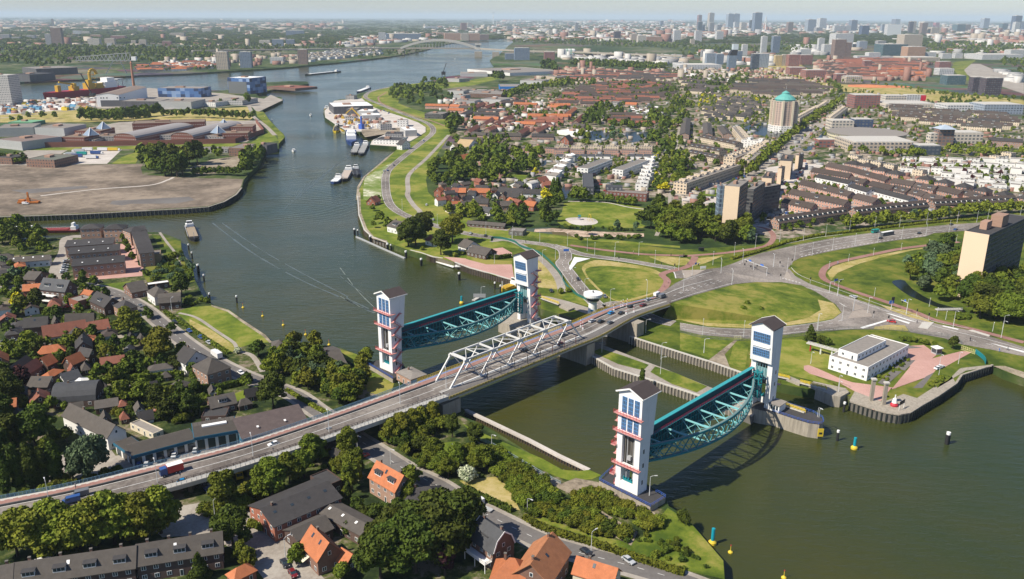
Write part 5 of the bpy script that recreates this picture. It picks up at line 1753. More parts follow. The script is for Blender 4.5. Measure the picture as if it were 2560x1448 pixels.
# car dealer with blue fascia
def flatshop(label,s,h,roofm,fas,wall,doors=0):
 a,rz,L,D=frame_of(s,GZ+h)
 t=thing('showroom',label,'showroom',(a.x,a.y,GZ),rz)
 FOOT.append((a.x+cos(rz)*L/2,a.y+sin(rz)*L/2,D/2));FOOT.append((a.x+cos(rz)*L*.2,a.y+sin(rz)*L*.2,D/2));FOOT.append((a.x+cos(rz)*L*.8,a.y+sin(rz)*L*.8,D/2))
 mb=MB();mb.box(0,L,0,D,0,h-1.1);part('wall',mb,wall,t)
 mb=MB();mb.box(-.5,L+.5,-.5,D+.5,h-1.1,h);part('fascia',mb,fas,t)
 mb=MB();mb.box(-.3,L+.3,-.3,D+.3,h+.003,h+.12);part('roof',mb,roofm,t)
 for k in range(doors):
  x=L*(k+.15)/doors
  PB('door',t,GLASS,x,x+L/doors*.7,-.06,-.003,.1,h-1.4)
 return t,L,D
BLUEFA=M('petrol_blue_fascia',(.02,.12,.20),.5,var=.1)
flatshop('low showroom with brown flat roof and petrol blue fascia, glazed left end','g 975,535 1445,408 1425,330',4.6,R_SH,BLUEFA,WHW,6)
flatshop('left corner wing of the blue edged showroom','g 850,440 985,535 1100,490',4.5,R_SH,BLUEFA,WHW,3)
t,L,D=flatshop('taller middle hall of the blue edged showroom with a roof light strip','g 1440,400 1750,345 1718,248',6.,R_SH,BLUEFA,WHW,4)
PB('roof_light',t,WHITE,L*.2,L*.8,D*.55,D*.7,6.13,6.6)
house('brown sloping roofed hall beside the viaduct with blue gable wall','g 1795,415 2280,300 2240,192',5.5,'mono',2.2,BLUEFA,tiles('purple_brown_roof',(.11,.085,.08)),cat='workshop',chim=0,sky_=2,dorm=0)
house('long two storey house with grey hipped roof and white front beside the showroom','g 462,238 792,402 925,345',5.4,'gx',3.6,WHW,R_GY,chim=1)
house('dark barrel roofed house with ribbed metal roof','g 388,150 700,128',2.6,'barrel',5.5,BRICKD,R_GR,depth=13,chim=1)
house('small grey roofed garage behind the long hipped house','g 705,190 868,165',2.8,'gx',1.6,BRICK,R_GY,depth=8,chim=0)
house('brick bungalow with grey roof and orange awning on the right garden','g 1562,185 1745,145',3.4,'gx',3.,BRICK,R_GY,depth=8,dorm=1)
house('low dark garage in front of the bungalow with orange awning','g 1485,255 1668,245',2.6,'flat',0,BRICKD,BITU,depth=8,chim=0,cat='garage')
house('small shed with pale roof between the showroom and gardens','g 960,300 1130,380 1200,345',2.4,'flat',0,CREAM,BITG,chim=0,cat='shed')
house('grey garage near the tall left hedge row','g 1260,55 1350,50',2.6,'hip',1.6,BRICK,R_GR,depth=6,chim=0,cat='garage')
house('white house with black roof beside the delivery lorry','D 1290,1225 1372,1268 1508,1205',6.,'gx',4.2,WHW,R_DK,chim=1)
house('square beige brick house with grey hipped roof beside the street','D 1420,1285 1530,1348 1698,1292',6.6,'hip',4.2,BRICKP,R_GY,chim=0,sky_=0)
house('long white farmhouse with red brown roof, larger left half','D 325,1078 640,1028',3.2,'gx',4.6,WHW,R_RD,depth=9,chim=1)
house('long white farmhouse with red brown roof, lower right half','D 650,1030 808,1003',3.2,'gx',3.4,WHW,R_RD,depth=8,chim=0)
house('small orange roofed house in the gardens, left one of two','D 275,1268 350,1280 395,1245',4.2,'gy',3.2,BRICKD,R_OR,chim=0)
house('small orange roofed house in the gardens, right one of two','D 465,1262 530,1275 580,1225',4.2,'gy',3.,BRICKD,R_OR,chim=0)
house('low orange roofed annexe in front of the left garden house','D 290,1370 370,1375 405,1310',2.6,'hip',1.6,BRICKD,R_OR,chim=0)
house('red roofed house at the left edge by the black roofs','D 50,1390 135,1392 155,1270',4.5,'gy',2.8,BRICK,R_RD,chim=1)
house('black roofed house at the very left edge','D -60,1400 40,1400 75,1250',4.5,'gy',2.8,BRICK,R_DK,chim=1)
house('dark roofed house with white front left of the white farmhouse','D 172,1003 345,988',5.,'gx',3.5,BRICKD,R_DK,depth=8,chim=1,sky_=1)
house('grey brown roofed farmhouse behind the white farmhouse','D 485,958 690,950 770,935',4.,'gx',3.6,BRICK,R_GY,chim=1)
t=house('tall house with wide grey roof and white balconies facing the gardens','D 290,715 478,735 570,700',8.,'gx',5.,BRICKD,R_GR,chim=3,dorm=2)
PB('balcony',t,WHITE,.5,11,-3.,-.003,5.,5.3)
PB('balcony',t,WHITE,.5,11,-3.4,-.003,2.2,2.5)
house('orange roofed house left of the tall house with balconies','D 168,732 292,722',5.,'gx',2.6,BRICKR,R_OR,depth=7,chim=1)
house('red brick block with flat roof and white terrace','D 505,790 575,812 655,770',5.,'flat',0,BRICKR,BITG,chim=1)
house('small orange roof between the brick block and street','D 590,760 655,772 682,740',4.6,'gx',2.2,BRICK,R_OR,chim=1)
house('black gabled house with side dormer beside the bend of the street','D 660,800 770,852 855,800',4.8,'gx',4.,BRICKD,R_DK,chim=1,dorm=1)
house('brick house with hipped dark roof above the big round tree','D 838,838 900,872 1000,838',5.4,'hip',3.2,BRICKP,R_DK,chim=1)
house('brick house with grey gable roof on the lawn, left of three by the river','D 972,745 1090,722 1060,672',3.6,'gx',3.8,BRICK,R_GY,chim=0)
house('grey roofed house with white gable, middle of three by the river','D 1085,735 1140,775 1240,745',5.2,'hip',3.4,WHW,R_GY,chim=1)
house('dark house with gambrel roof, right of three by the river','D 1172,818 1330,805',4.6,'gambrel',3.4,BRICKD,R_GY,depth=9,chim=1)
house('flat curved canopy roof behind the three river houses','D 1090,690 1250,668',3.4,'flat',0,BRICKD,R_WH,depth=5,chim=0,cat='carport')
house('small grey roofed house by the gardens at the far left','D 165,645 255,650 325,600',4.4,'gx',3.,BRICK,R_GY,chim=1)
house('long white fronted terrace left of the parking street','D 50,525 365,500',4.2,'gx',2.2,WHW,R_GY,depth=8,chim=1,sky_=4)
house('small boathouse roof at the water left of the cedar','D 2010,1150 2120,1140',3.,'hip',2.,BRICKD,R_GY,depth=8,chim=0)
house('dark hipped house under the trees by the left river bank','D 2350,1160 2450,1290 2541,1250',3.5,'gy',3.,BRICKD,R_GY,chim=1)
house('white tent roof in the garden','D 480,1400 600,1420 620,1370',2.4,'hip',1.2,WHW,R_WH,chim=0,cat='tent')
house('small dark slate barn left of the yellow green tree','D 655,1215 715,1190',4.,'gy',2.6,BRICKD,R_DK,depth=7,chim=0,cat='barn')
house('little white garden shed below the large round tree','D 910,1175 970,1172',2.2,'gy',1.4,WHW,R_GR,depth=5,chim=0,cat='shed')
house('grey gabled house right of the white tent','D 435,1370 480,1400 565,1345',3.6,'gy',2.6,WHW,R_GR,chim=0)
house('grey tiled house at the lower left gardens with skylight','D 200,1440 345,1440 370,1370',4.,'gx',2.6,BRICKD,R_GY,chim=1,sky_=1)
house('low flat roofed house beside the green trampoline','g 870,60 965,60 985,0',3.,'flat',0,BRICKD,BITG,chim=0)
house('grey hipped garage behind the square beige house','D 1255,1430 1350,1445 1355,1400',3.,'hip',2.,BRICKD,R_GY,chim=0,cat='garage')
house('small flat concrete roofed brick house beside the bridge and the far left tower','Z 365,1325 510,1400 655,1345',3.8,'hip',.9,BRICKP,BITG,chim=1,cat='pump house',z=6)
# apartment courts in the left middle
for k,(s_,lab)in enumerate((('D 480,405 832,382','back'),('D 508,462 878,432','middle'),('D 532,552 915,518','front'))):
 house(f'long brick apartment row with dark mono roof, {lab} one of three',s_,7.5,'mono',1.4,BRICKP,R_DK,depth=11,cat='apartment row',chim=0,sky_=3)
for k,(s_,lab)in enumerate((('D 590,275 740,268','apartment block with folded dark roof and white eaves, left one at the harbour'),('D 762,275 905,272','apartment block with folded dark roof and white eaves, second one at the harbour'),('D 905,280 960,300 1010,255','corner apartment block with folded roof at the harbour'))):
 house(lab,s_,9.5,'hip',2.2,BRICKP,R_DK,depth=12,cat='apartment block',chim=0)
for k in range(5):
 y=298+k*40
 x=975+k*14
 house(f'stepped apartment block with dark mono roof facing the river, number {k + 1} from the water',f'D {x},{y} {x + 105},{y - 12}',9.,'mono',1.5,BRICKP,R_DK,depth=9.,cat='apartment block',chim=0,group='stepped river apartments')
house('windowless beige end block of the stepped river apartments','D 1038,470 1185,458',6.5,'flat',0,M('tan_brick',(.30,.22,.13),.85),BITG,depth=10,chim=0,cat='apartment block',det=1)
# east bank, near
house('white villa with grey roof at the river bank behind the round trees','E 348,250 420,268 500,235',4.5,'gx',3.2,WHW,R_GY,chim=2,dorm=1)
house('long low cottage with grey brown roof and dark gable by the pink quay','E 935,440 1075,470 1125,435',3.,'gx',3.4,BRICKD,R_GY,chim=0)
house('white fronted cottage with chimney joined to the long low cottage','E 872,395 935,415 990,380',3.4,'gx',3.6,WHW,R_GY,chim=1)
house('reddish roofed house hidden between the two big round trees','E 630,355 700,370 725,330',3.5,'gx',2.5,WHW,R_RD,chim=1)
house('red roofed cottage on the curved point of the bank','E 195,72 258,78',3.,'gy',4.,BRICKR,R_RD,depth=9,chim=1)
house('flat roofed canopy building by the stone gardens','P 845,790 990,800 1080,770',3.2,'flat',0,CONCD,BITG,chim=0,cat='pavilion')
house('long dark tiled shed beside the dike path','P 430,715 800,745',2.4,'gx',1.6,BRICKD,R_GY,depth=6,chim=0,cat='shed')
house('white thatched farmhouse beside the dike path','N 545,1180 780,1195 815,1120',2.8,'gx',6.5,WHW,R_TH,chim=1)
house('white gabled house in front of the thatched farmhouse','N 460,1190 560,1198',4.5,'gy',4.,WHW,R_TH,depth=10,chim=1)
house('bright red roofed farmhouse among the dark trees','P 328,70 392,78',3.,'gy',4.5,WHW,R_OR,depth=14,chim=0)
house('green barn with white edged curved roof behind the village','P 1100,290 1165,300',4.5,'gy',3.5,M('dark_green_boards',(.03,.06,.04)),R_RD,depth=13,chim=0,cat='barn')
house('pale vaulted barn left of the green barn','P 1003,325 1080,335',4.,'barrely',2.5,WHW,CONCL,depth=12,chim=0,cat='barn')
for k,(s_,rf,wl,ty,h_)in enumerate((('P 100,395 165,400',R_OR,BRICKR,'gy',4.5),('P 175,400 240,405',R_RD,BRICKR,'gy',4.5),('P 272,402 335,405',R_RD,WHW,'gx',5),('P 345,405 415,405',R_OR,BRICK,'gx',5),('P 435,428 500,432',R_DK,WHW,'gambrel',3.5),('P 522,405 650,410',R_OR,BRICKR,'gx',4.5),('P 510,372 630,378',R_DK,WHW,'gx',4.5),('P 735,395 975,410',R_DK,CREAM,'gx',4.6),('P 990,415 1230,420',R_DK,WHW,'gx',4.6),
 ('P 672,440 735,445',R_GR,WHW,'gy',3.6),('P 750,445 815,450',R_DK,BRICK,'gy',3.6),('P 830,450 945,455',R_DK,BRICK,'gx',4.2),('P 170,480 225,488',R_RD,BRICKR,'gy',3.6),('P 255,490 320,495',R_RD,BRICKR,'gy',3.6),('P 340,495 400,500',R_DK,BRICKR,'gy',3.6),('P 382,540 490,530',R_GY,WHW,'gx',3.),('P 505,510 635,515',R_DK,BRICKP,'gx',4.2),('P 555,590 660,605',R_GR,WHW,'gambrel',3.2),('P 680,540 745,545',R_DK,CREAM,'gy',3.6),
 ('P 775,540 890,535',R_GY,BRICKP,'gx',3.8),('P 985,530 1095,545',R_OR,BRICKR,'gx',4.2),('P 1020,480 1160,470',R_DK,WHW,'flat',4),('P 1010,495 1090,500',R_RD,BRICK,'hip',4),('P 210,560 265,580',R_DK,CREAM,'gy',3.2),('P 1160,320 1200,335',R_RD,BRICKR,'gy',3),('P 850,330 960,345',R_GR,WHW,'gy',3),('P 430,490 500,470',R_DK,WHW,'gx',3.5))):
 nm_={id(R_OR):'orange',id(R_RD):'red brown',id(R_DK):'black',id(R_GR):'slate',id(R_GY):'grey'}[id(rf)]
 house(f'{nm_} roofed {"gambrel " if ty == "gambrel" else ""}village house above the dike road',s_,h_,ty,3.,wl,rf,depth=8.5,chim=1,group='village houses above the dike',wn=1.1)
# office on the barrier terrain
t=house('white two storey office block with grey flat roof beside the pink parking terrace','F 1105,1212 1390,1300 1636,1118',6.3,'flat',0,WHITE2,BITG,chim=0,cat='office',name='office_building')
t=house('raised roof storey on top of the white office','F 1172,1162 1312,1205 1495,1092',3.,'flat',0,WHITE2,BITG,chim=0,cat='office',name='roof_storey',z=GZ+6.3)
mb=MB()
p=[G(*q,8.)for q in px('Y 985,400 1310,490')]
c=p[0]
fb=thing('footbridge','white footbridge with dark red supports leading to the white office','footbridge',(c.x,c.y,0))
mb.beam((0,0,8),tuple(p[1]-c+Vector((0,0,8))),2.,.5);part('walkway',mb,CONCL,fb)
mb=MB();d=p[1]-c
rail(mb,[(0,-.9,8.2),(d.x,d.y-.9,8.2)],1.,2,.06);part('railing',mb,WHITE,fb)
for f in(.12,.45,.8):
 mb=MB();q=d*f;mb.box(q.x-.25,q.x+.25,q.y-.25,q.y+.25,4,7.8);part('support',mb,REDP if f<.2 else WHITE,fb)
# beige slab block of flats at the right edge
hp=58
fr=frame_of('F 2108,292 2285,322 2700,205',GZ+38)
house('very tall slab of flats with blank beige end wall and shaded gallery front',None,38,'flat',0,FC['dark'],BITU,cat='apartment block',det=1,chim=0,fld=fr)  # dark wall colour paints in the shade on the long front
a_,rz_,L_,D_=fr
tb=[o for o in COL.objects if o.get('label','').startswith('very tall slab')][0]
mb=MB();mb.box(-.3,L_+.002,-.25,-.003,0,38.35)if L_<D_ else mb.box(-.25,-.003,0,D_,0,38.35)
part('end_wall',mb,M('peach_render',(.70,.53,.38),.85,var=.03,scale=.1),tb,'blank beige end wall')
for x,y,w,d,h in((.25,.3,.3,.12,4.5),(.35,.62,.5,.16,6.5)):
 mb=MB()
 if L_<D_:mb.box(L_*x,L_*(x+w),D_*y*.6,D_*(y*.6+d),38.1,38+h)
 else:mb.box(L_*y*.6,L_*(y*.6+d),D_*x,D_*(x+w),38.1,38+h)
 part('roof_house',mb,BRICKP,tb)
# tall block of flats by the square, with its blocks
def tower_block(label,s,h,wall,endm=None,roofm=BITG,cat='apartment block',z=GZ,end_side=0,depth=None,cap=None):
 fr=frame_of(s,z+h,depth)
 a,rz,L,D=fr
 if depth is None and a.y>700:D=min(D,L*(cap or 1.1));fr=(a,rz,L,D)
 t=house(label,None,h,'flat',0,wall,roofm,cat=cat,name=cat.replace(' ','_'),det=1,chim=0,fld=fr,z=z)
 a,rz,L,D=fr
 if endm:
  mb=MB()
  mb.box(0,L,-.2,-.003,0,h+.36)if end_side==0 else mb.box(-.2,-.003,0,D,0,h+.36)
  part('end_wall',mb,endm,t)
 PB('roof_house',t,BRICKP,L*.3,L*.5,D*.4,D*.6,h+.03,h+2.2)
 return t
tower_block('beige tower of flats beside the square with small square windows on its blank end','J 770,555 985,575 1070,480',36,FC['dark'],BEIGE)
tower_block('glazed stair column at the left of the beige tower of flats','J 700,560 765,560 790,530',33,FC['blue'])
tower_block('lower dark gallery wing behind the beige tower of flats','J 1090,600 1190,610 1270,490',27,FC['dark'])
tower_block('second dark wing of flats with glazed stair by the square','J 1230,560 1330,580 1390,500',22,FC['dark'])
for k,s_ in enumerate(('J 1310,440 1450,450 1570,300','J 1540,300 1600,305 1690,250','J 1570,190 1740,200 1840,80','J 1800,110 1850,115 1915,40')):
 tower_block('dark flats with beige end wall between the avenue and square',s_,18 if k%2==0 else 16,FC['dark'],BEIGE,roofm=BITU,cap=4)
# octagonal tower with copper roof
p=G(*P1('L 1600,745'),GZ)
ot=thing('apartment_tower','octagonal brick and white tower of flats with a turquoise roof standing in the pond','tower block',p)
H_=42
mb=MB();mb.lathe([(20,0),(20,9)],8,a0=pi/8);part('base',mb,FC['white'],ot)
mb=MB();mb.lathe([(17.5,9),(17.5,H_)],8,a0=pi/8);part('wall',mb,facade('octagon_wall',(.47,.36,.30),cw=4,ch=3,fw_=.5,fh=.5),ot)
for k in range(8):
 mb=MB();a=pi/8+k*pi/4
 mb.beam((17.8*cos(a),17.8*sin(a),9),(17.8*cos(a),17.8*sin(a),H_+1),2.6,2.6);part('corner_pier',mb,CREAM,ot)
mb=MB();mb.lathe([(13,H_-1),(14,H_+2),(14.5,H_+2.2),(11,H_+6),(5.5,H_+9),(5,H_+10.5),(5.5,H_+10.8),(3,H_+12.5),(0,H_+14)],16);part('roof',mb,M('turquoise_roof',(.11,.36,.33),.6,var=.1),ot)
PL('mast',ot,STEEL,[(.3,H_+16),(.1,H_+21)],5)
FOOT.append((p.x,p.y,26))
# rows of the estate, traced
KR=[('K 0,330 530,480',1),('K 620,500 930,550',0),('K 945,560 1240,615',2),('K 1250,600 1600,680',0),('K 1600,650 1900,740',2),('K 0,470 215,520',1),('K 290,535 600,610',0),('K 610,595 830,650',2),('K 840,640 1070,700',1),('K 1080,720 1330,770',1),('K 0,560 270,640',9),('K 295,610 880,760',9),('K 70,720 360,800',0),('J 2020,340 2560,430',0),('J 2230,260 2560,330',0),('J 2080,420 2560,520',9),('J 1840,520 2090,580',0),('J 2090,580 2560,700',2),('J 1690,660 2500,830',1),('J 1590,790 2020,880',1)]
for s_,d in KR:
 if d==9:row('red brick terrace with a white upper storey and black roof, in the close brick rows',s_,6.5,2.4,FC['white'],R_DK,10,dorm=0)
 else:row('red brick terrace with dark brown roof in the close brick rows',s_,5.6,3.4,FC['red'],R_BR,9.5,dorm=d)
for s_ in('J 1560,1100 2050,1025','J 2050,1025 2560,950','K 140,960 620,905','K 620,905 1180,850','K 1275,840 1800,810','K 1800,810 2470,775'):
 row('long brick terrace with triangular white dormers along the tree lined main road',s_,5.,4.2,FC['brick'],R_BR,10,dorm=7)
for x,y in((140,250),(345,310),(545,360),(-60,220),(990,440),(1260,490),(1535,550),(1820,610),(2120,670),(2430,720)):
 row('square brick house with dark pyramid roof in the curving row',f'K {x},{y} {x + 190},{y + 30}',5.5,3.2,FC['red'],R_DK,13,roof='hip',cat='house',group='pyramid roofed houses')
for k,(x,y)in enumerate([(0,100),(150,160),(330,190),(520,230),(730,270),(940,310),(2060,110),(2230,60)]):
 row('cube shaped cream house with dark set back top storey',f'K {x},{y} {x + 150},{y + 22}',6,0,FC['cream'],BITG,9,roof='flat',cat='house',group='cream cube houses')
for q in range(46):
 r_=q//8
 x=800+(q%8)*225+(r_%2)*90-r_*10+random.uniform(-20,20)
 y=150+r_*72+(q%8)*(10 if r_>2 else 2)+random.uniform(-10,10)
 if r_>=3:x+=480
 if r_>=5:x+=350
 if x>2600:continue
 row('white cube house with flat gravel roof in the white quarter',f'K {x:.0f},{y:.0f} {x + random.uniform(150, 230):.0f},{y + 14:.0f}',random.choice((3.4,5.5,6)),0,WHW if q%2 else FC['white'],BITG,10,roof='flat',cat='house',group='white cube houses')
for s_,lab in(('L 410,830 920,940','long cream terrace with brown roof and white window band, back one of three'),('L 240,960 690,1040','long cream terrace with brown roof and white window band, middle of three'),('L 220,1050 640,1140','long cream terrace with brown roof, front one of three')):
 row(lab,s_,6,3.,FC['cream'],R_BR,12,dorm=6)
for s_,h_ in(('J 215,520 1000,250',10),('J 925,150 1390,-40',11)):
 row('curving grey flat block with stepped roofs along the avenue',s_,h_,0,FC['beige'],BITG,13,roof='flat',cat='apartment block')
row('grey flat block with stepped roofs at the pond end of the avenue','L 1150,1180 1480,900',10,0,FC['beige'],BITG,13,roof='flat',cat='apartment block')
for s_ in('L 1860,560 2170,390','L 2150,420 2300,320','L 2350,560 2560,400'):
 row('cream flat block in shade beside the tree avenue',s_,9,0,FC['cream'],BITG,11,roof='flat',cat='apartment block')
for s_,lab in(('L 250,800 270,570','saw toothed brown terrace at the green lane'),('L 590,800 570,640','saw toothed grey terrace, middle of the side streets'),('L 880,800 790,690','narrow grey terrace nearest the pond')):
 row(lab,s_,6,2.5,FC['brick'],R_GY,12,roof='gx')
row('white apartment building with red balconies by the pond','L 1010,870 1350,900',9,0,FC['white'],BITG,12,roof='flat',cat='apartment block')
row('cream apartment wing running down to the pond','L 875,690 1010,850',9,0,FC['cream'],BITG,12,roof='flat',cat='apartment block')
# white stepped estate (P tile)
for k in range(8):
 f=k/7
 row('white stepped house with slanting pale roof in the diagonal row',f'P {1205 + 215 * f:.0f},{225 - 195 * f:.0f} {1320 + 130 * f:.0f},{240 - 195 * f:.0f}',6,1.6,WHW,R_WH if k%2 else BITG,7,roof='mono',cat='house',group='white stepped houses')
 row('grey stepped flat roofed house in the right hand row',f'P {2115 + 100 * f:.0f},{322 - 265 * f:.0f} {2235 + 75 * f:.0f},{328 - 250 * f:.0f}',6.5,0,FC['white'],BITG,8,roof='flat',cat='house',group='grey stepped houses')
for k,x in enumerate((1340,1500,1580,1660,1740,1820,2060,2140,2220,2300)):
 row('small white house with tilted roof in the top row of the white estate',f'P {x - 25},{42} {x + 40},{45}',5.5,1.2,WHW,R_GR,8,roof='mono',cat='house',group='small tilted roof houses')
for s_,lab in(('P 1530,160 1640,170 1700,60','long pale roofed white block, left of the two'),('P 1885,175 1990,185 2040,65','long pale roofed white block, right of the two')):
 house(lab,s_,8.5,'flat',0,WHW,BITG,chim=0,cat='apartment block',wn=2.)
house('dark slate coloured terraced building beside the narrow canal','P 1590,350 1700,352 1700,215',8,'flat',0,M('slate_cladding',(.07,.075,.09)),R_GR,chim=0,cat='apartment block')
house('long red brown timber clad building facing the park','P 1815,395 2225,425',6.5,'flat',0,M('red_cladding',(.18,.075,.06)),BITG,depth=12,chim=0,cat='apartment block')
house('dark roof house on top of the timber clad building','P 1815,350 1985,355',3.,'flat',0,M('slate_cladding',(.07,.075,.09)),R_GR,depth=10,chim=0,cat='apartment block',name='roof_storey',z=GZ+6.5)
for k in range(6):
 x=45+k*300
 row('salmon brick house with curved stair tower facing the lake',f'O {x},{1175} {x + 240},{1185}',7,0,FC['cream'],BITG,9,roof='flat',cat='house',group='salmon lake houses')
 row('salmon brick terrace with dark roof boxes below the lake',f'O {x - 20},{1255} {x + 230},{1262}',5,0,FC['red'],BITU,9,roof='flat',group='salmon lake terraces')
for k in range(5):
 x=1460+k*230
 row('salmon brick terrace left part with dark roof boxes',f'N {x},{1215 + k * 3} {x + 190},{1222 + k * 3}',5.5,0,FC['red'],BITU,10,roof='flat',group='salmon lake terraces')
# orange and brown rows (N, O tiles)
for s_,rf in(('N 20,460 430,470',R_OR),('N 450,470 620,480',R_OR),('N 430,535 690,550',R_OR),('N 620,500 830,500',R_GY),('N 870,690 1310,705',R_OR),('N 890,610 1310,620',R_DK),('N 960,550 1380,560',R_DK),('N 1590,430 2000,445',R_OR),('N 2190,480 2400,490',R_OR),('O -20,460 330,450',R_OR),('N 1840,640 2560,655',R_OR),('N 1830,690 2380,705',R_RD),('N 1780,750 2140,755',R_RD),('N 2150,750 2470,760',R_RD),('N 1620,780 1970,790',R_OR),('O -20,640 330,650',R_OR),('O -20,690 180,700',R_RD),
 ('N 1060,985 1720,1000',R_GY),('N 830,970 1080,990',R_GY),('N 1920,1005 2310,1010',R_DK),('N 1740,380 1340,400',R_BR),('O 1300,430 1500,440',R_OR),('O 1545,350 1760,360',R_BR),('N 700,1070 1030,1080',R_GY),('O 1180,720 1560,730',R_BR),('O 340,815 560,830',R_GY)):
 nm_={id(R_OR):'orange',id(R_RD):'red brown',id(R_DK):'black',id(R_BR):'brown',id(R_GY):'grey brown'}[id(rf)]
 row(f'terrace with {nm_} tiled roof in the older quarter behind the dike',s_,5.2,3.2,FC['brick']if rf is not R_OR else FC['red'],rf,9,dorm=0)
for s_,rf in(('N 940,495 1100,420',R_RD),('N 1120,505 1330,430',R_RD),('N 700,640 880,560',R_GY),('N 1120,800 1260,700',R_RD),('N 1290,810 1600,660',R_RD),('N 830,930 1000,830',R_RD),('N 1740,960 1880,870',R_RD),('N 2030,930 2290,790',R_RD),('O 290,630 450,510',R_OR),('N 1180,900 1300,850',R_RD),('O 470,760 590,640',R_RD)):
 row('diagonal red brown roofed terrace in the older quarter behind the dike',s_,5.2,3.2,FC['brick'],rf,9)
house('blue and white industrial hall behind the older quarter','N 1350,120 1725,120 1820,75',9,'flat',0,M('bright_blue_cladding',(.02,.16,.48),.5),BITG,chim=0,cat='hall',det=1)
for s_,w_,lab in(('N 1060,195 1330,205 1370,150','shed','white fronted hall left of the blue hall'),('N 420,190 700,205 900,130','shed','low white hall with grey roof near the dike trees'),('N 700,190 1020,200 1060,130','grey','grey roofed hall between white halls'),('N 520,270 700,280 740,220','shed','white canopy hall at the left of the works'),('N 760,240 1370,260 1370,205','brown','long brown roofed hall across the works'),('N 540,370 900,380 1000,310','shed','pale low hall behind the orange roofs'),
 ('N 1000,340 1370,360 1370,290','shed','pale hall with dark roof at the right of the works'),('N 1380,200 1640,190 1700,130','grey','grey hall under the big tree row'),('N 10,600 335,610 330,480','dark','black glazed office block with flat roof by the dike trees'),('O 900,400 1160,410 1160,370','grey','low school building with blue grey roof'),('B 790,580 880,585 1000,560','shed','white shipyard hall at the quay'),('B 890,545 1090,545 1090,510','shed','long white hall at the shipyard quay'),('B 940,510 1255,540 1260,490','white','large white shipyard office with glazed end'),
 ('B 1330,595 1490,600 1500,570','shed','white low hall beside the dike'),('B 1490,560 1595,570 1600,540','cream','cream hall in the trees')):
 tower_block(lab,s_,7.5,FC[w_],cat='hall',roofm=BITG)
tower_block('tiny white zigzag roofed hall left of the lake','O 90,900 450,950 430,880',5,WHW,cat='hall',roofm=R_WH)
tower_block('black and green boat club pavilion','S 405,190 505,192 508,135',7,FC['grey'],roofm=BITU,cat='pavilion')
house('dark gabled brick church hall behind the salmon houses','O 150,1080 300,1090',6,'gy',6,BRICKR,R_DK,depth=16,chim=0,cat='church',name='church_hall')
# procedural rows for the rest of the estates
DK3=[R_BR,R_BR,R_DK,R_GY]
field('brown roofed terrace in the dense rows beyond the lake','o 1385,262 1410,232 1480,212 1640,205 1690,215 1690,255 1600,262 1480,268','o 1400,240 1500,241',24,30,9,9,5.5,'gx',3,[FC['brick']],[R_BR,R_BR,R_RD])
field('small brown roofed terrace between the lake trees and the allotments','o 1500,300 1540,285 1600,290 1650,300 1640,320 1520,315','o 1400,240 1500,241',22,35,8,9,5.5,'gx',3,[FC['brick']],[R_BR,R_RD])
field('detached grey roofed house in the green pond quarter','o 1745,285 1790,250 1850,245 1900,258 1915,290 1890,300 1760,310','o 1780,270 1860,276',22,14,8,10,5.2,'gx',3,[FC['cream']],[R_GY,R_DK],cat='house',group='houses of the pond quarter',turn=.5,jit=3)
field('cream terrace with brown roof behind the copper roofed tower','o 1810,225 1850,205 1960,203 2050,212 2090,225 2070,245 1920,248 1830,238','o 1850,222 1950,224',22,45,8,10,6,'gx',3.2,[FC['cream']],DK3)
field('cream terrace with brown roof left of the cream quarter','o 1690,205 1800,200 1840,205 1800,240 1750,250 1700,235','o 1700,215 1800,222',24,40,10,10,6,'gx',3.2,[FC['cream']],DK3)
field('cream terrace with black and brown roof in the right hand quarter','o 2150,262 2220,262 2400,285 2480,290 2560,300 2560,352 2480,345 2380,320 2250,310 2190,312 2150,290','o 2200,280 2400,292',33,50,12,11,6,'gx',3.6,[FC['cream']],DK3,dorm=3)
field('cream terrace right of the white office blocks','o 2470,345 2560,355 2560,385 2480,378 2440,360','o 2440,365 2560,372',24,40,9,10,6,'gx',3.4,[FC['cream'],FC['brick']],DK3)
field('brick row far beyond the sports park','o 1380,190 1420,178 1690,186 1780,200 1700,205 1400,205','o 1400,190 1700,196',24,50,8,10,6,'gx',3,[FC['brick'],FC['cream']],[R_RD,R_BR,R_DK])
field('dark red block of the new brick quarter','o 2040,170 2080,150 2180,150 2300,155 2330,165 2330,200 2200,205 2060,190','o 2060,175 2300,180',34,60,9,14,9,'gx',3,[FC['brown'],FC['red']],[R_RD,R_RD,R_BR],group='red quarter blocks')
field('house row at the far river bank','o 330,183 480,178 560,172 560,160 480,155 340,165','o 340,175 500,172',30,35,14,10,6,'gx',3,[FC['white'],FC['cream']],[R_OR,R_RD,R_DK],group='far bank rows')
field('pale house row at the far marina','o 760,158 900,142 960,138 960,120 880,122 780,135 700,150','o 780,150 900,140',34,40,14,10,8,'flat',0,[FC['white'],FC['cream']],[BITG],group='far bank rows')
field('allotment shed with pale roof','O 1260,480 1800,450 1900,500 1900,640 1700,680 1300,640','o 1500,280 1600,281',12,6,8,4,2.4,'gx',1,[WHW,BRICK,M('green_shed',(.05,.18,.12))],[BITG,R_WH,R_GR],cat='shed',group='allotment sheds',turn=.6,jit=3)
# red roofed new church like block
for s_ in('C 1540,535 1660,535','C 1675,545 1800,545','C 1680,570 1815,572','C 1545,515 1790,515'):
 row('large block with bright orange roof in the red quarter',s_,9,5,FC['red'],R_OR,22,cat='block',group='red quarter blocks')
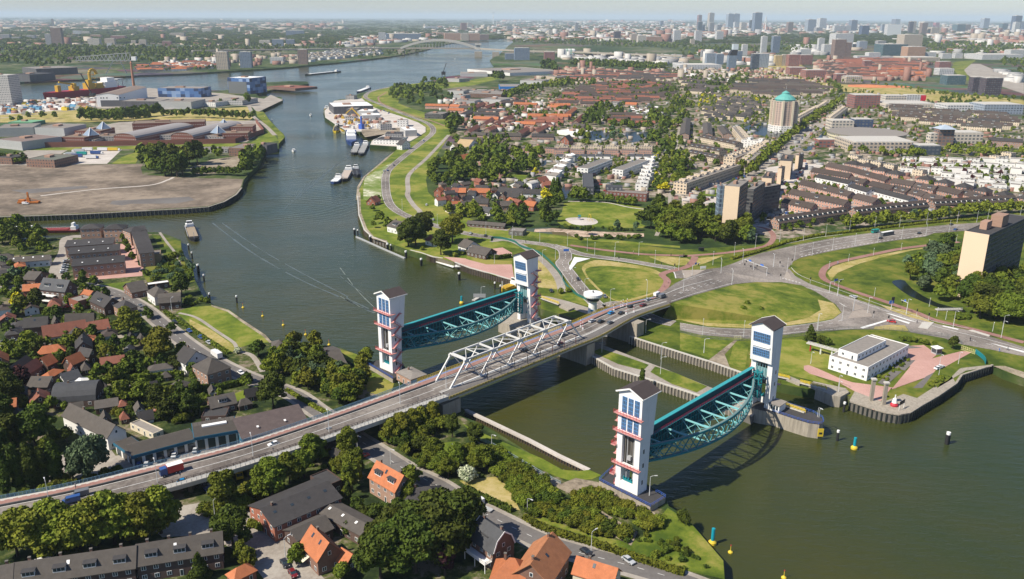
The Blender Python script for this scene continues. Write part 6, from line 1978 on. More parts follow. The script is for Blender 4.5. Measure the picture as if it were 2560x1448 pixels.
# small houses, sheds and extensions filling the old quarters
SW_=ribbon_pts(STREET,3)
def infill(label,poly,n,size,walls,roofs,seed,h=3.2,cat='house',ang=.5):
 r=random.Random(seed)
 P=px(poly);x0,x1=min(p[0]for p in P),max(p[0]for p in P);y0,y1=min(p[1]for p in P),max(p[1]for p in P)
 k=0
 for _ in range(n*40):
  if k>=n:break
  x,y=r.uniform(x0,x1),r.uniform(y0,y1)
  if not inside(x,y,P):continue
  g=G(x,y)
  L,D=size*r.uniform(.8,1.5),size*r.uniform(.65,.9)
  if any(hypot(g.x-f[0],g.y-f[1])<f[2]+L*.55 for f in FOOT):continue
  if any(hypot(g.x-w[0],g.y-w[1])<7+L*.6 for w in SW_):continue
  rz=ang+r.choice((0,pi/2))+r.uniform(-.15,.15)
  o=Matrix.Rotation(rz,3,'Z')@Vector((-L/2,-D/2,0))
  house(label,None,h*r.uniform(.8,1.3),r.choice(('gx','gx','hip')),r.uniform(1.6,3),r.choice(walls),r.choice(roofs),cat=cat,fld=(Vector((g.x+o.x,g.y+o.y,0)),rz,L,D),chim=1 if size>6 else 0,wn=1.)
  k+=1
RR=[R_DK,R_GY,R_GY,R_OR,R_RD,R_DK,R_GY,R_BR]
infill('older brick house among the gardens of the left quarter','D 0,560 420,640 480,760 1100,900 1260,1080 1260,1250 1330,1400 0,1440',17,8,[BRICK,BRICKD,WHW],RR,3,4)
infill('small garden shed in the left quarter','D 0,560 420,640 480,760 1100,900 1640,1330 1900,1448 g 1900,180 1500,300 800,330 400,150 0,100',24,4,[BRICKD,WOOD,WHW],[R_DK,R_GY,R_RD],4,2.2,'shed')
infill('house in the gardens above the viaduct','g 0,0 380,0 450,180 200,250 0,500',7,8,[BRICK,BRICKD],RR,5,4)
infill('low shed beside the workshops','g 2380,300 2541,300 H 350,500 60,560 g 2541,620 2400,600',8,5,[BRICKD,WHW],[R_DK,R_GY],6,2.4,'shed')
infill('small house beyond the left harbour trees','D -20,480 160,500 160,600 0,700',4,8,[BRICK,WHW],RR,7,4)
infill('village cottage in the gardens behind the dike road','P 90,360 1180,300 1180,560 640,620 130,560',16,8,[BRICKR,BRICKP,WHW],RR,8,4.2)
# north west bank: yards, prison, halls
t=house('white shipyard hangar with ridged brown roof, dark door and small windows in its gable','Q 1280,468 1580,466 1985,362',20,'gy',3,WHITE2,M('brown_sheet_roof',(.22,.17,.14),.8),det=1,chim=0,cat='hangar')
mb=MB();mb.box(6,44,-.3,-.003,0,11);part('hangar_door',mb,M('door_grey',(.10,.10,.11),.7),t)
for k in(.12,.2,.3,.62,.72,.84):
 PB('window',t,GLASS,54*k,54*k+2,-.2,-.003,14,16)
for lab,s,h,w,r_ in(('long low grey and white shed in front of the hangar','Q 1600,552 2110,555 2160,520',11,FC['hall'],BITG),('white long shed right of the grey shed','Q 2112,556 2545,562 2600,520',12,FC['shed'],BITG),('blue checkered shipyard block with flat roof','A 1162,652 1480,655 1570,640',17,FC['blue'],BITG),('white workshop buildings in front of the great blue hall','A 1600,740 1790,745 1800,715',8,FC['grey'],BITG),
 ('low white office in front of the blue checkered block','A 1460,755 1590,760 1590,725',7,FC['white'],BITG),('dark wall of ship hall at the left picture edge','Q -200,200 100,205 130,190',52,FC['grey'],CONCL),('dark warehouse on the far river bank at the left','Q 120,190 390,200 330,140',16,FC['hall'],BITU),('large black fronted warehouse on the far river bank','Q 480,120 1030,100 960,70',17,FC['hall'],BITG),
 ('big grey warehouse with white roof strips beside the prison','Q 460,905 850,915 1090,795',13,FC['shed'],BITG),('long saw roofed warehouse at the left edge','Q -60,1060 285,1095 625,920',10,FC['shed'],M('rust_roof',(.20,.15,.13),.85)),('second grey warehouse behind the saw roofed one','Q -60,915 440,900 520,840',11,FC['shed'],BITG),('flat green grey roofed depot beside the lorry yard','Q 345,1325 720,1340 960,1165',8,FC['brown'],M('moss_roof',(.13,.135,.11),.9)),
 ('dark depot sheds at the left edge below the warehouses','Q -60,1300 150,1310 320,1190',7,FC['brown'],BITU),('grey river hall with black roof on piles at the water edge','A 1860,1072 1970,1078 2045,1010',10,FC['hall'],BITU),('brown and glazed greenhouse like hall beside the rubble yard','A 1687,1095 1905,1100 1960,1065',9,FC['brown'],BITG),('low glazed sheds behind the big tree clump','A 1110,1110 1680,1105 1685,1085',4,FC['grey'],BITG),
 ('low brown sheds on the finger quay','A 1970,640 2180,655 2180,630',5,FC['brown'],R_RD)):
 tower_block(lab,s,h,w,cat='hall',roofm=r_)
t=tower_block('great blue paneled ship hall with grey front doors and white roof','A 1678,575 1840,580 1930,518',31,M('blue_panels_base',(.06,.12,.24),.5),cat='hall',roofm=R_WH)
def checker(name,cols,s=6.):
 m,tt,b=nodes(name)
 sx=nn(tt,'SeparateXYZ');tt.links.new(uvn(tt),sx.inputs[0])
 c=nn(tt,'CombineXYZ')
 tt.links.new(mth(tt,'FLOOR',mth(tt,'DIVIDE',sx.outputs[0],s*1.5)),c.inputs[0]);tt.links.new(mth(tt,'FLOOR',mth(tt,'DIVIDE',sx.outputs[1],s)),c.inputs[1])
 w=nn(tt,'TexWhiteNoise',noise_dimensions='2D');tt.links.new(c.outputs[0],w.inputs[0])
 r_=nn(tt,'ValToRGB');r_.color_ramp.interpolation='CONSTANT'
 e=r_.color_ramp.elements
 while len(e)<len(cols):e.new(.5)
 for k,cc in enumerate(cols):e[k].position=k/len(cols);e[k].color=(*cc,1)
 tt.links.new(w.outputs[0],r_.inputs[0]);tt.links.new(r_.outputs[0],b.inputs['Base Color']);b.inputs['Roughness'].default_value=.5
 return m
CHK=checker('blue_checker',[(.03,.08,.22),(.06,.14,.32),(.12,.22,.42),(.22,.32,.50),(.02,.04,.10)])
for o in COL.objects:
 if o.name.startswith('wall')and o.parent and o.parent.get('label','').startswith(('great blue','blue checkered')):o.data.materials[0]=CHK
a_,rz_,L_,D_=frame_of('A 1678,575 1840,580 1930,518',GZ+31)
mb=MB();mb.box(1,L_*.86,-.4,-.003,0,24);part('hall_door',mb,M('door_panel_grey',(.13,.14,.145),.7),t)
# prison
pt=[G(*q)for q in px('A 285,1090 1740,1058 1950,985 1890,905')]
c=pt[0]
t=thing('prison_wall','long red brown perimeter wall round the prison','wall',(c.x,c.y,0))
mb=MB()
for a,b in zip(pt[:-1],pt[1:]):mb.beam(a-c+Vector((0,0,7)),b-c+Vector((0,0,7)),.6,6.)
part('wall_face',mb,M('wall_red_brown',(.20,.085,.065),.85,var=.1),t)
for s,lab in(('A 838,1015 1003,1022 1108,920','prison hall with grey barrel roof, left of the two'),('A 1262,1008 1428,1013 1497,915','prison hall with grey barrel roof, right of the two')):
 house(lab,s,8,'barrely',5.5,FC['prison'],M('zinc_roof',(.30,.28,.27),.6,var=.1),det=1,chim=0,cat='prison hall')
for lab,s,h in(('red brown rear block of the prison with a grey roof storey','A 975,915 1510,900 1500,880',14),('left lower cell wing of the prison','A 445,1015 620,1018 700,975',9),('left upper cell wing of the prison','A 550,968 740,970 800,930',9),('right upper cell wing of the prison','A 1680,940 1865,938 1870,920',9),('right lower cell wing of the prison','A 1640,988 1830,985 1835,965',9),('middle low block of the prison between the barrel halls','A 1050,1000 1260,998 1290,965',6),
 ('left connecting block of the prison','A 700,1010 850,1008 870,960',6),('right connecting block of the prison','A 1440,1005 1600,1003 1610,960',6),('round ended left block of the prison','A 565,1035 700,1035 720,1005',5),('round ended right block of the prison','A 1545,1015 1650,1015 1670,985',5)):
 tower_block(lab,s,h,FC['prison']if 'block' not in lab or 'rear' in lab else FC['grey'],cat='prison block',roofm=M('brown_gravel_roof',(.19,.145,.11),.9))
for k,s in enumerate(('A 765,950','A 672,998','A 1655,930','A 1612,980')):
 p=G(*P1(s),GZ+9)
 t=thing('glass_pyramid','pale blue glass pyramid roof on the prison','roof pyramid',p,.2,'glass pyramids on the prison')
 mb=MB();mb.lathe([(10,0),(0,9)],4,cap=False);part('glazing',mb,M('pale_glazing',(.22,.28,.36),.3),t)
 mb=MB()
 for i in range(4):
  a=i*pi/2
  mb.beam((10*cos(a),10*sin(a),0),(0,0,9.2),.5,.5)
 part('frame',mb,WHITE,t)
tower_block('green barrel roofed shed at the far left','Q 110,830 430,835 440,800',5,M('green_sheet',(.12,.28,.16),.7),cat='shed',roofm=M('green_roof',(.16,.34,.20),.7))
# orange digger on the sand field
p=G(*P1('D 215,85'))
t=thing('dredge_platform','orange crawler pontoon machine standing on the sand field','machine',p,.1)
ORNG=M('orange_paint',(.45,.15,.03),.6,var=.3)
t.scale=(.6,.6,.6)
PB('pontoon',t,ORNG,-14,14,-4,4,1.,3.2)
mb=MB();mb.box(-2,2,-2,2,3.2,8);mb.box(-1,1,-1,1,8,16);part('tower',mb,ORNG,t)
PB('cabin',t,ORNG,-13,-5,-3,3,3.2,5.6)
for x in(-11,-4,4,11):
 PB('track',t,DARK,x-1.2,x+1.2,-4.5,4.5,0,1.)
mb=MB();mb.beam((2,0,7),(13,0,4),.5,.5);part('boom',mb,ORNG,t)
cars('beside the orange machine on the sand field',(10,0),'D 190,93,white,van','cars on the sand field')
for k,(x,y,c1,c2)in enumerate(((690,1325,'white','blue'),(860,1345,'blue','silver'),(880,1280,'white','silver'),(960,1300,'red','blue'),(1020,1270,'green','teal'),(990,1235,'white','silver'),(1100,1215,'wine','white'),(1290,1320,'blue','white'),(1350,1260,'white','blue'),(1440,1215,'red','white'),(1580,1215,'white','yellow'))):
 lorry('parked lorry in the pale lorry yard',f'Q {x},{y}',(-10 if k<7 else 10,0),c1,c2,L=14,h=4,group='lorries parked in the yard')
# cable laying ship
def hull(mb,L,w,h,m,bow=.18,stern=.05,z0=.0,sheer=.0):
 n=[(-L/2,w*.42),(-L/2+L*stern,w/2),(L/2-L*bow,w/2),(L/2-L*bow*.4,w*.33),(L/2,.02*w)]
 lo=[(x*.98,y*.85)for x,y in n]
 for sg in(1,-1):
  for(a,b),(c_,d)in zip(zip(lo[:-1],lo[1:]),zip(n[:-1],n[1:])):
   hs=lambda x:h+sheer*max(0,(x/(L/2)))**3
   q=[(a[0],sg*a[1],z0),(b[0],sg*b[1],z0),(d[0],sg*d[1],hs(d[0])),(c_[0],sg*c_[1],hs(c_[0]))]
   mb.face(q if sg<0 else q[::-1],m)
 mb.face([(x,-y,h)for x,y in n]+[(x,y,h)for x,y in n[::-1]],m)
 mb.face([(-L/2*.98,-n[0][1]*.85,z0),(-L/2*.98,n[0][1]*.85,z0),(-L/2,n[0][1],h),(-L/2,-n[0][1],h)][::-1],m)
def ship(label,s,L,w,h,hm,cat='ship',name=None):
 q=px(s)
 a,b=G(*q[0][:2],0),G(*q[1][:2],0)
 c=(a+b)/2
 L=(a-b).length if not L else L
 t=thing(name or cat,label,cat,(c.x,c.y,-.4),atan2(a.y-b.y,a.x-b.x))
 mb=MB();hull(mb,L,w,h,hm,sheer=1.);part('hull',mb,hm,t)
 return t,L
RH=M('hull_red',(.40,.02,.04),.5);BH=M('hull_black',(.02,.022,.03),.5);BLH=M('hull_blue',(.02,.05,.17),.5);GH=M('deck_grey',(.28,.28,.27),.8,var=.2)
YC=M('crane_yellow',(.50,.32,.03),.6,var=.25)
t,L=ship('red hulled ship with big yellow cranes behind the shipyard','Q 585,525 1640,420',0,26,12,RH)
for x0,x1,z1 in((.10,.16,26),(-.1,-.02,30),(-.25,-.12,22)):
 mb=MB();mb.box(L*x0,L*x1,-8,8,12,z1-6);mb.box(L*x0+3,L*x1-3,-5,5,z1-6,z1);part('deck_gear',mb,YC,t)
mb=MB()
pr=[(-L*.13+9*cos(a),12+28+10*sin(a))for a in[pi*k/8 for k in range(9)]]
mb.tube([(-L*.13+9,0,12)]+[(x,0,z)for x,z in pr],3,8);part('lay_tower',mb,YC,t)
mb=MB()
for k in range(5):mb.beam((-L*.13-9,-5,14+k*6),(-L*.13+7,5,16+k*6),2,2)
part('lay_tower_frame',mb,YC,t)
mb=MB();mb.beam((L*.14,0,24),(L*.30,0,30),3,3);mb.box(L*.3,L*.34,-4,4,12,24);part('crane',mb,YC,t)
mb=MB();mb.box(-L*.38,-L*.22,-11,11,12,24);mb.box(-L*.36,-L*.26,-9,9,24,32);part('superstructure',mb,WHITE,t)
mb=MB();mb.box(-L*.48,-L*.40,-10,10,26,28)
for x in(-.47,-.41):mb.beam((L*x,-8,12),(L*x,-8,26),1,1);mb.beam((L*x,8,12),(L*x,8,26),1,1)
part('helideck',mb,STEEL,t)
t=thing('crawler_crane','dark lattice boom crane in front of the red ship','crane',G(*P1('Q 1235,478')),2.9)
PB('body',t,DARK,-5,5,-4,4,0,5)
mb=MB();mb.beam((2,0,4),(20,0,42),1.6,1.6);part('boom',mb,DARK,t)
t=thing('light_mast','rust coloured slender mast at the river edge','mast',G(*P1('Q 1785,345')),0)
mb=MB();mb.lathe([(3.2,0),(2.2,48),(2.4,50),(.6,54)],8);part('shaft',mb,M('rust_mast',(.45,.20,.12),.7),t)
t=thing('gantry_crane','pale lattice gantry crane lying along the far bank','crane',G(*P1('Q 1480,190')),0)
mb=MB()
for k in range(14):
 x=-90+k*11
 h=10+10*(k/13)
 mb.beam((x,0,34),(x+11,0,34+h*.2),1.5,1.5);mb.beam((x,0,34),(x+5.5,0,34+h),1.,1.);mb.beam((x+5.5,0,34+h),(x+11,0,34),1.,1.)
mb.beam((-90,0,44),(60,0,56),1.5,1.5);part('boom',mb,STEEL,t)
mb=MB();mb.beam((-10,-8,0),(10,0,34),2,2);mb.beam((40,8,0),(30,0,34),2,2);part('leg',mb,STEEL,t)
PB('cabin',t,WHITE,62,74,-5,5,36,46)
# yard clutter blocks
for k in range(60):
 x,y=random.choice(((random.uniform(300,1250),random.uniform(570,690)),(random.uniform(20,500),random.uniform(620,730))))
 w=random.uniform(3,9)
 p=G(*P1(f'Q {x:.0f},{y:.0f}'))
 mb=MB();mb.box(-w,w,-2.5,2.5,0,random.uniform(1.5,5));mb.box(-w*.7,w*.2,-2,2,1.5,6)
 cm,cn=random.choice(((WHITE2,'white'),(YELL,'yellow'),(M('yard_rust',(.25,.12,.08)),'rust brown'),(M('yard_blue',(.12,.30,.45)),'pale blue'),(CONCL,'grey')))
 o=link('cargo_stack',mb.mesh('cargo_stack',cm),None,p,random.uniform(-.4,.4));tag(o,f'{cn} cargo stack on the shipyard ground beside the hangar','cargo','cargo on the shipyard ground')
# right bank shipyard
for lab,s,h,w,r_ in(('great white roofed hall of the right bank yard','S 258,325 738,312 716,235',12,FC['hall'],R_WH),('grey hall below the great white roof','S 415,350 545,352 640,310',10,FC['hall'],BITG),('second pale grey hall of the right bank yard','S 545,375 735,378 745,345',9,FC['shed'],R_WH),('white striped open shed in the yard','S 610,430 825,425 820,400',7,FC['shed'],R_WH),('grey container office block on the yard','S 825,540 965,535 960,500',8,FC['grey'],BITG),('white offices with yellow frames by the dike','S 1025,490 1150,490 1150,450',9,FC['white'],BITG),
 ('white roofed warehouse by the bend of the dike road','S 1060,570 1125,612 1255,600',8,FC['shed'],R_WH),('dark roofed two storey office on the quay','S 880,655 1085,655 1080,600',7,FC['grey'],BITU),('long dark roofed office with white front on the quay','S 740,725 1045,735 1060,690',5,FC['white'],BITU),('small canteen in the yard','S 400,450 510,450 500,420',5,FC['grey'],BITG)):
 tower_block(lab,s,h,w,cat='hall',roofm=r_)
house('white gabled house on the quay by the dike slope','S 1085,785 1185,770',6,'gy',5,WHW,R_DK,depth=9,chim=1)
house('low dark wing of the white quay house','S 1030,790 1095,790',3.5,'gx',2.5,WHW,R_DK,depth=8,chim=0)
for k in range(60):
 x,y=random.uniform(280,800),random.uniform(400,600)
 if 400<x<640 and y<480 or y>585:continue
 p=G(*P1(f'S {x:.0f},{y:.0f}'))
 mb=MB();w=random.uniform(1.5,4.5);mb.box(-w,w,-1.3,1.3,0,random.uniform(1.2,3.4));mb.box(-w*.5,w*.1,-1,1,1.2,4.2)
 cm,cn=random.choice(((YC,'yellow'),(YC,'yellow'),(M('yard_rust',(.25,.12,.08)),'rust brown'),(WHITE2,'white'),(CONCD,'dark')))
 tag(link('yard_equipment',mb.mesh('yard_equipment',cm),None,p,random.uniform(0,3)),f'{cn} piece of equipment on the right bank yard','equipment','equipment on the right bank yard')
t=thing('harbour_crane','yellow and blue crane on the right bank quay','crane',G(*P1('S 600,610'),2),2.6)
mb=MB();mb.box(-3,3,-3,3,0,9);mb.beam((0,0,6),(0,0,20),2,2);part('tower',mb,BLUER,t)
mb=MB();mb.beam((0,0,18),(16,0,30),1.2,1.2);mb.beam((16,0,30),(28,0,22),1.,1.);part('jib',mb,YC,t)
t=thing('harbour_crane','dark harbour crane at the far shipyard quay','crane',G(*P1('B 765,575'),2),0)
PB('cabin',t,DARK,-5,5,-5,5,8,16)
mb=MB()
for x in(-5,5):
 for y in(-5,5):mb.beam((x,y,0),(x*.7,y*.7,8),1,1)
part('leg',mb,DARK,t)
mb=MB();mb.beam((0,0,16),(8,0,38),1.5,1.5);part('jib',mb,DARK,t)
# boats
def barge(label,s,w=9,hm=BH,cargo=GH,wheel='stern',h=2.2,load=1.):
 t,L=ship(label,s,0,w,h,hm,cat='barge')
 mb=MB();mb.box(-L*.30,L*.36,-w*.38,w*.38,h+.003,h+load);part('hold',mb,cargo,t)
 x=-L*.42
 mb=MB();mb.box(x-L*.04,x+L*.06,-w*.36,w*.36,h,h+2.6);d=part('deckhouse',mb,WHITE,t)
 PB('wheelhouse',d,WHITE,x,x+L*.045,-w*.25,w*.25,h+2.6,h+4.9)
 mb=MB();mb.box(x+L*.045,x+L*.045+.06,-w*.22,w*.22,h+3.4,h+4.5);mb.box(x+.2,x+L*.04,-w*.25-.04,-w*.25,h+3.4,h+4.5);part('window',mb,GLASS,d)
 mb=MB();mb.beam((L*.42,0,h+.5),(L*.42,0,h+5),.25,.25);part('mast',mb,WHITE,t)
 mb=MB();rail(mb,[(-L*.45,-w*.43,h),(L*.3,-w*.47,h)],.9,4,.06);part('railing',mb,WHITE,t)
 return t
barge('cargo barge with white bow entering past the harbour mouth','D 1440,370 1400,265',8,BH,M('deck_tan',(.30,.24,.17)))
barge('black barge with tan cargo deck moored in the middle group off the bank','R 1440,1355 1500,1245',10,BH,M('cargo_pale',(.45,.38,.32)))
barge('blue tug with white deckhouse moored left in the group off the bank','R 1350,1375 1400,1330',9,BLH,WHITE,h=2)
barge('dark work barge moored at the right of the group off the bank','R 1575,1315 1560,1240',8,BH,DARK)
barge('black and white barge moored left under the blue crane','R 1540,1100 1575,1020',9,BH,GH)
barge('long grey decked barge moored right under the blue crane','R 1605,1110 1660,1000',9,BH,GH)
barge('long inland barge sailing on the wide far river','R 1075,340 1410,305',12,BH,WHITE,h=3)
barge('yellow and black work boat moored at the yard','S 290,640 310,570',10,M('hull_yellow',(.6,.45,.03),.5),DARK)
barge('pale work boat moored next to the yellow one','S 400,650 350,590',9,M('hull_pale',(.4,.4,.3),.5),YC)
barge('dark pontoon at the outer corner of the yard','S 170,430 180,350',10,BH,YC)
barge('white and tan pontoon beside the dark one','S 260,470 215,440',9,WHITE,M('deck_tan',(.3,.24,.17)))
barge('white ferry moored at the dike tip','S 545,155 690,100',12,M('hull_navy',(.03,.05,.12)),WHITE)
barge('long red barge moored behind the trees of the harbour','D 200,300 590,290',9,M('hull_dull_red',(.20,.03,.03)),M('hold_red',(.22,.04,.04)),load=.6)
barge('yellow patrol boat with pale deck moored behind the far right tower','E 1190,735 1290,700',6,M('hull_yellow',(.6,.45,.03),.5),YC,h=1.6)
t,L=ship('blue and white sea going supply ship moored by the yard','S 480,800 470,640',0,14,5,BLH)
mb=MB();mb.box(-L*.05,L*.28,-6,6,5,10);mb.box(L*.05,L*.22,-5,5,10,14);part('superstructure',mb,WHITE,t)
mb=MB();mb.box(-L*.2,-L*.1,-5,5,5,9);part('deck_gear',mb,M('lifeboat_orange',(.7,.2,.05)),t)
mb=MB();mb.beam((L*.1,0,14),(L*.1,0,22),.5,.5);part('mast',mb,WHITE,t)
def launch(label,s,L=11):
 t,L=ship(label,s,L,L*.32,1.5,WHITE,cat='boat',name='motor_boat')
 PB('cabin',t,WHITE,-L*.2,L*.15,-L*.11,L*.11,1.5,3.)
 mb=MB();mb.box(L*.15,L*.16,-L*.1,L*.1,2.,2.8);mb.box(-L*.15,L*.1,-L*.115,-L*.111,2.1,2.7);part('window',mb,GLASS,t)
 return t
launch('white motor cruiser heading down the river, trailing waves','R 967,1080 970,1040',13)
launch('small dark cruiser far up the river','R 1130,735 1132,705',12)
launch('white motor boat moored at the left picture edge','D 40,290 0,282',12)
launch('blue and white motor boat moored beside the first at the left edge','D 130,280 90,282',12)
launch('third motor boat moored before the red barge','D 205,270 165,275',11)
launch('speck of a boat on the far river near the arch bridge','B 850,442 848,432',14)
for k in range(14):
 f=k/13
 launch('moored pleasure boat in the far marina',f'R {600 + 250 * f:.0f},{258 - 10 * f:.0f} {612 + 250 * f:.0f},{250 - 10 * f:.0f}',14)['group']='boats in the far marina'
# wakes
FOAM=M('foam',(.19,.22,.20),.6,var=.3,scale=.4)
def wake(s,w,m=FOAM):
 q=px(s)
 W_=smooth([tuple(G(p[0],p[1],0))for p in q],8,closed=False)
 N_=len(W_)
 mb=MB()
 A=offset_line(W_,w/2);B_=offset_line(W_,-w/2)
 for i in range(N_-1):
  if random.random()<.08:continue
  k=random.uniform(.3,1)
  a0,b0,a1,b1=[Vector(v)for v in(A[i],B_[i],A[i+1],B_[i+1])]
  m0,m1=(a0+b0)/2,(a1+b1)/2
  z=Vector((0,0,.03))
  mb.face([m0+(b0-m0)*k+z,m1+(b1-m1)*k+z,m1+(a1-m1)*k+z,m0+(a0-m0)*k+z])
 o=link('wake_line',mb.mesh('wake_line',m));o['kind']='stuff';o['label']='thin foam or ripple line of a boat wake on the river'
WM=M('wake_ripple',(.10,.12,.105),.3,var=.3,scale=.3,spec=.5)  # strip colour paler than the water paints in the sheen of ripples
wake('D 1570,230 1850,440 2200,640 2541,790 E 250,895',1.5,WM)
wake('D 1620,215 1900,410 2230,600 2541,760 E 60,790 250,880',1.2,WM)
wake('E 0,560 130,730 250,850',.7,FOAM)
wake('E 0,770 130,840 260,892',.9,FOAM)
wake('E 0,620 100,700 240,790',.5,WM)
for k in range(9):
 y=1150+k*38
 wake(f'R {1500 - k * 60},{y - 40} {1380 - k * 50},{y + 40} {1240 - k * 45},{y + 160}',.5,WM)
wake('R 1000,1055 1180,985 1330,900',.6,M('dark_ripple',(.025,.03,.025),.2));wake('R 950,1055 850,1010',.6,FOAM);wake('R 1390,1012 1480,1000',2.,FOAM)  # the dark ripple strip paints in the shaded side of a wave
# buoys and piles
def buoy(label,s,h=4.2,top=TEAL,r=.55,small=False):
 p=G(*P1(s),0)
 t=thing('buoy',label,'buoy',(p.x,p.y,-.2),random.uniform(0,3))
 if small:
  PL('float',t,YELL,[(.75,0),(.75,.55),(.2,1.)],10)
  PL('staff',t,YELL,[(.12,1.),(.10,2.6)],6)
  PL('topmark',t,REDP,[(.17,2.6),(.17,2.95)],6)
 else:
  PL('float',t,YELL,[(1.,0),(1.25,.4),(1.25,1.1),(.9,1.5),(.6,1.7)],14)
  mb=MB();mb.lathe([(r,1.7),(r,1.7+h),(0,1.7+h+.05)],12);part('column',mb,top,t)
 return t
TB=M('buoy_turquoise',(.01,.28,.36),.5,var=.05)
buoy('turquoise pillar buoy on yellow float in the open water right of the round pier','I 1285,488',3.4,TB)
buoy('tall turquoise pillar buoy with white tip beside the corner of the green bank','I 238,1190',4.2,TB)
buoy('turquoise pillar buoy on yellow float behind the far left gate','E 898,825',3.,TB)
for s_ in('I 372,1252','I 766,1440','D 1795,855','D 1940,918','D 2092,985','D 2257,1055','D 2430,1130'):
 buoy('small yellow buoy with red tip',s_,small=True)['group']='small yellow buoys'
def pile(label,s,h=4.5,r=.45,z=0,top=True,n=1,m=DARK):
 p=G(*P1(s),z)
 t=thing('mooring_pile',label,'mooring pile',(p.x,p.y,z-.5),0,'mooring piles')
 for k in range(n):
  x,y=(.5*cos(k*2.1),.5*sin(k*2.1))if n>1 else(0,0)
  mb=MB();mb.lathe([(r,0),(r,h*.8)],10,c=(x,y));part('post',mb,m,t)
 PL('cap',t,WHITE,[(r*(1.7 if n>1 else 1.05),h*.82+.003),(r*(1.7 if n>1 else 1.05),h),(0,h+.1)],12)
for s_,n_ in(('I 1160,425',1),('I 1970,450',3),('I 1208,212',1),('E 108,318',3),('E 132,320',1),('E 225,372',3),('E 352,430',3),('E 376,432',1),('E 487,488',3),('E 600,545',3),('E 880,652',3),('E 1143,718',1),('E 1185,740',1),('D 1395,430',1),('D 1420,490',1),('D 1465,590',3),('D 1508,660',1),('D 1550,800',1),('D 1750,820',1),('D 1380,290',1),('A 1955,880',1),('A 2010,900',1)):
 pile('dark mooring pile with white cap in the river',s_,5. if n_==1 else 5.6,.5 if n_==1 else .45,n=n_)
q=[G(*v,.6)for v in px('E 120,330 230,378 350,432 480,488')]
t=thing('floating_boom','long floating guide boom along the right bank piles','boom',(q[0].x,q[0].y,0))
mb=MB()
for a,b in zip(q[:-1],q[1:]):mb.beam(a-q[0]+Vector((0,0,.4)),b-q[0]+Vector((0,0,.4)),1.2,.8)
part('pontoon',mb,STEEL,t)
q=[G(*v,1.4)for v in px('E 695,500 850,548')]
t=thing('jetty','white floating jetty with walkway at the pink quay','jetty',(q[0].x,q[0].y,0))
mb=MB();mb.beam((0,0,1.),q[1]-q[0]+Vector((0,0,1.)),3.2,.7);part('deck',mb,WHITE,t)
q2=[G(*v,2.6)for v in px('E 850,545 950,548')]
mb=MB();mb.beam(q2[0]-q[0]+Vector((0,0,1.2)),q2[1]-q[0]+Vector((0,0,1.4)),3.6,.4);part('gangway',mb,WHITE,t)
mb=MB();rail(mb,[tuple(q2[0]-q[0]+Vector((0,-1.6,1.4))),tuple(q2[1]-q[0]+Vector((0,-1.6,1.6)))],1.1,1.5,.08);part('railing',mb,WHITE,t)
for s_,lab in(('E 985,800 1035,770','small jetty with grey notice board behind the far left gate'),):
 q=[G(*v,1.5)for v in px(s_)]
 t=thing('jetty',lab,'jetty',(q[0].x,q[0].y,0))
 mb=MB();mb.beam((0,0,1.4),q[1]-q[0]+Vector((0,0,1.4)),2,.4);part('deck',mb,CONCL,t)
 mb=MB();mb.box(0,7,-.1,.1,3.2,5.4);mb.beam((.3,0,1.4),(.3,0,3.3),.2,.2);mb.beam((6.7,0,1.4),(6.7,0,3.3),.2,.2);part('notice_board',mb,STEEL,t)
# red and white beacon and two old piers at the quay corner
p=G(*P1('I 1580,170'))
t=thing('old_beacon','red and white buoy displayed on the quay corner','beacon',p)
PL('float',t,REDP,[(1.5,0),(1.6,.8),(1.1,1.6)],14)
PL('cone',t,WHITE,[(1.1,1.6),(.7,3.4),(.25,3.6),(.2,4.6),(.3,5.)],12)
for s_,lab in(('I 1410,130','left of two tall concrete posts on the quay corner'),('I 1502,158','right of two tall concrete posts on the quay corner')):
 t=thing('concrete_post',lab,'post',G(*P1(s_)))
 PB('shaft',t,CONC,-.7,.7,-.6,.6,0,9.5)
 PB('cap',t,CONCL,-1.,1.,-.9,.9,9.503,10.1)
p=G(*P1('I 1615,205'));t=thing('sign_board','black framed sign board on the quay corner','sign',p,radians(40))
PB('board',t,DARK,0,4.2,-.08,.08,2.4,4.)
mb=MB();mb.box(0,.15,-.07,.07,0,2.4);mb.box(4.05,4.2,-.07,.07,0,2.4);part('frame',mb,WHITE,t)
# vehicles
E1=(20,-18)
cars('on the bridge road',(30,-13),'W 1630,330,silver W 1715,335,black W 1805,345,grey,hatch W 1815,250,bright,hatch W 1915,252,black W 2125,175,wine W 2170,122,silver,hatch W 2005,188,black,hatch','cars on the bridge',z=13,dz=.05)
cars('on the widening road at the bridge end',(30,-13),'W 2260,78,white,van W 2310,95,grey,van','cars on the bridge',z='zf',dz=.25)
cars('inside the white truss',(30,-13),'W 980,615,black W 1350,468,grey W 1315,548,wine,hatch','cars on the bridge',z=13,dz=.05)
cars('on the long viaduct',(-30,9),'g 2020,460,white,hatch g 2425,360,grey g 30,265,black H 30,270,black','cars on the viaduct',z=10.5,dz=.05)
cars('on the left end of the viaduct',(-30,7),'g 595,832,grey,van g 530,878,blue,van g 20,1020,white,van g 1335,738,bright','cars on the viaduct',z=8.5,dz=.05)
lorry('blue cabbed lorry with red box and white roof on the viaduct','g 1235,680',(-30,9),'blue','red',7.5,9.4,3.4,WHITE)
cars('on the junction roads',(30,-11),'V 1430,252,green U 860,160,black U 1270,108,black U 1655,68,blue U 1610,14,black F 250,715,silver,hatch F 545,605,silver','cars at the junction')
cars('on the side road to the right',(-30,-10),'U 565,788,silver','cars at the junction')
cars('red at the stop line',(-30,-5),'U 970,1050,red','cars at the junction')
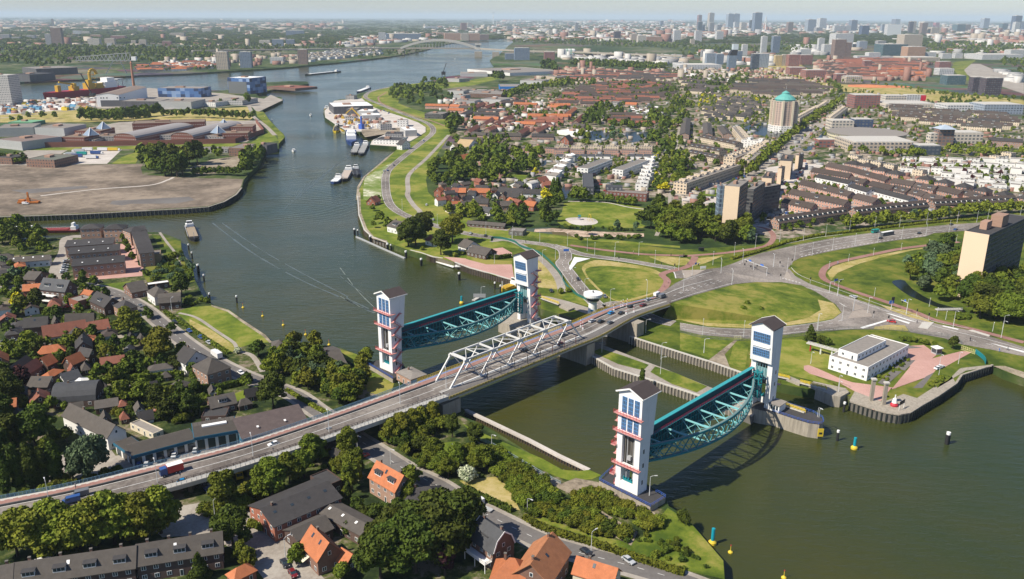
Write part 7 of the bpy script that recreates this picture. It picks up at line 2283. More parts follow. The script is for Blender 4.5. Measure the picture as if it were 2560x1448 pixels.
cars('on the curved slip road behind the control tower',(8,20),'V 175,312,black V 435,480,grey E 1560,738,black','cars at the junction')
cars('on the dike road',(20,-25),'S 1350,740,blue S 985,1035,grey S 915,1100,blue S 870,1105,silver E 965,312,silver E 1075,328,black E 690,210,silver,hatch E 640,100,white,hatch','cars on the dike road')
cars('on the riverside street',(20,14),'D 1290,968,black D 1400,1035,blue D 1485,1082,blue D 1545,1122,silver D 1780,1345,white H 1820,1262,black H 2130,1322,silver D 1040,850,grey','cars along the riverside street')
cars('parked on the forecourt of the showroom',(8,-20),'g 1190,578,black g 1290,540,white g 1445,505,silver g 1085,610,silver g 1030,612,blue','cars on the showroom forecourt')
cars('parked by the orange roofed dormer house',(20,-6),'H 175,548,red','cars in the lower streets')
cars('parked in the lower left square',(12,18),'g 2105,1345,black g 2165,1420,wine g 1430,770,black g 1520,780,blue','cars in the lower streets')
cars('parked at the garden edge',(20,-4),'g 315,1325,white D 110,1105,silver D 45,1112,black D 500,855,red D 150,1165,blue D 1060,585,black D 730,675,black D 700,660,silver','cars in the lower streets')
cars('in the parking street of the courtyard',(16,-3),'D 470,600,silver D 475,585,white D 480,565,silver D 485,548,silver D 490,530,black D 495,515,silver','cars in the courtyard street')
place_car('white van with trailer parked on the street above the gambrel house','van','white',G(*P1('H 1010,905'))+Vector((0,0,.1)),atan2(-.8,-1),None,'van')
p=G(*P1('H 1090,945'));t=thing('trailer','small open trailer behind the white van','trailer',p+Vector((0,0,.1)),radians(-35))
mb=MB();mb.box(-1.6,1.6,-.85,.85,.5,.6);mb.box(-1.6,1.6,-.85,-.8,.6,1.);mb.box(-1.6,1.6,.8,.85,.6,1.);mb.box(-1.6,-1.55,-.8,.8,.6,1.);part('bed',mb,STEEL,t)
wheels(t,(0,),1.9)
lorry('white delivery lorry with pale box on the riverside street','D 1590,1215',(-20,-14),'white','white',8,GZ,3.3)
lorry('yellow lorry parked in the shadow under the viaduct','g 1770,700',(4,20),'yellow','yellow',7,GZ,3.2)
cars('parked outside the white office',(20,-7),'F 1905,1310,white F 1925,1300,white,hatch','cars at the office')
# bus
p=G(*P1('U 925,125'));q=G(*P1('U 1000,112'))
t=thing('bus','dark grey city bus on the main road','bus',p+Vector((0,0,.1)),atan2(q.y-p.y,q.x-p.x))
mb=MB();mb.box(-6,6,-1.25,1.25,.4,2.95);part('body',mb,M('bus_grey',(.10,.11,.12),.4),t)
mb=MB();mb.box(-5.7,5.5,-1.27,1.27,1.3,2.3);mb.box(5.5,6.02,-1.1,1.1,1.2,2.5);part('windows',mb,GLASS,t)
PB('roof',t,WHITE,-5.8,5.8,-1.1,1.1,2.953,3.1)
wheels(t,(-3.6,3.8),2.5,.48)
lorry('turquoise van like lorry ahead of the bus','U 790,100',(-20,3),'teal','teal',6.5,GZ,2.9)
random.seed(11)
for area,vec,poly,n in(('on the square beside the tower of flats',(14,-6),'J 1000,1020 1100,960 1380,780 1440,900 1560,900 1800,940 1450,1040 1420,1140 1200,1120',26),('along the upper square',(14,-6),'J 1440,560 1750,430 1960,220 2010,330 1880,480 1700,560 1450,600',18),('on the small car park before the flats',(14,-6),'J 170,730 640,730 640,860 480,880 200,830',7),('in the avenue parking strip',(16,-12),'J 860,480 1240,300 1300,320 900,520',8),('under the avenue trees',(16,-12),'L 1840,850 2260,640 2280,680 1880,900',14),
 ('in the side street of the cream terraces',(16,-10),'L 640,1180 1050,950 1080,980 680,1220',9),('before the saw toothed terraces',(4,-14),'L 450,690 480,690 530,800 500,810',5),('beside the black office block by the dike',(14,0),'N 30,625 330,630 330,660 30,655',8),('at the yard by the dike road',(14,8),'S 780,350 960,400 950,420 800,370',8),('among the white estate lanes',(4,-12),'P 1390,150 1500,100 1500,130 1390,240',6),('behind the timber clad building',(14,0),'P 1720,290 1980,300 1960,360 1740,420',6),
 ('under the viaduct',(6,16),'g 1440,760 1700,690 1760,760 1500,830',8)):
 P=px(poly);x0,x1=min(p[0]for p in P),max(p[0]for p in P);y0,y1=min(p[1]for p in P),max(p[1]for p in P)
 got=[]
 for _ in range(n*30):
  if len(got)>=n:break
  x,y=random.uniform(x0,x1),random.uniform(y0,y1)
  if not inside(x,y,P):continue
  w=G(x,y)
  if any((w.x-a)**2+(w.y-b)**2<25 for a,b in got):continue
  if any((w.x-f[0])**2+(w.y-f[1])**2<(f[2]+1)**2 for f in FOOT):continue
  got.append((w.x,w.y))
  cars('parked '+area,vec,f'o {x:.1f},{y:.1f},{random.choice(("black", "silver", "white", "grey", "blue", "red", "silver", "black"))},{random.choice(("car", "hatch", "car", "van"))}','cars parked '+area)
# lamps, signals, signs
lamps('on the dike road verge','E 1078,310 1275,345 1475,370 1680,400 1825,440 1880,470 2025,510 2325,530 460,135 720,250',9,vec=(0,10))
lamps('round the left grass island','E 1495,530 1590,500 1640,690 1712,670 1805,755 1995,835 2205,470 2500,580 2030,470',9,vec=(10,0))
lamps('on the raised road to the bridge','V 1195,420 1665,360 1560,250 1770,150 V 2065,200 840,480',9,z='zf',vec=(-10,-10))
lamps('on the big junction','F 165,1060 468,1075 385,690 242,540 300,600 462,530 690,560 790,590 845,500 975,470 1125,430 1290,400 1460,375 1635,350 1815,325 1985,300 1195,955 1280,880 1385,895 1015,1030 1160,770',9,vec=(0,10))
lamps('along the far edge of the main road','F 735,370 910,360 1075,330 1250,300 1437,270 1620,260 1820,240 2045,230 2190,225 2270,210 2510,185 555,420 400,470',9,vec=(0,12))
lamps('along the curving cycle path','U 308,480 515,400 780,335 1075,280 1368,240 1662,190 400,765 790,770 1375,880 1455,985 1550,1020 2050,1145',5,vec=(0,10))
lamps('on the road to the right edge','U 563,930 718,950 1130,970 1630,1100 2140,1215 180,1130',9,vec=(10,5))
lamps('on the lock island','V 405,1015 980,1080 X 575,60',8,z=3.6,vec=(10,0))
lamps('by the white office','F 965,1270 1915,1290 1170,1448 1908,1370 2055,1270 Y 1305,930 1085,1215 1100,1220',6,vec=(5,5))
lamps('on the lock bank lawn','V 830,825 1395,1020 F 175,1190',7,vec=(5,0))
lamps('on the left grassy bank','H 130,500 1120,490 1383,975 828,560 375,600',6,vec=(10,5))
lamps('on the viaduct','g 365,890,7.9 1165,740,9 1870,545,10.2 2430,365,11.6 W 215,970,13 H 445,155,12.6',8,vec=(-6,-16))
lamps('on the platform of the nearest tower','X 470,1215,6',7,vec=(10,0))
lamps('by the far tower behind the gate','E 1042,790,2 F 2383,1010',7,vec=(10,0))
lamps('at the pink quay','E 1140,530 950,470 1410,520 E 1270,340',6,vec=(10,0))
lamps('along the riverside street','D 1270,880 g 1590,1010 g 2110,1300 H 1855,1250 H 600,130',7,vec=(10,-5))
def signal(where,s,z=GZ,h=4.2):
 for p in px(s):
  zz=zf(p[0])if z=='zf' else z
  t=thing('traffic_light','traffic light with black backboard '+where,'traffic light',G(p[0],p[1],zz),random.uniform(-1,1),'traffic lights at the junction')
  PL('pole',t,GALV,[(.09,0),(.07,h)],6)
  PB('signal_head',t,DARK,-.35,.35,-.16,.1,h-1.3,h+.1)
signal('at the junction','F 825,540 735,560 520,590 475,575 1425,935 1535,970 1745,920 1833,950 1140,690 960,680 740,655')
signal('near the left cycle crossing','V 570,145 1110,215 980,205',z=GZ)
def gantry(label,s,z=GZ,h=6.5,zfun=False):
 q=px(s)
 A,B_=[G(p[0],p[1],zf(p[0])if zfun else z)for p in q]
 t=thing('sign_gantry',label,'gantry',A,0)
 d=B_-A
 PL('pole',t,GALV,[(.16,0),(.13,h)],7)
 mb=MB();mb.beam((0,0,h),(d.x,d.y,h),.25,.25);part('arm',mb,GALV,t)
 mb=MB();u=d.normalized();
 mb.beam((d.x*.3,d.y*.3,h+.6),(d.x*.55,d.y*.55,h+.6),.12,1.1);part('sign_panel',mb,M('sign_blue',(.05,.15,.5),.5),t)
 PB('signal_head',t,DARK,d.x*.8-.3,d.x*.8+.3,d.y*.8-.15,d.y*.8+.15,h-1.3,h)
gantry('long white signal gantry with blue sign over the main road','V 2000,290 1880,250')
gantry('second signal gantry at the heart of the junction','F 540,600 470,570')
gantry('white signal arm over the side road at the right','U 310,735 450,700')
gantry('short signal arm left of the bend','V 1280,270 1350,240')
gantry('signal arm with sign near the pedestrian refuge','U 1130,960 1060,930')
t=thing('direction_sign','tall double sign with blue panel beside the side road','sign',G(*P1('U 968,915')),.3)
PL('pole',t,GALV,[(.2,0),(.15,7)],7)
mb=MB();mb.box(-1.8,1.2,-.1,.1,3.6,5.4);part('sign_panel',mb,M('sign_blue',(.05,.15,.5)),t)
PB('signal_head',t,DARK,-.5,1.2,-.3,.1,5.5,7.4)
for lab,s in(('blue direction signs beside the left roundabout','V 60,60'),('white direction signs on the dry verge','V 1385,230'),('white sign on the island tip','V 1455,300')):
 t=thing('direction_sign',lab,'sign',G(*P1(s)),.2)
 mb=MB();mb.box(-1.6,-1.45,-.07,.07,0,2);mb.box(1.45,1.6,-.07,.07,0,2);part('post',mb,GALV,t)
 mb=MB();mb.box(-1.9,1.9,-.09,.09,2,3.6);part('sign_panel',mb,WHITE if 'white' in lab else M('sign_blue',(.05,.15,.5)),t)
# bus shelter, kiosk, fences
def fence(label,s,h,m,z=GZ,step=2.5,solid=False,cat='fence'):
 W_=[G(p[0],p[1],p[2]if len(p)>2 else z)for p in(smooth([(*q,z)if len(q)<3 else q for q in px(s)],4,closed=False))]
 c=W_[0]
 t=thing('fence',label,cat,c)
 mb=MB();rail(mb,[tuple(w-c)for w in W_],h,step,.05,rails=(.1,.5,1.));part('posts_and_rails',mb,m,t)
 mb=MB()
 R_=resample([tuple(w-c)for w in W_],.45)
 for p_ in R_:mb.beam(p_,(p_[0],p_[1],h),.05,.05)
 if solid:
  mb=MB()
  for a,b in zip(W_[:-1],W_[1:]):mb.beam(a-c+Vector((0,0,h/2)),b-c+Vector((0,0,h/2)),.15,h)
 part('infill',mb,m,t)
GRN=M('green_fence_paint',(.02,.12,.10),.6)
fence('dark green curving fence between the pink quay and slip road','E 1115,365 1125,345 1200,350 1290,375 1340,410 1470,455 1560,530 1620,600 1660,680 1740,760 1820,800',1.6,GRN,solid=True)
fence('grey bar fence along the lower slip road and office lawn','F 0,1035 160,1078 400,1098 F 520,1095 760,1080 1000,1050 1200,1020 1400,1018 1600,1025 1800,1055 1990,1080 2080,1125',1.9,M('fence_grey',(.16,.18,.18),.6),step=3)
fence('pale yellow gate at the office entrance','F 2075,1165 2175,1200',2.2,M('pale_yellow',(.75,.72,.35),.6),cat='gate',step=1)
fence('pale yellow gate in the grey fence by the lawn path','F 398,1095 450,1095',2.2,M('pale_yellow',(.75,.72,.35),.6),cat='gate',step=1)
fence('teal fence running down to the quay end','F 2178,1190 2240,1240 2255,1275',2.2,TEAL,solid=True)
fence('blue grey railing along the left river bank wall','H 960,400 1100,450 1300,560 1500,680 1630,748',1.2,M('pale_blue_rail',(.30,.38,.45),.6))
t=thing('bus_shelter','small black roofed shelter on the verge beside the woods','shelter',G(*P1('F 158,440')),0)
PB('roof',t,DARK,-2,2,-1,1,2.5,2.8)
PB('back_panel',t,GLASS,-1.9,1.9,.9,.95,.2,2.5)
hut('small grey booth with white cap roof at the office gate','F 1890,1205',3.2,3.2,3.,STEEL,WHITE,4,.3)
q=[G(*v,5)for v in px('U 1450,905 1720,900')]
t=thing('footbridge','low timber footbridge over the dark ditch by the trees','footbridge',(q[0].x,q[0].y,0))
mb=MB();mb.beam((0,0,4.6),q[1]-q[0]+Vector((0,0,4.6)),2.4,.4);part('deck',mb,CONCL,t)
mb=MB();d=q[1]-q[0];rail(mb,[(0,-1.1,4.8),(d.x,d.y-1.1,4.8)],1.1,1.5,.07);part('railing',mb,STEEL,t)
# playground
t=thing('swing_frame','tall wooden swing frame on the round sand playground','swing',G(*P1('P 1660,690')),.2)
for s_ in(-1,1):
 mb=MB();mb.beam((-1.6,s_*2.2,0),(0,s_*2.2,5),.2,.2);mb.beam((1.6,s_*2.2,0),(0,s_*2.2,5),.2,.2);part('a_frame',mb,YELL,t)
mb=MB();mb.beam((0,-2.4,5),(0,2.4,5),.2,.2);part('top_bar',mb,YELL,t)
t=thing('climbing_frame','red and blue climbing frame with slide on the playground','climbing frame',G(*P1('P 1560,680')),.4)
mb=MB();mb.box(-1.5,0,-1,1,1.6,1.8);mb.box(-1.5,-1.4,-1,-.9,0,3);mb.box(-.1,0,-1,-.9,0,3);mb.box(-1.5,-1.4,.9,1,0,3);mb.box(-.1,0,.9,1,0,3);part('tower',mb,BLUER,t)
mb=MB();mb.beam((0,0,1.8),(3.5,0,.2),.8,.1);part('slide',mb,REDP,t)
mb=MB();slab(mb,[(-1.8,-1.3,3),(.3,-1.3,3),(.3,0,4),(-1.8,0,4)],.1);slab(mb,[(-1.8,1.3,3),(.3,1.3,3),(.3,0,4),(-1.8,0,4)],.1);part('roof',mb,TEAL,t)
# a few people and cyclists, small in the picture
SKIN=M('skin',(.45,.28,.2),.6)
def person(label,s,z=GZ,top=(.03,.05,.12),bike=False,h=1.75):
 p=P1(s)
 zz=zf(p[0])if z=='zf' else z
 t=thing('cyclist' if bike else 'person',label,'cyclist' if bike else 'person',G(p[0],p[1],zz)+Vector((0,0,.1)),random.uniform(0,6))
 o=.35 if bike else 0
 mb=MB()
 sy=(-.11,.11)
 for k,y in enumerate(sy):
  kn=(.12 if(k or bike)else-.1)
  mb.tube([(0-(.2 if not k else-.2),y,o),(kn,y,.48+o),(0,y*.8,.9+o)],.075,6)
  mb.tube([(0,y*2.,1.42+o),(.12,y*2.4,1.12+o),(.32 if bike else .16,y*2.,.95+o)],.05,6)
 mb.lathe([(.16,.86+o),(.15,1.05+o),(.2,1.38+o),(.09,1.5+o),(.06,1.55+o),(.105,1.62+o),(.11,1.70+o),(.06,1.80+o)],8)
 part('body',mb,M(f'clothes_{int(top[0]*100)}_{int(top[1]*100)}_{int(top[2]*100)}',top,.8),t)
 PL('hair',t,DARK,[(.115,1.68+o),(.115,1.76+o),(.05,1.83+o)],8)
 if bike:
  b=thing('bicycle','bicycle ridden '+label.split(' ',2)[-1],'bicycle',t.location)
  b.rotation_euler=t.rotation_euler
  for x in(-.52,.52):
   mb=MB()
   q=[(x+.34*cos(a),0,.36+.34*sin(a))for a in[2*pi*i/12 for i in range(13)]]
   mb.tube(q,.025,4);part('wheel',mb,RUBBER,b)
  mb=MB();mb.tube([(-.52,0,.36),(-.15,0,.75),(.4,0,.8),(.52,0,.36)],.025,4);mb.tube([(-.15,0,.75),(-.05,0,.36),(.4,0,.8),(.35,0,1.05)],.025,4);part('frame',mb,DARK,b)
  PB('saddle',b,DARK,-.3,-.05,-.08,.08,.88,.95)
for lab,s_,c_,bk,z_ in(('person on the pavement beside the street above the clipped hedge','H 958,850',(.05,.06,.1),False,GZ),('person by the black pyramid roofed bungalow','H 678,755',(.02,.02,.03),False,GZ),('cyclist on the red cycle path in blue top','U 400,430',(.3,.4,.6),True,GZ),('cyclist near the top of the curving red path','U 1505,200',(.05,.05,.06),True,GZ),('cyclist at the crossing of the left red path','V 1240,165',(.03,.03,.04),True,GZ),('cyclist in dark clothes left on the long red path','V 1075,80',(.03,.03,.04),True,GZ),
 ('cyclist in dark clothes right on the long red path','V 1200,82',(.06,.02,.02),True,GZ),('cyclist in pale top on the left red path','V 710,55',(.5,.4,.3),True,GZ),('cyclist on the viaduct cycle lane at the left','g 560,780,8.4',(.35,.3,.28),True,8.4),('cyclist on the raised path by the left island','V 1048,345',(.5,.3,.35),True,GZ),('person walking on the raised path by the retaining wall','V 1010,385',(.4,.2,.25),False,GZ),('cyclist on the main dike road','E 1372,375',(.02,.02,.02),True,GZ),
 ('person on the right pavement in blue','U 2120,1360',(.05,.15,.5),False,GZ),('cyclist on the pavement beyond the pale yellow gate','U 1810,1250',(.03,.03,.04),True,GZ),('cyclist on the right hand pavement in grey','U 2210,1350',(.2,.2,.2),True,GZ),('cyclist on the white dike path','S 1240,1095',(.03,.03,.04),True,GZ),('person on the lower part of the dike path','S 1170,1380',(.05,.05,.06),False,GZ),('person on the bank lawn by the benches','D 2228,1110',(.1,.2,.5),False,GZ),
 ('person at the crossing with the refuge','U 1245,1060',(.03,.03,.04),False,GZ),('person beside the workshop flags','g 2000,1100',(.05,.05,.3),False,GZ)):
 person(lab,s_,z_,c_,bk)
# far skyline
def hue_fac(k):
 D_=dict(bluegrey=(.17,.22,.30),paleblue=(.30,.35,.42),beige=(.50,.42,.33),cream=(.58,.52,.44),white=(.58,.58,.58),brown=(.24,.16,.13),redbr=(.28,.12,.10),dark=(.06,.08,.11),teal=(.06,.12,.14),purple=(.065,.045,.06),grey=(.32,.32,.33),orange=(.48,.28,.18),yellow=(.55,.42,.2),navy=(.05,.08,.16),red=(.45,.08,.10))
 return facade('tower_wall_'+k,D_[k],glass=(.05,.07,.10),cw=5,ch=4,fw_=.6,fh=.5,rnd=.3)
def hirise(s,key,label,dep=.8,roofm=CONCL,cat='tower block',name='tower_block',split=0,group=None):
 w=s.split();T_=TILE[w[0]]
 x0,x1,yt,yb=[float(v)for v in w[1].split(',')]
 f=lambda x,y:(T_[0]+x/T_[2],T_[1]+y/T_[2])
 a,b=G(*f(x0,yb)),G(*f(x1,yb))
 Wd=(b-a).length
 lo,hi=1.,600.
 for _ in range(40):
  m_=(lo+hi)/2
  if PR((a.x,a.y,GZ+m_))[1]>f(x0,yt)[1]:lo=m_
  else:hi=m_
 h=lo
 rz=atan2(b.y-a.y,b.x-a.x)
 t=thing(name,label,cat,a,rz,group)
 D_=Wd*dep
 FOOT.append(((a.x+b.x)/2,a.y+D_/2,Wd*.6))
 mb=MB()
 if split:
  mb.box(0,Wd*split,0,D_,0,h);mb.box(Wd*split,Wd,0,D_,0,h*.86)
 else:mb.box(0,Wd,0,D_,0,h)
 part('wall',mb,hue_fac(key),t)
 mb=MB();mb.box(Wd*.05,Wd*(split or 1)*.95,D_*.05,D_*.95,h+.003,h+max(1.,h*.02));mb.box(Wd*.3*(split or 1),Wd*.6*(split or 1),D_*.3,D_*.7,h,h*1.05);part('roof',mb,roofm,t)
 return t,Wd,h,D_
CI="""545,598,95,240 bluegrey tallest blue grey glass tower on the skyline beside the white cable bridge|
515,541,150,238 dark dark tower with a mast left of the tallest tower|
352,392,103,205 paleblue pale blue twin slab tower, left half|
396,436,103,205 paleblue pale blue twin slab tower, right half|
213,248,97,205 beige beige stepped tower at the left of the skyline|
216,250,170,245 grey grey tower in front of the beige stepped tower|
133,158,112,200 redbr slender red brown tower at the left of the skyline|
133,162,162,240 dark dark tower in front of the slender red brown one|
165,182,185,238 navy navy narrow block beside the dark tower|
273,311,185,235 grey grey block behind the white grey tower|
112,160,228,315 white pair of white towers at the left above the trees|
78,108,290,337 beige small beige block beside the pair of white towers|
268,318,233,310 white white grey tower left of the black slanted tower|
402,430,165,215 white white block between the blue slabs and tallest tower|
450,488,168,228 cream cream block left of the tallest tower|
795,832,165,240 brown lone brown tower right of the white cable bridge|
940,998,145,242 paleblue tall grey white tower at the middle of the skyline|
1028,1076,137,215 white tall white tower right of the grey white one|
1005,1050,205,245 grey grey low block below the tall white tower|
1137,1175,190,245 white white striped slab, first of three|
1178,1214,190,245 white white striped slab, second of three|
1218,1257,190,245 white white striped slab, third of three|
1260,1303,150,240 bluegrey blue grey block right of the three slabs|
1340,1392,190,265 navy dark blue block left of the bright white slab|
1487,1512,180,240 paleblue pale slim tower left of the bright white slab|
1588,1624,142,182 purple dark purple top behind the bright white slab|
1690,1716,160,252 purple slim purple tower right of the bright white slab|
1716,1735,160,250 beige slim beige tower joined to the purple one|
1780,1820,170,262 brown brown tower at the right of the skyline|
1800,1866,160,205 cream pale frame tower behind the brown tower|
1853,1912,203,262 beige beige block in front of the pale frame tower|
1884,1914,168,205 red red narrow block on the skyline|
2042,2106,180,237 teal dark teal slab at the right skyline|
2108,2142,182,235 brown brown tower next to the dark teal slab|
2160,2190,215,255 redbr red brown block below the pale tall tower|
2237,2278,137,215 paleblue pale tall tower at the right skyline|
2376,2416,173,230 teal dark block near the right end of the skyline|
2463,2510,118,235 navy dark blue tower at the right end of the skyline|
2466,2502,165,248 white pale tower in front of the dark blue tower|
2512,2541,160,230 paleblue pale blue tower at the very right edge|
2358,2378,207,255 redbr dark red narrow block near the right end|
1142,1275,250,352 white broad light grey slab behind the brown towers|
1134,1216,293,432 brown big brown tower, taller half of the pair|
1218,1257,315,432 brown big brown tower, narrower half of the pair|
1647,1783,257,362 beige big beige gridded slab above the red quarter|
1493,1674,328,412 teal dark glass slab in front of the beige gridded slab|
1676,1806,347,427 orange orange brown block right of the dark glass slab|
1020,1062,283,376 white white rounded tower beside the long white hall|
598,638,270,397 white slender white striped tower with pointed top, left of two|
681,734,268,392 bluegrey slender striped tower, right of two|
458,496,330,412 white slim white tower between the office blocks|
158,202,372,432 grey grey office block at the left of the office cluster|
195,266,395,472 paleblue pale blue glass office in the cluster|
268,320,400,477 bluegrey blue grey office in the cluster|
318,352,388,442 orange tan office in the cluster|
418,456,378,458 bluegrey blue office behind the black slanted tower|
527,580,400,517 dark dark slab of the paired office towers|
582,652,398,502 paleblue light slab of the paired office towers|
700,750,410,487 yellow yellow and grey office block|
752,792,405,487 beige tan block joined to the yellow office|
800,880,405,492 redbr red brick complex, left part|
885,976,408,480 redbr red brick complex, right part|
808,925,500,555 redbr long red brick building on the sports park, left part|
926,1076,520,580 redbr long red brick building on the sports park, right part|
1225,1345,567,612 beige beige arcaded building behind the sports park|
1150,1224,548,602 redbr dark red block beside the arcaded building|
2155,2245,572,685 purple dark purple irregular block, left mass|
2247,2366,578,706 purple dark purple irregular block, right mass|
1912,1998,457,502 redbr dark red office at the rail yard|
1912,2020,508,556 white light office at the rail yard|
1968,2106,560,627 teal tan and glass hall beside the dark purple block|
1356,1412,450,516 redbr round red tower in the red quarter|
655,770,455,480 white low white car showroom left of the yellow office|
0,308,480,512 white very long low white building with parking below the office cluster|
1305,1390,415,450 white white low offices before the dark glass slab, left|
1390,1475,390,450 white white mid rise offices before the dark glass slab, middle|
1480,1570,418,450 white white low offices before the dark glass slab, right|
1650,1920,425,452 beige row of cream flats before the orange brown block|
890,965,365,405 white white works building near the trees|
1060,1130,330,400 white white hall behind the rounded tower|
1455,1515,303,370 grey grey tower with white top left of the dark glass slab|
1322,1380,305,360 paleblue pale blue block behind the grey tower|
1805,1890,388,425 white white block right of the orange brown block|
1935,2005,397,435 white white villa block beside the woods|
2030,2085,395,432 white second white villa block beside the woods|
2230,2541,405,442 white long white low hall at the right edge of the woods|
2440,2541,370,405 white white block behind the long white low hall|
1283,1470,705,800 redbr brown ribbed flats with white end behind the curved office|
1512,1665,710,770 cream cream and grey flats beside the red cube, left|
1668,1772,705,765 white white flats beside the red cube, right|
1515,1900,770,810 cream long white wall of flats behind the dark terraces|
1970,2240,780,830 white white gallery flats at the right, left part|
2240,2530,775,845 paleblue white balconied flats with blue end at the right|
2007,2230,985,1062 cream cream office with ribbon windows|
1840,1925,990,1075 cream cream corner block left of the ribbon windowed office|
1898,2012,955,1078 brown brick tower with pale blue pyramid roof|
1270,1755,1055,1125 beige long beige balcony flats beside the white quarter|
1757,1922,1080,1145 dark dark end wall block of the balcony flats|
1115,1280,895,975 cream cream bank like office with glass wing, left block|
1282,1420,885,970 navy dark glazed wing with white end of the cream office|
1020,1135,1035,1090 redbr low red brick pavilion beside the avenue"""
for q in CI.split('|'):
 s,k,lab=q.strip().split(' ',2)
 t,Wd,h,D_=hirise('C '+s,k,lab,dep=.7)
 if 'pyramid roof' in lab:
  mb=MB();mb.lathe([(Wd*.75,h),(0,h*1.25)],4,c=(Wd/2,D_/2),a0=pi/4);part('pyramid_roof',mb,M('pale_blue_roof',(.35,.42,.5)),t)
 if 'with a mast' in lab:
  mb=MB();mb.beam((Wd/2,D_/2,h),(Wd/2,D_/2,h*1.65),3,3);part('mast',mb,WHITE,t)
t,Wd,h,D_=hirise('C 1523,1628,182,268','white','bright blank white slab catching the sun on the skyline',.3)
PB('blank_wall',t,WHITE,0,Wd,-1.5,-.003,h*.05,h*1.01)
t,Wd,h,D_=hirise('C 1775,1812,705,745','red','bright red cube at the end of the flats',1)
mb=MB();mb.box(-.3,Wd+.3,-.5,-.003,0,h*1.02);part('red_panel',mb,M('signal_red',(.62,.02,.05),.5),t)
# black slanted tower with pale top
a=G(*P1('C 355,510'));b=G(*P1('C 412,510'));Wd=(b-a).length
t=thing('office_tower','glass office tower narrowing to a black waist with a pale block on top','tower block',a,0)
H_=0
for q in range(10,300):
 if PR((a.x,a.y,GZ+q))[1]<P1('C 355,328')[1]:H_=q;break
mb=MB();mb.box(0,Wd,0,Wd,0,H_*.55);part('glass_base',mb,FC['blue'],t)
mb=MB()
mb.face([(0,0,H_*.55),(Wd,0,H_*.55),(Wd*1.05,0,H_*.78),(Wd*.45,0,H_*.78)]);mb.face([(0,Wd,H_*.55),(Wd,Wd,H_*.55),(Wd*1.05,Wd,H_*.78),(Wd*.45,Wd,H_*.78)][::-1])
mb.face([(Wd,0,H_*.55),(Wd,Wd,H_*.55),(Wd*1.05,Wd,H_*.78),(Wd*1.05,0,H_*.78)]);mb.face([(0,0,H_*.55),(0,Wd,H_*.55),(Wd*.45,Wd,H_*.78),(Wd*.45,0,H_*.78)][::-1])
part('black_waist',mb,DARK,t)
mb=MB();mb.box(Wd*.45,Wd*1.1,0,Wd*.8,H_*.78,H_);part('pale_block',mb,M('pale_glass',(.5,.56,.6),.4),t)
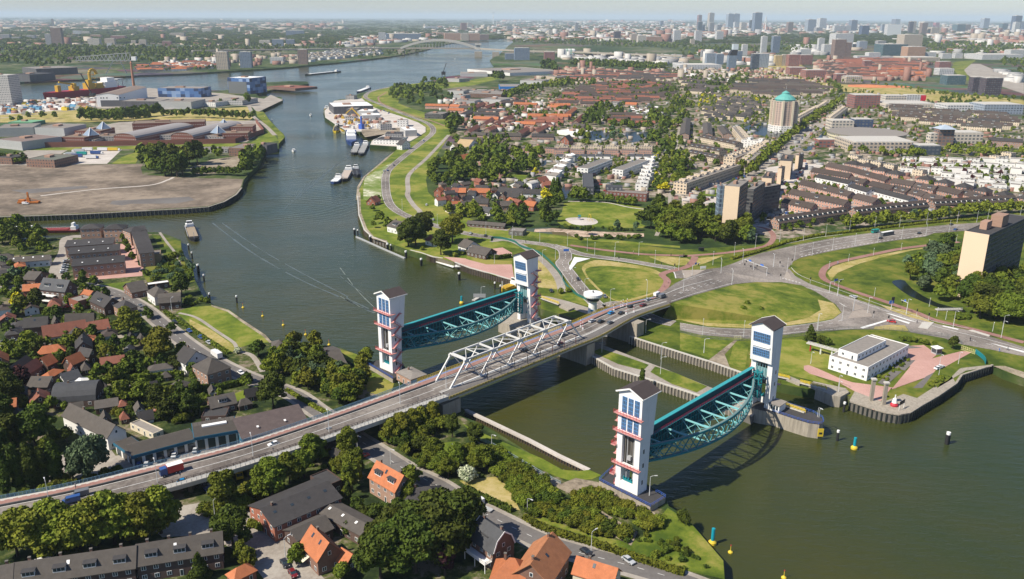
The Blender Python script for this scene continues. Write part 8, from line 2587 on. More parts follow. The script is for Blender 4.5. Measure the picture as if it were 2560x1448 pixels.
# low round office in front of the cream one
p=G(*P1('C 1370,1035'))
t=thing('round_office','low round cream office with ribbon windows and green roof','office',p)
R0=(G(*P1('C 1690,1000'))-G(*P1('C 1075,1000'))).length*.42
mb=MB();mb.lathe([(R0,0),(R0,10)],40,cap=False);part('wall',mb,facade('round_wall',(.6,.54,.38),cw=3,ch=3.4,fw_=.8,fh=.4),t)
PL('roof',t,BITG,[(R0+.6,10.003),(R0+.6,10.8),(0,11.2)],40)
FOOT.append((p.x,p.y,R0))
AI="""A 388,465,207,345 brown tall dark brown tower with a white top floor at the left|
A 342,386,252,345 grey grey tower beside the dark brown one|
A 385,402,140,200 brown distant dark mast like tower far behind the brown tower|
A 540,600,228,262 white white far flats right of the brown tower, left|
A 602,662,232,262 cream cream far flats right of the brown tower, right|
A 650,738,288,338 cream cream slab in the woods left|
A 670,745,258,292 orange salmon slab behind the cream slab|
A 775,848,285,330 beige beige slab in the woods, second|
A 792,830,320,358 white small white block in the woods|
A 820,925,265,305 redbr reddish long flats in the woods|
A 970,1005,300,330 beige small beige block right of the slabs|
A 1028,1080,295,335 beige beige stepped block right of the slabs|
A 1200,1265,305,340 redbr dark red low block in the woods|
A 957,990,195,238 brown far brown tower, first of the trio|
A 1015,1055,198,240 grey far grey tower, second of the trio|
A 1063,1097,200,240 brown far brown tower, third of the trio|
A 1255,1360,245,277 beige far beige slab in the middle|
A 1490,1558,217,240 cream cream slab in the far suburb|
A 1660,1722,203,228 white white slab in the far suburb|
A 2113,2246,227,273 bluegrey pale blue glass shed like building|
A 1915,1994,298,336 cream cream flats above the far marina, left|
A 2010,2092,292,342 bluegrey grey flats above the far marina, middle|
A 2113,2176,292,337 bluegrey grey flats above the far marina, right|
A 1602,1688,385,515 beige beige tower on the far river bank|
A 1775,1860,385,503 bluegrey blue grey tower on the far river bank|
A 2203,2273,368,476 brown brown and grey tower on the far river bank, right|
A 1995,2094,425,470 white white balconied low flats on the far bank|
A 200,260,262,300 grey grey flats at the left behind the woods|
A 0,75,255,300 grey grey blocks at the left edge behind the woods|
A 90,150,275,315 grey second grey blocks at the left edge|
A 2290,2328,185,225 orange far salmon tower at the horizon|
A 20,110,185,208 white white far roofs at the left horizon|
B 285,337,240,302 white white tower beside the stadium|
B 342,600,250,292 bluegrey wide grey stadium with white roof beams|
B 895,938,170,230 redbr red brown tower above the arch bridge|
B 941,976,168,212 cream cream tower above the arch bridge|
B 713,768,240,268 orange salmon block behind the arch, first|
B 773,892,245,297 orange salmon block behind the arch, second|
B 894,952,250,300 beige tan block behind the arch, third|
B 956,1032,248,300 orange salmon block behind the arch, fourth|
B 1034,1100,255,297 brown brown block behind the arch, fifth|
B 1737,1760,170,237 grey grey tower far above the highway|
B 2025,2072,232,303 purple dark tower in the park above the highway|
B 2150,2197,252,308 beige beige tower right of the dark one|
B 2200,2260,265,312 cream cream mid block right of the beige tower|
B 2262,2380,272,310 orange salmon long block right of the cream one|
B 2465,2514,225,312 white white tower right of the salmon block|
B 2368,2388,155,192 navy navy tower far beyond the highway|
B 1540,1568,220,268 cream far cream tower in the middle|
B 1235,1275,195,222 grey grey block far behind the river|
B 1510,1586,385,442 redbr red brown office beside the dike road|
B 1220,1290,395,440 bluegrey grey hip shaped hall at the bridge foot, left part|
B 1290,1400,355,445 bluegrey grey gridded hall at the bridge foot, right part|
B 630,720,195,215 white low white dome like hall far left of the salmon blocks|
B 175,245,292,325 white white sheds left of the stadium"""
for q in AI.split('|'):
 a,s,k,lab=q.strip().split(' ',3)
 hirise(a+' '+s,k,lab,dep=.6)
for k in range(9):
 p=G(*P1(f'B {1645 + k * 10},415'))
 t=thing('silo','pale green and white silo beside the highway','silo',p,0,'pale silos beside the highway')
 mb=MB();mb.lathe([(7,0),(7,26),(0,29)],12);part('cylinder',mb,M('silo_green',(.35,.55,.42))if k%3==0 else WHITE,t)
# TV tower, cable bridge pylon, masts
def mast(label,s,h,r=4,name='mast',pod=None):
 t=thing(name,label,name.replace('_',' '),G(*P1(s)))
 PL('shaft',t,WHITE,[(r,0),(r*.6,h*.6),(r*.3,h)],8)
 if pod:
  PL('pod',t,STEEL,[(r,h*pod),(r*3,h*pod+4),(r*3,h*pod+9),(r,h*pod+12)],12)
 return t
def hfor(s,sy):
 p=G(*P1(s));y=P1(sy)[1]
 lo,hi=1.,900.
 for _ in range(40):
  m_=(lo+hi)/2
  if PR((p.x,p.y,GZ+m_))[1]>y:lo=m_
  else:hi=m_
 return lo
mast('tall slender white observation tower on the horizon','B 1132,178',hfor('B 1132,178','B 1132,62'),9,'observation_tower',.72)
t=mast('white bent pylon of the distant cable bridge','C 628,240',hfor('C 628,240','C 628,120'),6,'bridge_pylon')
mb=MB()
h_=hfor('C 628,240','C 628,120')
for k in range(7):mb.beam((0,0,h_*(.95-k*.06)),(60+k*18,20,12),1.2,1.2)
mb.beam((-50,0,0),(0,0,h_),5,5)
part('cable',mb,WHITE,t)
for x,y0,y1 in((33,165,78),(66,165,90),(515,150,92),(1990,170,118),(2040,165,120)):
 mast('thin mast far on the horizon',f'C {x},{y0 + 6}',hfor(f'C {x},{y0 + 6}',f'C {x},{y1}'),3)['group']='thin horizon masts'
for x in(1940,2000,2310,1155,1190):
 mast('thin mast far on the horizon',f'B {x},200',hfor(f'B {x},200',f'B {x},150'),3)['group']='thin horizon masts'
# arch bridge with highway deck
def dk(s,z):return[G(*q,z)for q in px(s)]
ab=thing('arch_bridge','white steel arch bridge carrying the highway over the far river','arch bridge')
Ls=dk('R 0,105 500,98 B -80,362 0,360 300,357 450,356',20);Lm=dk('B 450,356 1010,358',20);Lr=dk('B 1010,358 1160,368 1400,378 1750,385 2100,400 2541,415',20)
mb=MB()
for L_ in(Ls,Lm,Lr):
 for a,b in zip(L_[:-1],L_[1:]):mb.beam(a,b,32,5)
part('deck',mb,CONC,ab)
a,b=Lm[0],Lm[-1]
d=b-a
hh=hfor('B 740,356','B 740,272')-20
for off in(-13,13):
 mb=MB()
 pr=None
 for k in range(25):
  f=k/24
  q=a+d*f+Vector((0,off,4*hh*f*(1-f)))
  if pr is not None:mb.beam(pr,q,9,9)
  pr=q
 part('arch',mb,CONCL,ab)
 mb=MB()
 for k in range(1,24):
  f=k/24
  q=a+d*f+Vector((0,off,0));mb.beam(q,q+Vector((0,0,4*hh*f*(1-f))),1,1)
 part('hanger',mb,STEEL,ab)['kind']='stuff'
for s_,w,h in(('B 455,400',26,22),('B 1022,412',30,22),('B 1150,410',28,20),('B 155,400',12,18),('B 255,398',12,18)):
 p=G(*P1(s_));PB('pier',ab,CONC,p.x-w/2,p.x+w/2,p.y-15,p.y+15,-1,h-2)
for k in range(12):
 p=G(*P1(f'B {1430 + k * 95},{392 + k * 3}'));PB('pier',ab,CONC,p.x-3,p.x+3,p.y-14,p.y+14,0,17.4)
p=G(*P1('B 1022,400'));mb=MB();mb.box(p.x-8,p.x+8,p.y-20,p.y-8,22,42);mb.box(p.x-14,p.x+14,p.y-24,p.y-4,42,47);part('control_room',mb,CONCL,ab)
# small far houses, as one mass
def blockmass(name,label,regions,mats,seed):
 r=np.random.default_rng(seed)
 Vs,Fs,Ms=[],[],[]
 nb=0
 for(poly,n,w,h,mix)in regions:
  P=px(poly)
  x0,x1=min(p[0]for p in P),max(p[0]for p in P);y0,y1=min(p[1]for p in P),max(p[1]for p in P)
  k=0;tries=0
  while k<n and tries<n*20:
   tries+=1
   x,y=r.uniform(x0,x1),r.uniform(y0,y1)
   if not inside(x,y,P):continue
   g=G(x,y)
   if g.y>30000:continue
   W0,D0,H0=w*r.uniform(.5,1.6),w*r.uniform(.3,.7),h*r.uniform(.6,1.5)
   if r.random()<.06 and w>12:H0*=2.6;W0*=.7
   c,s=cos(r.uniform(-.5,.5)),sin(r.uniform(-.5,.5))
   q=np.array([(-W0,-D0,0),(W0,-D0,0),(W0,D0,0),(-W0,D0,0),(-W0,-D0,H0),(W0,-D0,H0),(W0,D0,H0),(-W0,D0,H0)])/np.array([2,2,1])
   q=np.stack([q[:,0]*c-q[:,1]*s+g.x,q[:,0]*s+q[:,1]*c+g.y,q[:,2]+GZ],1)
   Vs.append(q)
   Fs.append(np.array([(0,1,5,4),(1,2,6,5),(2,3,7,6),(3,0,4,7),(4,5,6,7)])+8*nb)
   wi,ri=mix[r.integers(0,len(mix))]
   Ms+=[wi]*4+[ri]
   nb+=1;k+=1
 o=link(name,mesh_np(name,np.concatenate(Vs),np.concatenate(Fs),mats,np.array(Ms)))
 return tag(o,label,None,None,'stuff')
FM=[M('far_white',(.50,.49,.47)),M('far_cream',(.36,.31,.25)),M('far_brick',(.26,.14,.11)),M('far_orange_roof',(.42,.16,.09)),M('far_dark_roof',(.07,.065,.065)),M('far_grey',(.30,.30,.30)),M('far_brown_roof',(.16,.11,.09))]
URB=[(0,5),(1,6),(2,3),(1,4),(2,6),(0,0),(5,5)]
SUB=[(1,3),(2,3),(1,6),(2,6),(1,4)]
RED=[(2,3),(2,6),(2,6),(1,3)]
blockmass('distant_town','countless small roofs of the town reaching to the horizon',[('C 0,150 2541,150 2541,330 1900,320 1800,240 600,260 0,300',1500,60,16,URB),('B 1150,160 2541,165 2541,310 1250,300 1180,250',900,55,14,URB),('C 0,130 2541,140 2541,175 0,160',700,150,26,URB),('B 1200,135 2541,135 2541,170 1200,165',350,130,22,URB),('A 0,140 2541,140 2541,220 0,215',500,110,14,SUB),('A 0,215 600,225 700,340 0,330',140,45,11,SUB),('A 600,230 1900,220 2500,260 2541,340 1900,350 1250,350 700,340',200,40,10,SUB),('A 1150,460 1600,440 1600,505 1150,515',60,16,8,[(0,3),(0,4),(1,3)]),
 ('A 1500,420 2180,410 2200,470 1700,500',60,18,9,SUB),('B 0,280 700,220 700,290 300,330 0,350',150,50,11,URB),('B 600,200 1300,190 1250,240 700,250',120,50,13,URB),('B 1600,410 2541,420 2541,480 2100,470 1650,440',120,34,9,[(0,5),(5,5),(1,4),(0,0)]),('B 1580,520 1800,505 2350,540 2400,575 1900,580 1600,560',130,16,8,[(2,3),(1,3),(2,6)]),('C 0,530 250,520 520,560 500,600 300,640 0,600',140,13,7,[(1,6),(1,4),(0,6)]),
 ('C 0,410 350,390 700,400 700,500 300,470 0,470',60,34,11,URB),('C 900,300 2541,300 2541,400 1900,400 900,370',60,45,12,URB),('C 1000,455 1850,455 1840,600 1100,600 1000,520',260,16,9,RED),('C 800,330 1150,360 1150,410 850,410',60,30,9,[(0,0),(5,5),(0,5)]),('C 2150,270 2541,265 2541,330 2150,320',120,40,12,[(2,3),(1,6),(2,6)]),('C 2350,520 2541,560 2541,620 2420,600',25,30,6,[(0,5),(5,5)])],FM,3)
# houses: nearest as things, the rest as one mass
def scr(x,y,h):return h/max(50,hypot(x,y))
for h_ in HREC:
 a,rz,L,D=h_['f']
 h_['s']=(h_['h']+h_['rh'])*max(L,D)/max(1,a.x**2+a.y**2)
HREC.sort(key=lambda q:-q['s'])
NH=290
for q in HREC[:NH]:
 nm=q['cat'].replace(' ','_')
 house(q['label'],None,q['h'],q['roof'],q['rh'],q['wall'],q['rm'],cat=q['cat'],name=nm,det=1,group=q['group'],dorm=q['dorm'],chim=1 if q['roof']!='flat' else 0,fld=q['f'])
 if q['roof']=='flat' and q['f'][2]>9:
  a,rz,L,D=q['f']
  mb=MB();w=5 if L>12 else 3.5
  n=max(1,int(L/14))
  par=COL.objects[-1]
  root=[o for o in list(COL.objects)[-8:]if o.type=='EMPTY'][-1]
  for k in range(n):
   mb=MB();x=L*(k+.35)/n
   mb.box(x,x+w,D*.35,D*.8,q['h']+.03,q['h']+2.4);part('roof_box',mb,q['wall'],root)
rest=HREC[NH:]
if rest:
 big={}
 mb=MB()
 for q in rest:
  a,rz,L,D=q['f']
  r_,g_=roof_geo(L,D,q['h'],q['roof'],q['rh'],.3)
  M4=Matrix.Translation((a.x,a.y,GZ))@Matrix.Rotation(rz,4,'Z')
  w_=MB();w_.box(0,L,0,D,0,q['h'],q['wall'],bottom=False)
  for f in g_.f:w_.face([g_.v[i]for i in f],q['wall'])
  for f in r_.f:w_.face([r_.v[i]for i in f],q['rm'])
  mb.xf(M4,w_)
 o=link('estate_houses',mb.mesh('estate_houses'))
 tag(o,'remaining small terraces and houses of the far estates',None,None,'stuff')
# trees
FOOTA=np.array(FOOT)if FOOT else np.zeros((1,3))
random.seed(5)
RK=['round']
MD,ML=['mid','dark'],['mid','lit']
MDL,MMD=MD+['lit'],MD+['mid']
BU=['bush']
# foreground
tree('big yellow green tree screening the viaduct at the lower left','tree','lit','round',15.5,'g 130,1270 300,1285 440,1240 600,1265 720,1210 850,1190 960,1170 1080,1150 1190,1110',vary=.1)
tree('slim dark conifer below the yellow green trees','tree','dark','cone',8,'g 510,1290 1475,1448')
tree('drooping dark tree at the street corner left of the workshop','tree','dark','willow',16,'g 1720,1200')
tree('grey green willow in front of the showroom forecourt','tree','grey','willow',17,'g 668,700')
tree('dark columnar tree in the row at the left edge','tree','dark','poplar',17,'g 60,840 150,800 250,790 330,770 430,740')
tree('dark columnar small tree beside the willow','tree','dark','poplar',11,'g 540,700')
tree('broad dark round tree behind the columnar trees','tree','dark','round',15,'g 260,470 60,520 0,330 60,180 20,60 0,620')
tree('bushy dark green tree beside the viaduct pillars','tree','mid','round',12,'g 2140,740 2250,700 2010,830 2310,590 1930,860')
tree('upright dark tree in front of the viaduct shadow','tree','mid','tall',13,'g 1660,940')
tree('dark round tree right of the bungalow','tree','dark','round',14,'g 2020,190')
tree('dark tree in the gardens behind the showroom','tree','dark','round',10,'g 1290,240 1180,200 1420,250 1330,170 1230,280')
tree('light green tree on the garden lawn','tree','mid','round',9,'g 1280,180 920,130 1050,150')
wood('shrub in the gardens behind the showroom','shrub',MDL,BU,3.4,'g 700,170 950,130 1500,230 1380,300 1100,280 900,280',26)
wood('shrub along the foot of the viaduct','shrub',ML,BU,3.6,'g 140,830 480,740 880,660 880,690 480,790 200,850',20)
wood('shrub on the bank under the viaduct','shrub',ML,BU,4.2,'g 1500,960 1700,860 1950,780 1900,900 1620,990',16)
tree('huge dark chestnut in the clump left of the gambrel house','tree','dark','round',17,'H 300,1440 430,1400 560,1400 700,1340 820,1240 890,1200 520,1270 330,1340 660,1225 770,1195 430,1270',vary=.1)
tree('copper leaved tree beside the gambrel house','tree','red','tall',12,'H 775,1420')
tree('dark round tree right of the orange roofed dormer house','tree','mid','round',8,'H 520,750 500,880')
tree('dark tree left of the orange roofed dormer house','tree','mid','tall',12,'H 110,740 40,700 60,560 90,800')
tree('garden tree below the orange roofed dormer house','tree','dark','round',5.5,'H 130,960 260,1010 350,1000 430,960 180,1020 60,1130')
tree('slim evergreen beside the long shed','tree','dark','poplar',7,'H 65,870 2230,5')
tree('bushy tree at the river side of the street by the viaduct','tree','lit','round',10,'H 370,440 460,400 530,370 600,330 680,310')
wood('shrub of the green bank by the small rounded lawn','shrub',MD,['bush','round'],5.,'H 340,440 700,280 760,340 700,420 640,560 700,640 620,640 480,530',30)
tree('dark tree on the strip between the railings of the bank','tree','dark','tall',11,'H 830,400 1000,460')
tree('dark tree beside the white flowering shrub','tree','mid','round',9,'H 740,680 800,700 860,640 940,600 1000,650 1060,640 690,600')
tree('white flowering shrub on the bank','shrub','blos','bush',7,'H 945,720')
wood('dense shrub in the diagonal thicket before the nearest tower','shrub',['mid'],BU,4.2,'H 1090,500 1180,540 1560,790 1330,940 1240,760 1120,640',60,sep=.45)
wood('dense shrub in the lower thicket beside the platform','shrub',MDL,BU,3.8,'H 1400,980 1480,890 1560,850 1800,940 1960,1060 2140,1130 2130,1160 1850,1120 1500,990',52,sep=.45)
wood('reedy shrub below the platform wall','shrub',['lit','mid'],BU,3.4,'H 1700,820 1800,790 2080,900 2300,1000 2400,1050 2250,1110 1980,970 1760,890',44,sep=.45)
wood('scattered low bush on the rough lawn','shrub',MD,BU,1.8,'H 2000,1160 2300,1130 2541,1150 I 250,1400 H 2541,1380 2150,1240',34)
tree('round bush with dark leaves at the gravel path','shrub','dark','bush',4,'I 30,1030 H 1410,965')
hedge('clipped hedge along the dry lawn beside the street','H 925,790 1000,830 1150,900 1270,955',1.6,1.8,'dark')
hedge('long clipped hedge following the street to the bottom edge','H 1365,1000 1450,1060 1600,1120 1850,1190 2200,1310 2541,1420',1.8,1.7,'mid')
hedge('thin dark hedge beside the riverside street','D 1220,890 1300,950 1400,1010 1530,1100 1690,1200',1.8,1.3,'mid')
hedge('hedge below the street before the viaduct','g 2120,60 2300,170 2450,250 2541,310',1.6,1.2,'lit')
hedge('tall clipped garden hedge right of the square beige house','g 1420,60 1620,50 1750,20 1860,-20',2.2,2.4,'dark')
hedge('long dark hedge behind the white farmhouse','D 540,1130 700,1115 850,1095',2.,2.2,'dark')
hedge('hedge on the lane of the white farmhouse','D 350,1120 600,1090 810,1050',1.2,1.4,'dark')
hedge('double hedge through the gardens above the dark plots','D 690,1420 900,1400 1120,1380 1360,1365',2.4,2.6,'mid')
hedge('garden hedge left of the square beige house','D 860,1280 1000,1270 1150,1250',2.,2.4,'dark')
hedge('dark clipped hedge beside the pink quay house','E 930,455 1060,492 1160,498 1265,485',2.2,2.4,'dark')
hedge('low hedge along the main road far side','F 380,500 560,450 760,385 980,330 1290,295 1700,245 2000,218 2300,205',2.4,1.4,'lit')
# left middle gardens
tree('great yellow green plane tree beside the riverside street, upper of two','tree','lit','round',17,'D 960,1075')
tree('great yellow green plane tree beside the riverside street, lower of two','tree','lit','round',19,'D 1190,1270')
tree('yellowish tree behind the dark evergreen at the tall house','tree','yel','round',9,'D 140,870 ')
tree('yellow green tree beside the dark evergreen','tree','lit','round',10,'D 170,890')
tree('dark round evergreen beside the tall house with balconies','tree','dark','round',12,'D 280,870')
tree('dark round garden tree by the white farmhouse','tree','dark','round',8,'D 425,950 70,1070')
tree('light green garden tree by the dark hedges','tree','lit','round',10,'D 800,1270 240,1180')
tree('round green tree at the riverside lawn end','tree','dark','round',10,'D 1910,1220')
tree('blossoming shrub at the footpath','shrub','blos','bush',4,'D 1760,1190')
wood('garden tree among the orange roofed houses','tree',MDL,RK,7,'D 0,1160 300,1140 850,1120 1280,1220 1280,1340 900,1340 600,1290 0,1300',26)
wood('small garden tree of the left quarter','tree',MMD,RK,6,'D 0,560 420,640 700,700 1000,860 1240,1000 1500,1260 1640,1330 1900,1448 g 1900,180 1500,260 1100,330 900,330 200,560 0,500',130,sep=.3)
wood('garden tree by the dark plots','tree',MD,RK,7,'D 620,1340 860,1300 1240,1280 1240,1340 700,1400',10)
tree('copper beech at the lower left gardens','tree','red','round',9,'D 170,1448 g 130,60')
wood('tree in the dense grove at the left edge','tree',MDL,RK,11,'D 0,300 240,270 400,400 420,500 330,480 160,460 0,480',22)
wood('tree in the gardens left of the parking street','tree',['mid','grey','dark'],RK,7,'D 0,540 160,540 160,640 0,730',8)
tree('round tree in the apartment courtyard row','tree','mid','tall',8,'D 915,380 935,425 955,470 980,520 720,350')
tree('dark tree before the front apartment row','tree','mid','tall',8,'D 620,660')
wood('scrub bush on the overgrown river corner','shrub',['grey','mid','lit'],BU,3.6,'D 1060,560 1240,520 1250,460 1330,380 1340,450 1420,570 1430,650 1250,690 1090,665',48,sep=.4)
tree('dark leaning tree at the water behind the river houses','tree','dark','round',12,'D 1345,765')
wood('dark shrub round the river garden','shrub',MD,BU,3,'D 1350,790 1540,800 1540,835 1350,850',9)
wood('garden tree on the wooded bank below the far left tower','tree',['mid','dark','lit','grey'],RK,9,'D 2000,1180 2240,1120 2541,1260 E 130,1200 230,1270 200,1330 0,1300 D 2541,1300 E 60,1448 D 2541,1448 2050,1448 1950,1300',32,sep=.38)
tree('broad yellow green tree nearest the street on the wooded bank','tree','lit','round',10,'D 2000,1370 2050,1340')
tree('blue grey cedar on the wooded bank','tree','grey','cone',12,'D 2150,1300')
wood('tree on the wooded bank beside the viaduct','tree',MDL,RK,8,'g 2190,20 2541,0 H 200,0 150,120 60,180 0,190 g 2541,180 2400,90',26,sep=.38)
wood('low garden bush in the yards','shrub',MDL,BU,2.4,'D 0,1120 600,1130 1280,1340 1000,1420 600,1360 0,1330',46)
wood('low garden bush in the lower gardens','shrub',MDL,BU,2.4,'g 200,100 700,180 1500,260 1700,120 1100,60 500,140',36)
wood('garden bush beside the workshops','shrub',MDL,BU,2.6,'g 2400,520 2541,440 H 120,700 30,840 g 2541,700 2380,640',22)
tree('olive bush at the workshop gable','shrub','lit','bush',3,'g 1860,1060 1900,1060 1930,1085')
tree('garden tree at the corner house','tree','mid','round',6,'g 1780,1300 1840,1370 2190,1340 H 20,1448')
# right bank close
tree('great round yellow green tree left of the cottages','tree','lit','round',22,'E 830,378')
tree('massive dark tree at the bank left of the cottages','tree','dark','round',20,'E 505,405 560,400 610,345')
tree('dark round tree overhanging the pink quay edge','tree','dark','round',17,'E 745,465')
tree('dark tree beside the white villa','tree','mid','round',9,'E 295,230 360,280')
tree('small dark tree at the cottage on the point','tree','mid','round',5,'E 285,70 240,140 250,265')
tree('round garden bush by the cottages','shrub','lit','bush',3.5,'E 850,480 900,465 940,440 1630,750 1685,740 E 610,430')
tree('yellow village tree','tree','yel','round',12,'P 1215,500')
tree('tall dark cypress by the park','tree','dark','cone',16,'P 1225,660 1300,440 1335,450')
wood('tree in front of the village along the dike road','tree',MDL,RK,9,'P 160,560 420,560 560,620 1000,600 1040,740 850,760 430,690 200,610',34)
wood('village garden tree','tree',['mid','dark','grey'],RK,6,'P 100,350 1150,340 1150,540 600,640 100,560',34)
wood('dense tree of the wood behind the village','tree',MMD,RK,12,'P 20,200 250,60 700,20 1000,0 1200,60 1130,200 1100,260 1030,290 800,240 700,340 100,330 30,280',120,avoid=True)
tree('bright yellow tree beside the white stepped row','tree','yel','round',9,'P 1110,240')
wood('tree between the park and canal','tree',MD,RK,8,'P 1160,560 1400,440 1420,520 1340,680 1250,740 1170,700',16)
treeline('tree in the row along the top of the park','tree','mid','round',7,'P 1460,490 1800,500 2120,540',12)
tree('broad dark tree at the canal corner of the park','tree','mid','round',13,'P 1520,490 1600,500')
tree('slender light tree on the park lawn','tree','grey','tall',8,'P 1930,790 2120,790')
tree('dark pine in the stone garden','tree','dark','round',7,'P 1640,830')
wood('bush of the stone garden borders','shrub',MD,BU,2.4,'P 1180,740 2200,780 2200,800 1400,770',26)
wood('bush below the stone garden','shrub',MD,BU,2.8,'P 1500,850 2200,850 2200,880 1500,880',26)
wood('tree in the dark green clump beside the park','tree',MMD,RK,15,'P 2220,640 2560,640 F 100,200 430,250 530,330 480,400 200,390 0,380 P 2500,900 2220,850',48,sep=.36)
tree('pale green tree at the right end of the park wood','tree','grey','tall',12,'F 515,385')
treeline('tree in the long row between the red terraces and main road','tree','lit','round',10,'K -90,1180 300,1150 600,1120 980,1090 1300,1060 1700,1000 2100,960 2560,930',30)
tree('greyish tree in the long row','tree','grey','tall',12,'K 950,1090 1400,1050')
wood('dark tree of the wood in front of the tall slab of flats','tree',['dark','dark','mid'],RK,15,'U 1790,760 1900,700 2150,640 2385,640 2500,700 2500,1100 2385,1080 2100,1060 1860,1010 1700,880',52,sep=.33,avoid=False)
tree('yellow green tree against the beige end wall','tree','lit','round',17,'U 1880,800 1830,850')
wood('tree of the grove left of the beige end wall','tree',['dark','mid','grey'],RK,11,'U 1110,480 1300,400 1520,270 1740,260 1700,560 1700,820 1500,850 1340,740 1180,640',36,sep=.38)
wood('low bush beside the ditch','shrub',['mid'],BU,3,'U 1660,980 1860,1000 1850,1040 1680,1020',8)
tree('small tree on the large grass island','tree','mid','round',5.5,'V 1770,660 1805,610 1945,650')
tree('dark conifer beside the footbridge of the office','tree','dark','cone',8,'F 960,1100')
tree('dark bush beside the footbridge of the office','shrub','dark','bush',4.5,'F 1040,1120 1090,1130')
treeline('round bush in the row behind the office','shrub','mid','bush',3,'F 1610,1100 1700,1110 1790,1120 1850,1130 1900,1140',6)
tree('big round bush at the office gate','shrub','dark','round',7,'F 2015,1160')
wood('low bush among the office parking bays','shrub',ML,BU,1.6,'F 1400,1400 1640,1230 1740,1240 1480,1440',18)
wood('low bush on the quay border','shrub',ML,BU,1.8,'F 1820,1448 1990,1320 1960,1400 1860,1448',8)
wood('tree by the square and flats','tree',MD,RK,6,'J 1560,830 1780,860 1740,920 1580,900',3)
tree('tree on the car park island','tree','mid','tall',8,'J 450,820 565,990 820,1010')
# avenue
treeline('tree of the avenue','tree',('lit','mid'),'round',11,'J 1000,400 1200,250 1400,60 L 1300,1200 1560,980 1760,820 1900,700 2100,560 2300,420 2500,290',62,jit=4)
treeline('tree of the avenue, second file','tree',('lit','mid'),'round',11,'J 1080,420 1260,280 L 1360,1160 1620,940 1820,780 1960,660 2160,520 2360,380',50,jit=4)
wood('tree along the green lane','tree',MDL,RK,9,'o 1640,470 1660,330 1680,250 1700,240 1690,320 1680,420 1672,480',60)
wood('tree along the right side of the green lane','tree',MDL,RK,9,'J 30,200 100,120 200,300 200,560 60,640 20,500',34)
wood('tree of the lane toward the lake','tree',MDL,RK,10,'L 60,350 250,200 250,500 220,700 230,950 100,1050 60,700',40)
wood('tree around the lake','tree',MD,['round','tall'],13,'O 560,560 1000,480 1050,830 700,850 560,800',34)
wood('tree on the lake shore','tree',MDL,RK,9,'O 360,900 640,820 660,1060 500,1120 380,1060',16)
wood('willow between the two lakes','tree',['grey','lit'],['willow'],10,'O 1050,1080 1060,930 1240,930 1250,1100',9)
wood('tree right of the lake','tree',MD,RK,11,'O 1700,620 2100,560 2060,1300 1700,1150 1600,1080 1800,980 1860,900 1700,880',50)
wood('tree above the lake','tree',MD,RK,9,'O 1040,780 1700,780 1850,900 1300,900 1050,860',28)
wood('tree beside the allotments','tree',MD,RK,8,'O 650,440 1260,420 1260,650 1040,640',26)
wood('street tree of the older quarter','tree',MD,RK,8,'N 300,600 900,900 1700,1000 2560,900 2560,500 1700,480 1000,450 400,560',80)
wood('big tree at the dike corner','tree',MD,RK,15,'N 400,730 650,700 720,950 560,1010 420,1000',12)
wood('garden tree before the salmon houses','tree',MDL,RK,8,'N 420,1060 1500,1050 1500,1250 1000,1300 420,1400',36)
wood('tree between the salmon terraces','tree',MDL,RK,6,'O 100,1130 1900,1150 2100,1380 1500,1300 100,1260',34)
wood('tree in the white estate','tree',MDL,RK,5,'P 1200,60 1500,80 2350,80 2340,420 2100,330 1750,230 1480,280',60)
wood('tree at the right of the white estate','tree',['mid','dark','yel'],RK,8,'P 2300,60 2460,60 2440,420 2300,420',26)
wood('tree of the pond quarter','tree',['mid','dark','lit','mid','yel'],RK,7,'L 250,230 1400,250 1420,600 1100,660 400,620 200,400',130)
wood('garden tree of the cream quarter','tree',MDL,RK,7,'L 0,50 900,0 2400,60 2400,300 1450,330 1200,260 500,250 0,200',120)
wood('garden tree in the terrace quarter','tree',MDL,RK,6,'M 0,400 2560,400 2560,1000 1300,1100 1200,850 0,850',130)
wood('tree before the long balcony flats','tree',ML,RK,9,'M 0,1000 700,1090 1300,1050 1800,1020 2560,1060 2500,1150 1700,1110 700,1140 0,1060',56)
wood('tree among the white cube houses','tree',['mid','dark','red'],RK,5.5,'K 560,250 1000,300 2560,300 2560,640 2200,560 1500,440 900,360',60)
wood('garden tree among the red brick rows','tree',MDL,RK,4.5,'J 2000,420 2560,520 K 500,700 1600,720 1300,800 600,860 J 2540,850 1900,900 1560,760',60)
wood('garden tree by the flats with dormers','tree',MD,RK,5,'J 1450,1150 2560,1040 2560,1080 1700,1230',16)
wood('tree at the cream terraces','tree',MDL,RK,7,'J 130,100 680,150 700,260 450,330 300,400 130,330',26)
wood('dark tree of the dike wood by the yard','tree',MD,RK,13,'S 900,150 1100,80 1350,100 1700,120 1700,260 1450,260 1260,360 1130,380 1000,290',60)
treeline('tree in the big row through the works','tree',('mid','lit'),'round',15,'N 1400,330 1560,300 1700,230 1900,180 2100,150 2400,110 2560,60',22,jit=5)
treeline('tree in the big row through the works, second file','tree',('mid','dark'),'round',15,'N 1450,370 1650,320 1850,230 2100,190 2400,150 2560,120',20,jit=5)
wood('tree behind the brown rows','tree',MD,RK,11,'O 0,60 600,20 1300,80 1900,60 2200,150 2100,400 1850,380 1600,240 1250,240 1100,200 700,120 0,140',110)
wood('tree between the brown rows','tree',MD,RK,8,'O 0,260 900,260 1300,240 1900,300 1800,430 1200,360 600,430 0,350',60)
wood('big dark tree at the shipyard dike','tree',['dark'],RK,22,'B 1095,600 1195,600 1195,620 1095,620',4)
wood('tree at the shipyard dike','tree',MD,RK,14,'B 590,610 790,600 800,640 350,700 380,730 440,760 500,760 600,660 700,640',34)
treeline('tree of the double poplar row beyond the brown rows','tree',('dark','mid'),'tall',17,'B 1700,490 2400,525',60,jit=3)
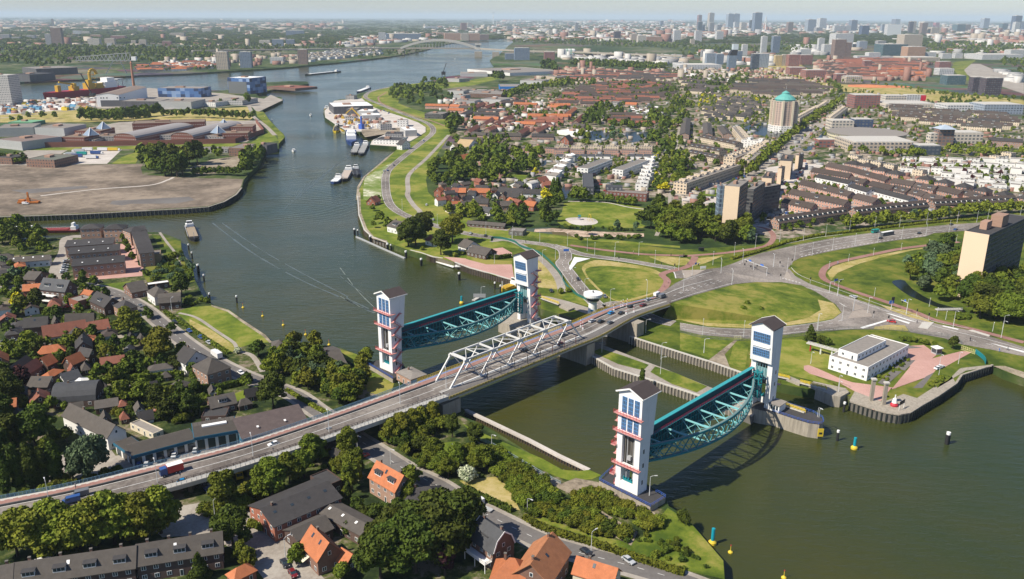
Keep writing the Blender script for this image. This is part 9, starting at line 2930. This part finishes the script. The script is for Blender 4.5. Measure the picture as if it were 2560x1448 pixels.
treeline('tree of the double poplar row, upper file','tree',('dark','mid'),'tall',17,'B 1720,465 2420,500',60,jit=3)
wood('dark wood tree beside the highway','tree',['dark'],RK,24,'B 1500,540 1600,540 1600,500 1500,480',14)
wood('park tree beyond the highway','tree',MD,RK,16,'B 1270,320 2541,370 2541,330 1900,300 1300,290',500)
wood('far park tree','tree',MD,RK,18,'B 1660,270 2000,280 2000,240 1660,240',70)
wood('far tree before the estate','tree',MD,RK,12,'C 0,560 500,560 500,620 300,700 0,690',110)
wood('tree of the northern wood','tree',MD,RK,17,'C 0,340 700,350 700,400 350,380 160,430 0,420',140)
wood('tree of the northern wood behind the towers','tree',MD,RK,17,'C 700,310 1020,330 1130,340 1130,380 720,385',80)
wood('tree of the eastern wood','tree',MD,RK,17,'C 1800,320 2541,330 2541,400 2230,405 1900,400 1800,370',340)
wood('tree beside the rail yard','tree',MD,RK,14,'C 2350,420 2541,440 2541,560 2380,490',40)
treeline('young tree in the row by the sports park','tree',('mid',),'tall',9,'C 640,560 1000,600 1400,620 1800,680 2200,740 2541,760',50,jit=8)
treeline('young tree in the row before the purple block','tree',('mid',),'tall',9,'M 1000,200 1800,260 2560,300',30,jit=6)
wood('tree beside the meadow canal','tree',MD,RK,11,'C 880,600 1060,600 1140,660 1100,740 1200,700 1160,620',24)
wood('tree above the terrace quarter','tree',MD,RK,9,'M 1200,290 1900,300 2000,370 1300,400',26)
# far bank
wood('tree of the great wood on the far bank','tree',MMD,RK,17,'A 0,340 500,350 1300,360 1600,380 1560,440 1300,460 1000,470 800,470 560,480 300,500 0,480',900)
wood('tree of the far wood right part','tree',MD,RK,15,'A 1300,320 1900,340 2541,340 2541,370 1900,400 1500,400',300)
wood('tree in the far suburb','tree',MD,RK,14,'A 0,230 2541,230 2541,340 1900,340 1250,350 0,350',420)
wood('shore tree on the far bank','tree',MD,RK,10,'A 980,500 1600,490 1600,520 1000,535',30)
wood('shore tree near the arch bridge','tree',MD,RK,12,'B 130,395 500,380 760,310 780,330 520,410 300,430 0,440',90)
wood('tree left of the arch bridge','tree',MD,RK,15,'B 0,180 700,230 770,290 320,320 0,320',170)
# north-west bank
treeline('poplar in the row behind the prison','tree',('dark','mid'),'tall',17,'A 600,892 900,885 1180,855',40,jit=2)
treeline('poplar in the right hand row behind the prison','tree',('dark','mid'),'tall',14,'A 1200,870 1480,868 1700,882 1880,892',26,jit=2)
treeline('poplar in the second row behind the prison','tree',('dark','mid'),'tall',17,'A 640,905 900,900 1100,885',30,jit=2)
tree('round tree on the dike meadow','tree','mid','round',11,'A 320,880 405,880 210,880 1080,860 90,910 150,910')
tree('round bushy tree at the lorry yard','tree','mid','round',20,'A 1050,1180 1160,1210')
wood('dark tree of the clump behind the sand field','tree',MD,RK,20,'A 1080,1230 1400,1190 1400,1290 1270,1310 1080,1280',18)
tree('tall dark poplar group in the clump','tree','dark','tall',24,'A 1270,1300 1310,1310 1350,1300 1460,1220')
tree('single tall dark poplar beside the blue hall','tree','dark','tall',24,'A 1832,780')
tree('dark round tree near the white office','tree','dark','round',10,'A 1630,775 1740,775')
wood('bank tree at the sand field corner','tree',MD,RK,14,'A 1780,1260 1850,1150 1920,1140 1930,1220 1800,1300',16)
treeline('low tree along the sand field edge','tree',('dark','mid'),'round',8,'A 1430,1300 1600,1290 1780,1300',14)
wood('tree behind the rubble yard','tree',['mid'],RK,9,'A 1500,1140 1640,1130 1640,1180 1500,1180',7)
wood('tree at the warehouses by the left edge','tree',MD,RK,8,'Q 0,1330 330,1340 340,1400 0,1400',14)
ES='o 1140,470 1170,290 1250,235 1400,215 1700,200 2090,215 2300,250 2560,300 2560,520 2200,545 1960,560 1900,600 1700,560 1640,480'
wood('small garden tree of the estates','tree',['mid','dark','lit','mid'],RK,5,ES,1500,sep=.2)
wood('small far garden tree','tree',MDL,RK,7,'o 1330,195 1700,170 1900,175 2100,215 1700,205 1400,215',260,sep=.2)
blockmass('garden_sheds','sheds, garages and garden houses between the estate rows',[(ES,1500,5,3,[(1,5),(2,6),(5,4),(1,4),(5,5),(2,5)]),('o 1330,195 1700,170 2050,175 2100,215 1700,205 1400,215',500,9,6,SUB),('o 1060,250 1420,250 1400,330 1180,330',250,8,5,[(2,3),(2,4),(1,6),(0,0)]),('S 250,330 1050,520 700,600 400,600',60,6,3,URB),('A 0,740 700,720 700,800 0,850',90,9,3,URB)],FM,8)
# make them
KN={}
TREES.sort(key=lambda t:-(t[3]**2)/(t[0]**2+t[1]**2))
nth={'tree':0,'shrub':0}
LIM={'tree':295,'shrub':295}
massV,massF,massM,nvv=[],[],[],0
ck=list(FOL)
for i,(x,y,z,h,kind,colr,label,cat,group)in enumerate(TREES):
 dist=hypot(x,y)
 var=i%4
 rot=random.uniform(0,6.28)
 if nth[cat]<LIM[cat]:
  nth[cat]+=1
  px_h=FPX*h/dist*.4
  lvl=0 if(px_h>26 and kind!='bush')else(1 if px_h>9 else 2)
  s_=h/10
  sx=s_*(1. if kind!='round' else random.uniform(.92,1.1))
  t=thing('tree' if cat=='tree' else 'shrub',label,cat,(x,y,z),rot,group)
  o=link('crown',crown_mesh(kind,lvl,var,colr),t);o.scale=(sx*random.uniform(.84,1.16),sx*random.uniform(.84,1.16),s_)
  if kind!='bush':
   o=link('trunk',trunk_mesh(kind),t);o.scale=(s_,s_,s_)
 else:
  lvl=2 if dist<900 else 3
  V,F,_=crown(kind,lvl,var)
  s_=h/10
  c,s=cos(rot),sin(rot)
  Q=np.stack([(V[:,0]*c-V[:,1]*s)*s_+x,(V[:,0]*s+V[:,1]*c)*s_+y,V[:,2]*s_+z],1)
  massV.append(Q);massF.append(F+nvv);massM.append(np.full(len(F),ck.index(colr)));nvv+=len(V)
if massV:
 o=link('trees_beyond',mesh_np('trees_beyond',np.concatenate(massV),np.concatenate(massF),[FOL[k]for k in ck],np.concatenate(massM)))
 tag(o,'mass of smaller and farther trees of the estates, woods and far banks',None,None,'stuff')
# far green belts out to the horizon: loose leaf clumps
r=np.random.default_rng(9)
V,F,_=crown('round',3,0)
Vs,Fs,n0=[],[],0
for poly,n,h in(('C 0,160 2541,160 2541,330 0,330',900,18),('B 0,150 2541,160 2541,300 0,290',900,18),('A 0,135 2541,130 2541,330 0,330',1500,20),('o 0,43 2560,54 2560,62 0,56',700,34)):
 P=px(poly)
 x0,x1=min(p[0]for p in P),max(p[0]for p in P);y0,y1=min(p[1]for p in P),max(p[1]for p in P)
 for _k in range(n):
  x,y=r.uniform(x0,x1),r.uniform(y0,y1)
  if not inside(x,y,P):continue
  g=G(x,y)
  if g.y>40000 or g.y<1500:continue
  wx=r.uniform(1,6)*(1+g.y/9000)
  Q=V*np.array([wx,1.5,1])*h/10*r.uniform(.6,1.2)+np.array([g.x,g.y,GZ])
  Vs.append(Q);Fs.append(F+n0);n0+=len(V)
o=link('far_tree_belts',mesh_np('far_tree_belts',np.concatenate(Vs),np.concatenate(Fs),[FOL['dark']]))
tag(o,'tree belts fading into the horizon',None,None,'stuff')
# haze
if HAZE_D>0:
 mb=MB();mb.box(-95000,95000,-500,95000,-2.5,330)
 m,t,b=nodes('haze_air')
 t.nodes.remove(b)
 pv=nn(t,'VolumePrincipled')
 pv.inputs['Color'].default_value=(.72,.86,1.,1)
 pv.inputs['Density'].default_value=HAZE_D
 pv.inputs['Anisotropy'].default_value=.0
 t.links.new(pv.outputs[0],t.nodes['Material Output'].inputs['Volume'])
 o=link('haze',mb.mesh('haze',m));o['kind']='stuff';o['label']='pale summer haze over the far land'
# make every label single out one thing
bpy.context.view_layer.update()
ORD=lambda n:f'{n}{"th" if 10 <= n % 100 <= 20 else {1: "st", 2: "nd", 3: "rd"}.get(n % 10, "th")}'
by={}
for o in COL.objects:
 if o.parent is None and o.get('label')and o.get('kind')is None:by.setdefault(o['label'],[]).append(o)
for lab,L_ in by.items():
 if len(L_)<2:continue
 L_.sort(key=lambda o:PR(o.matrix_world.translation)[0])
 base=' '.join(lab.split()[:12])
 n=len(L_)
 for i,o in enumerate(L_):
  if i<(n+1)//2:o['label']=f'{base}, {"leftmost" if i == 0 else ORD(i + 1) + " from left"}'
  else:o['label']=f'{base}, {"rightmost" if i == n - 1 else ORD(n - i) + " from right"}'
  if o.get('group')is None:o['group']=' '.join(lab.split()[:8])
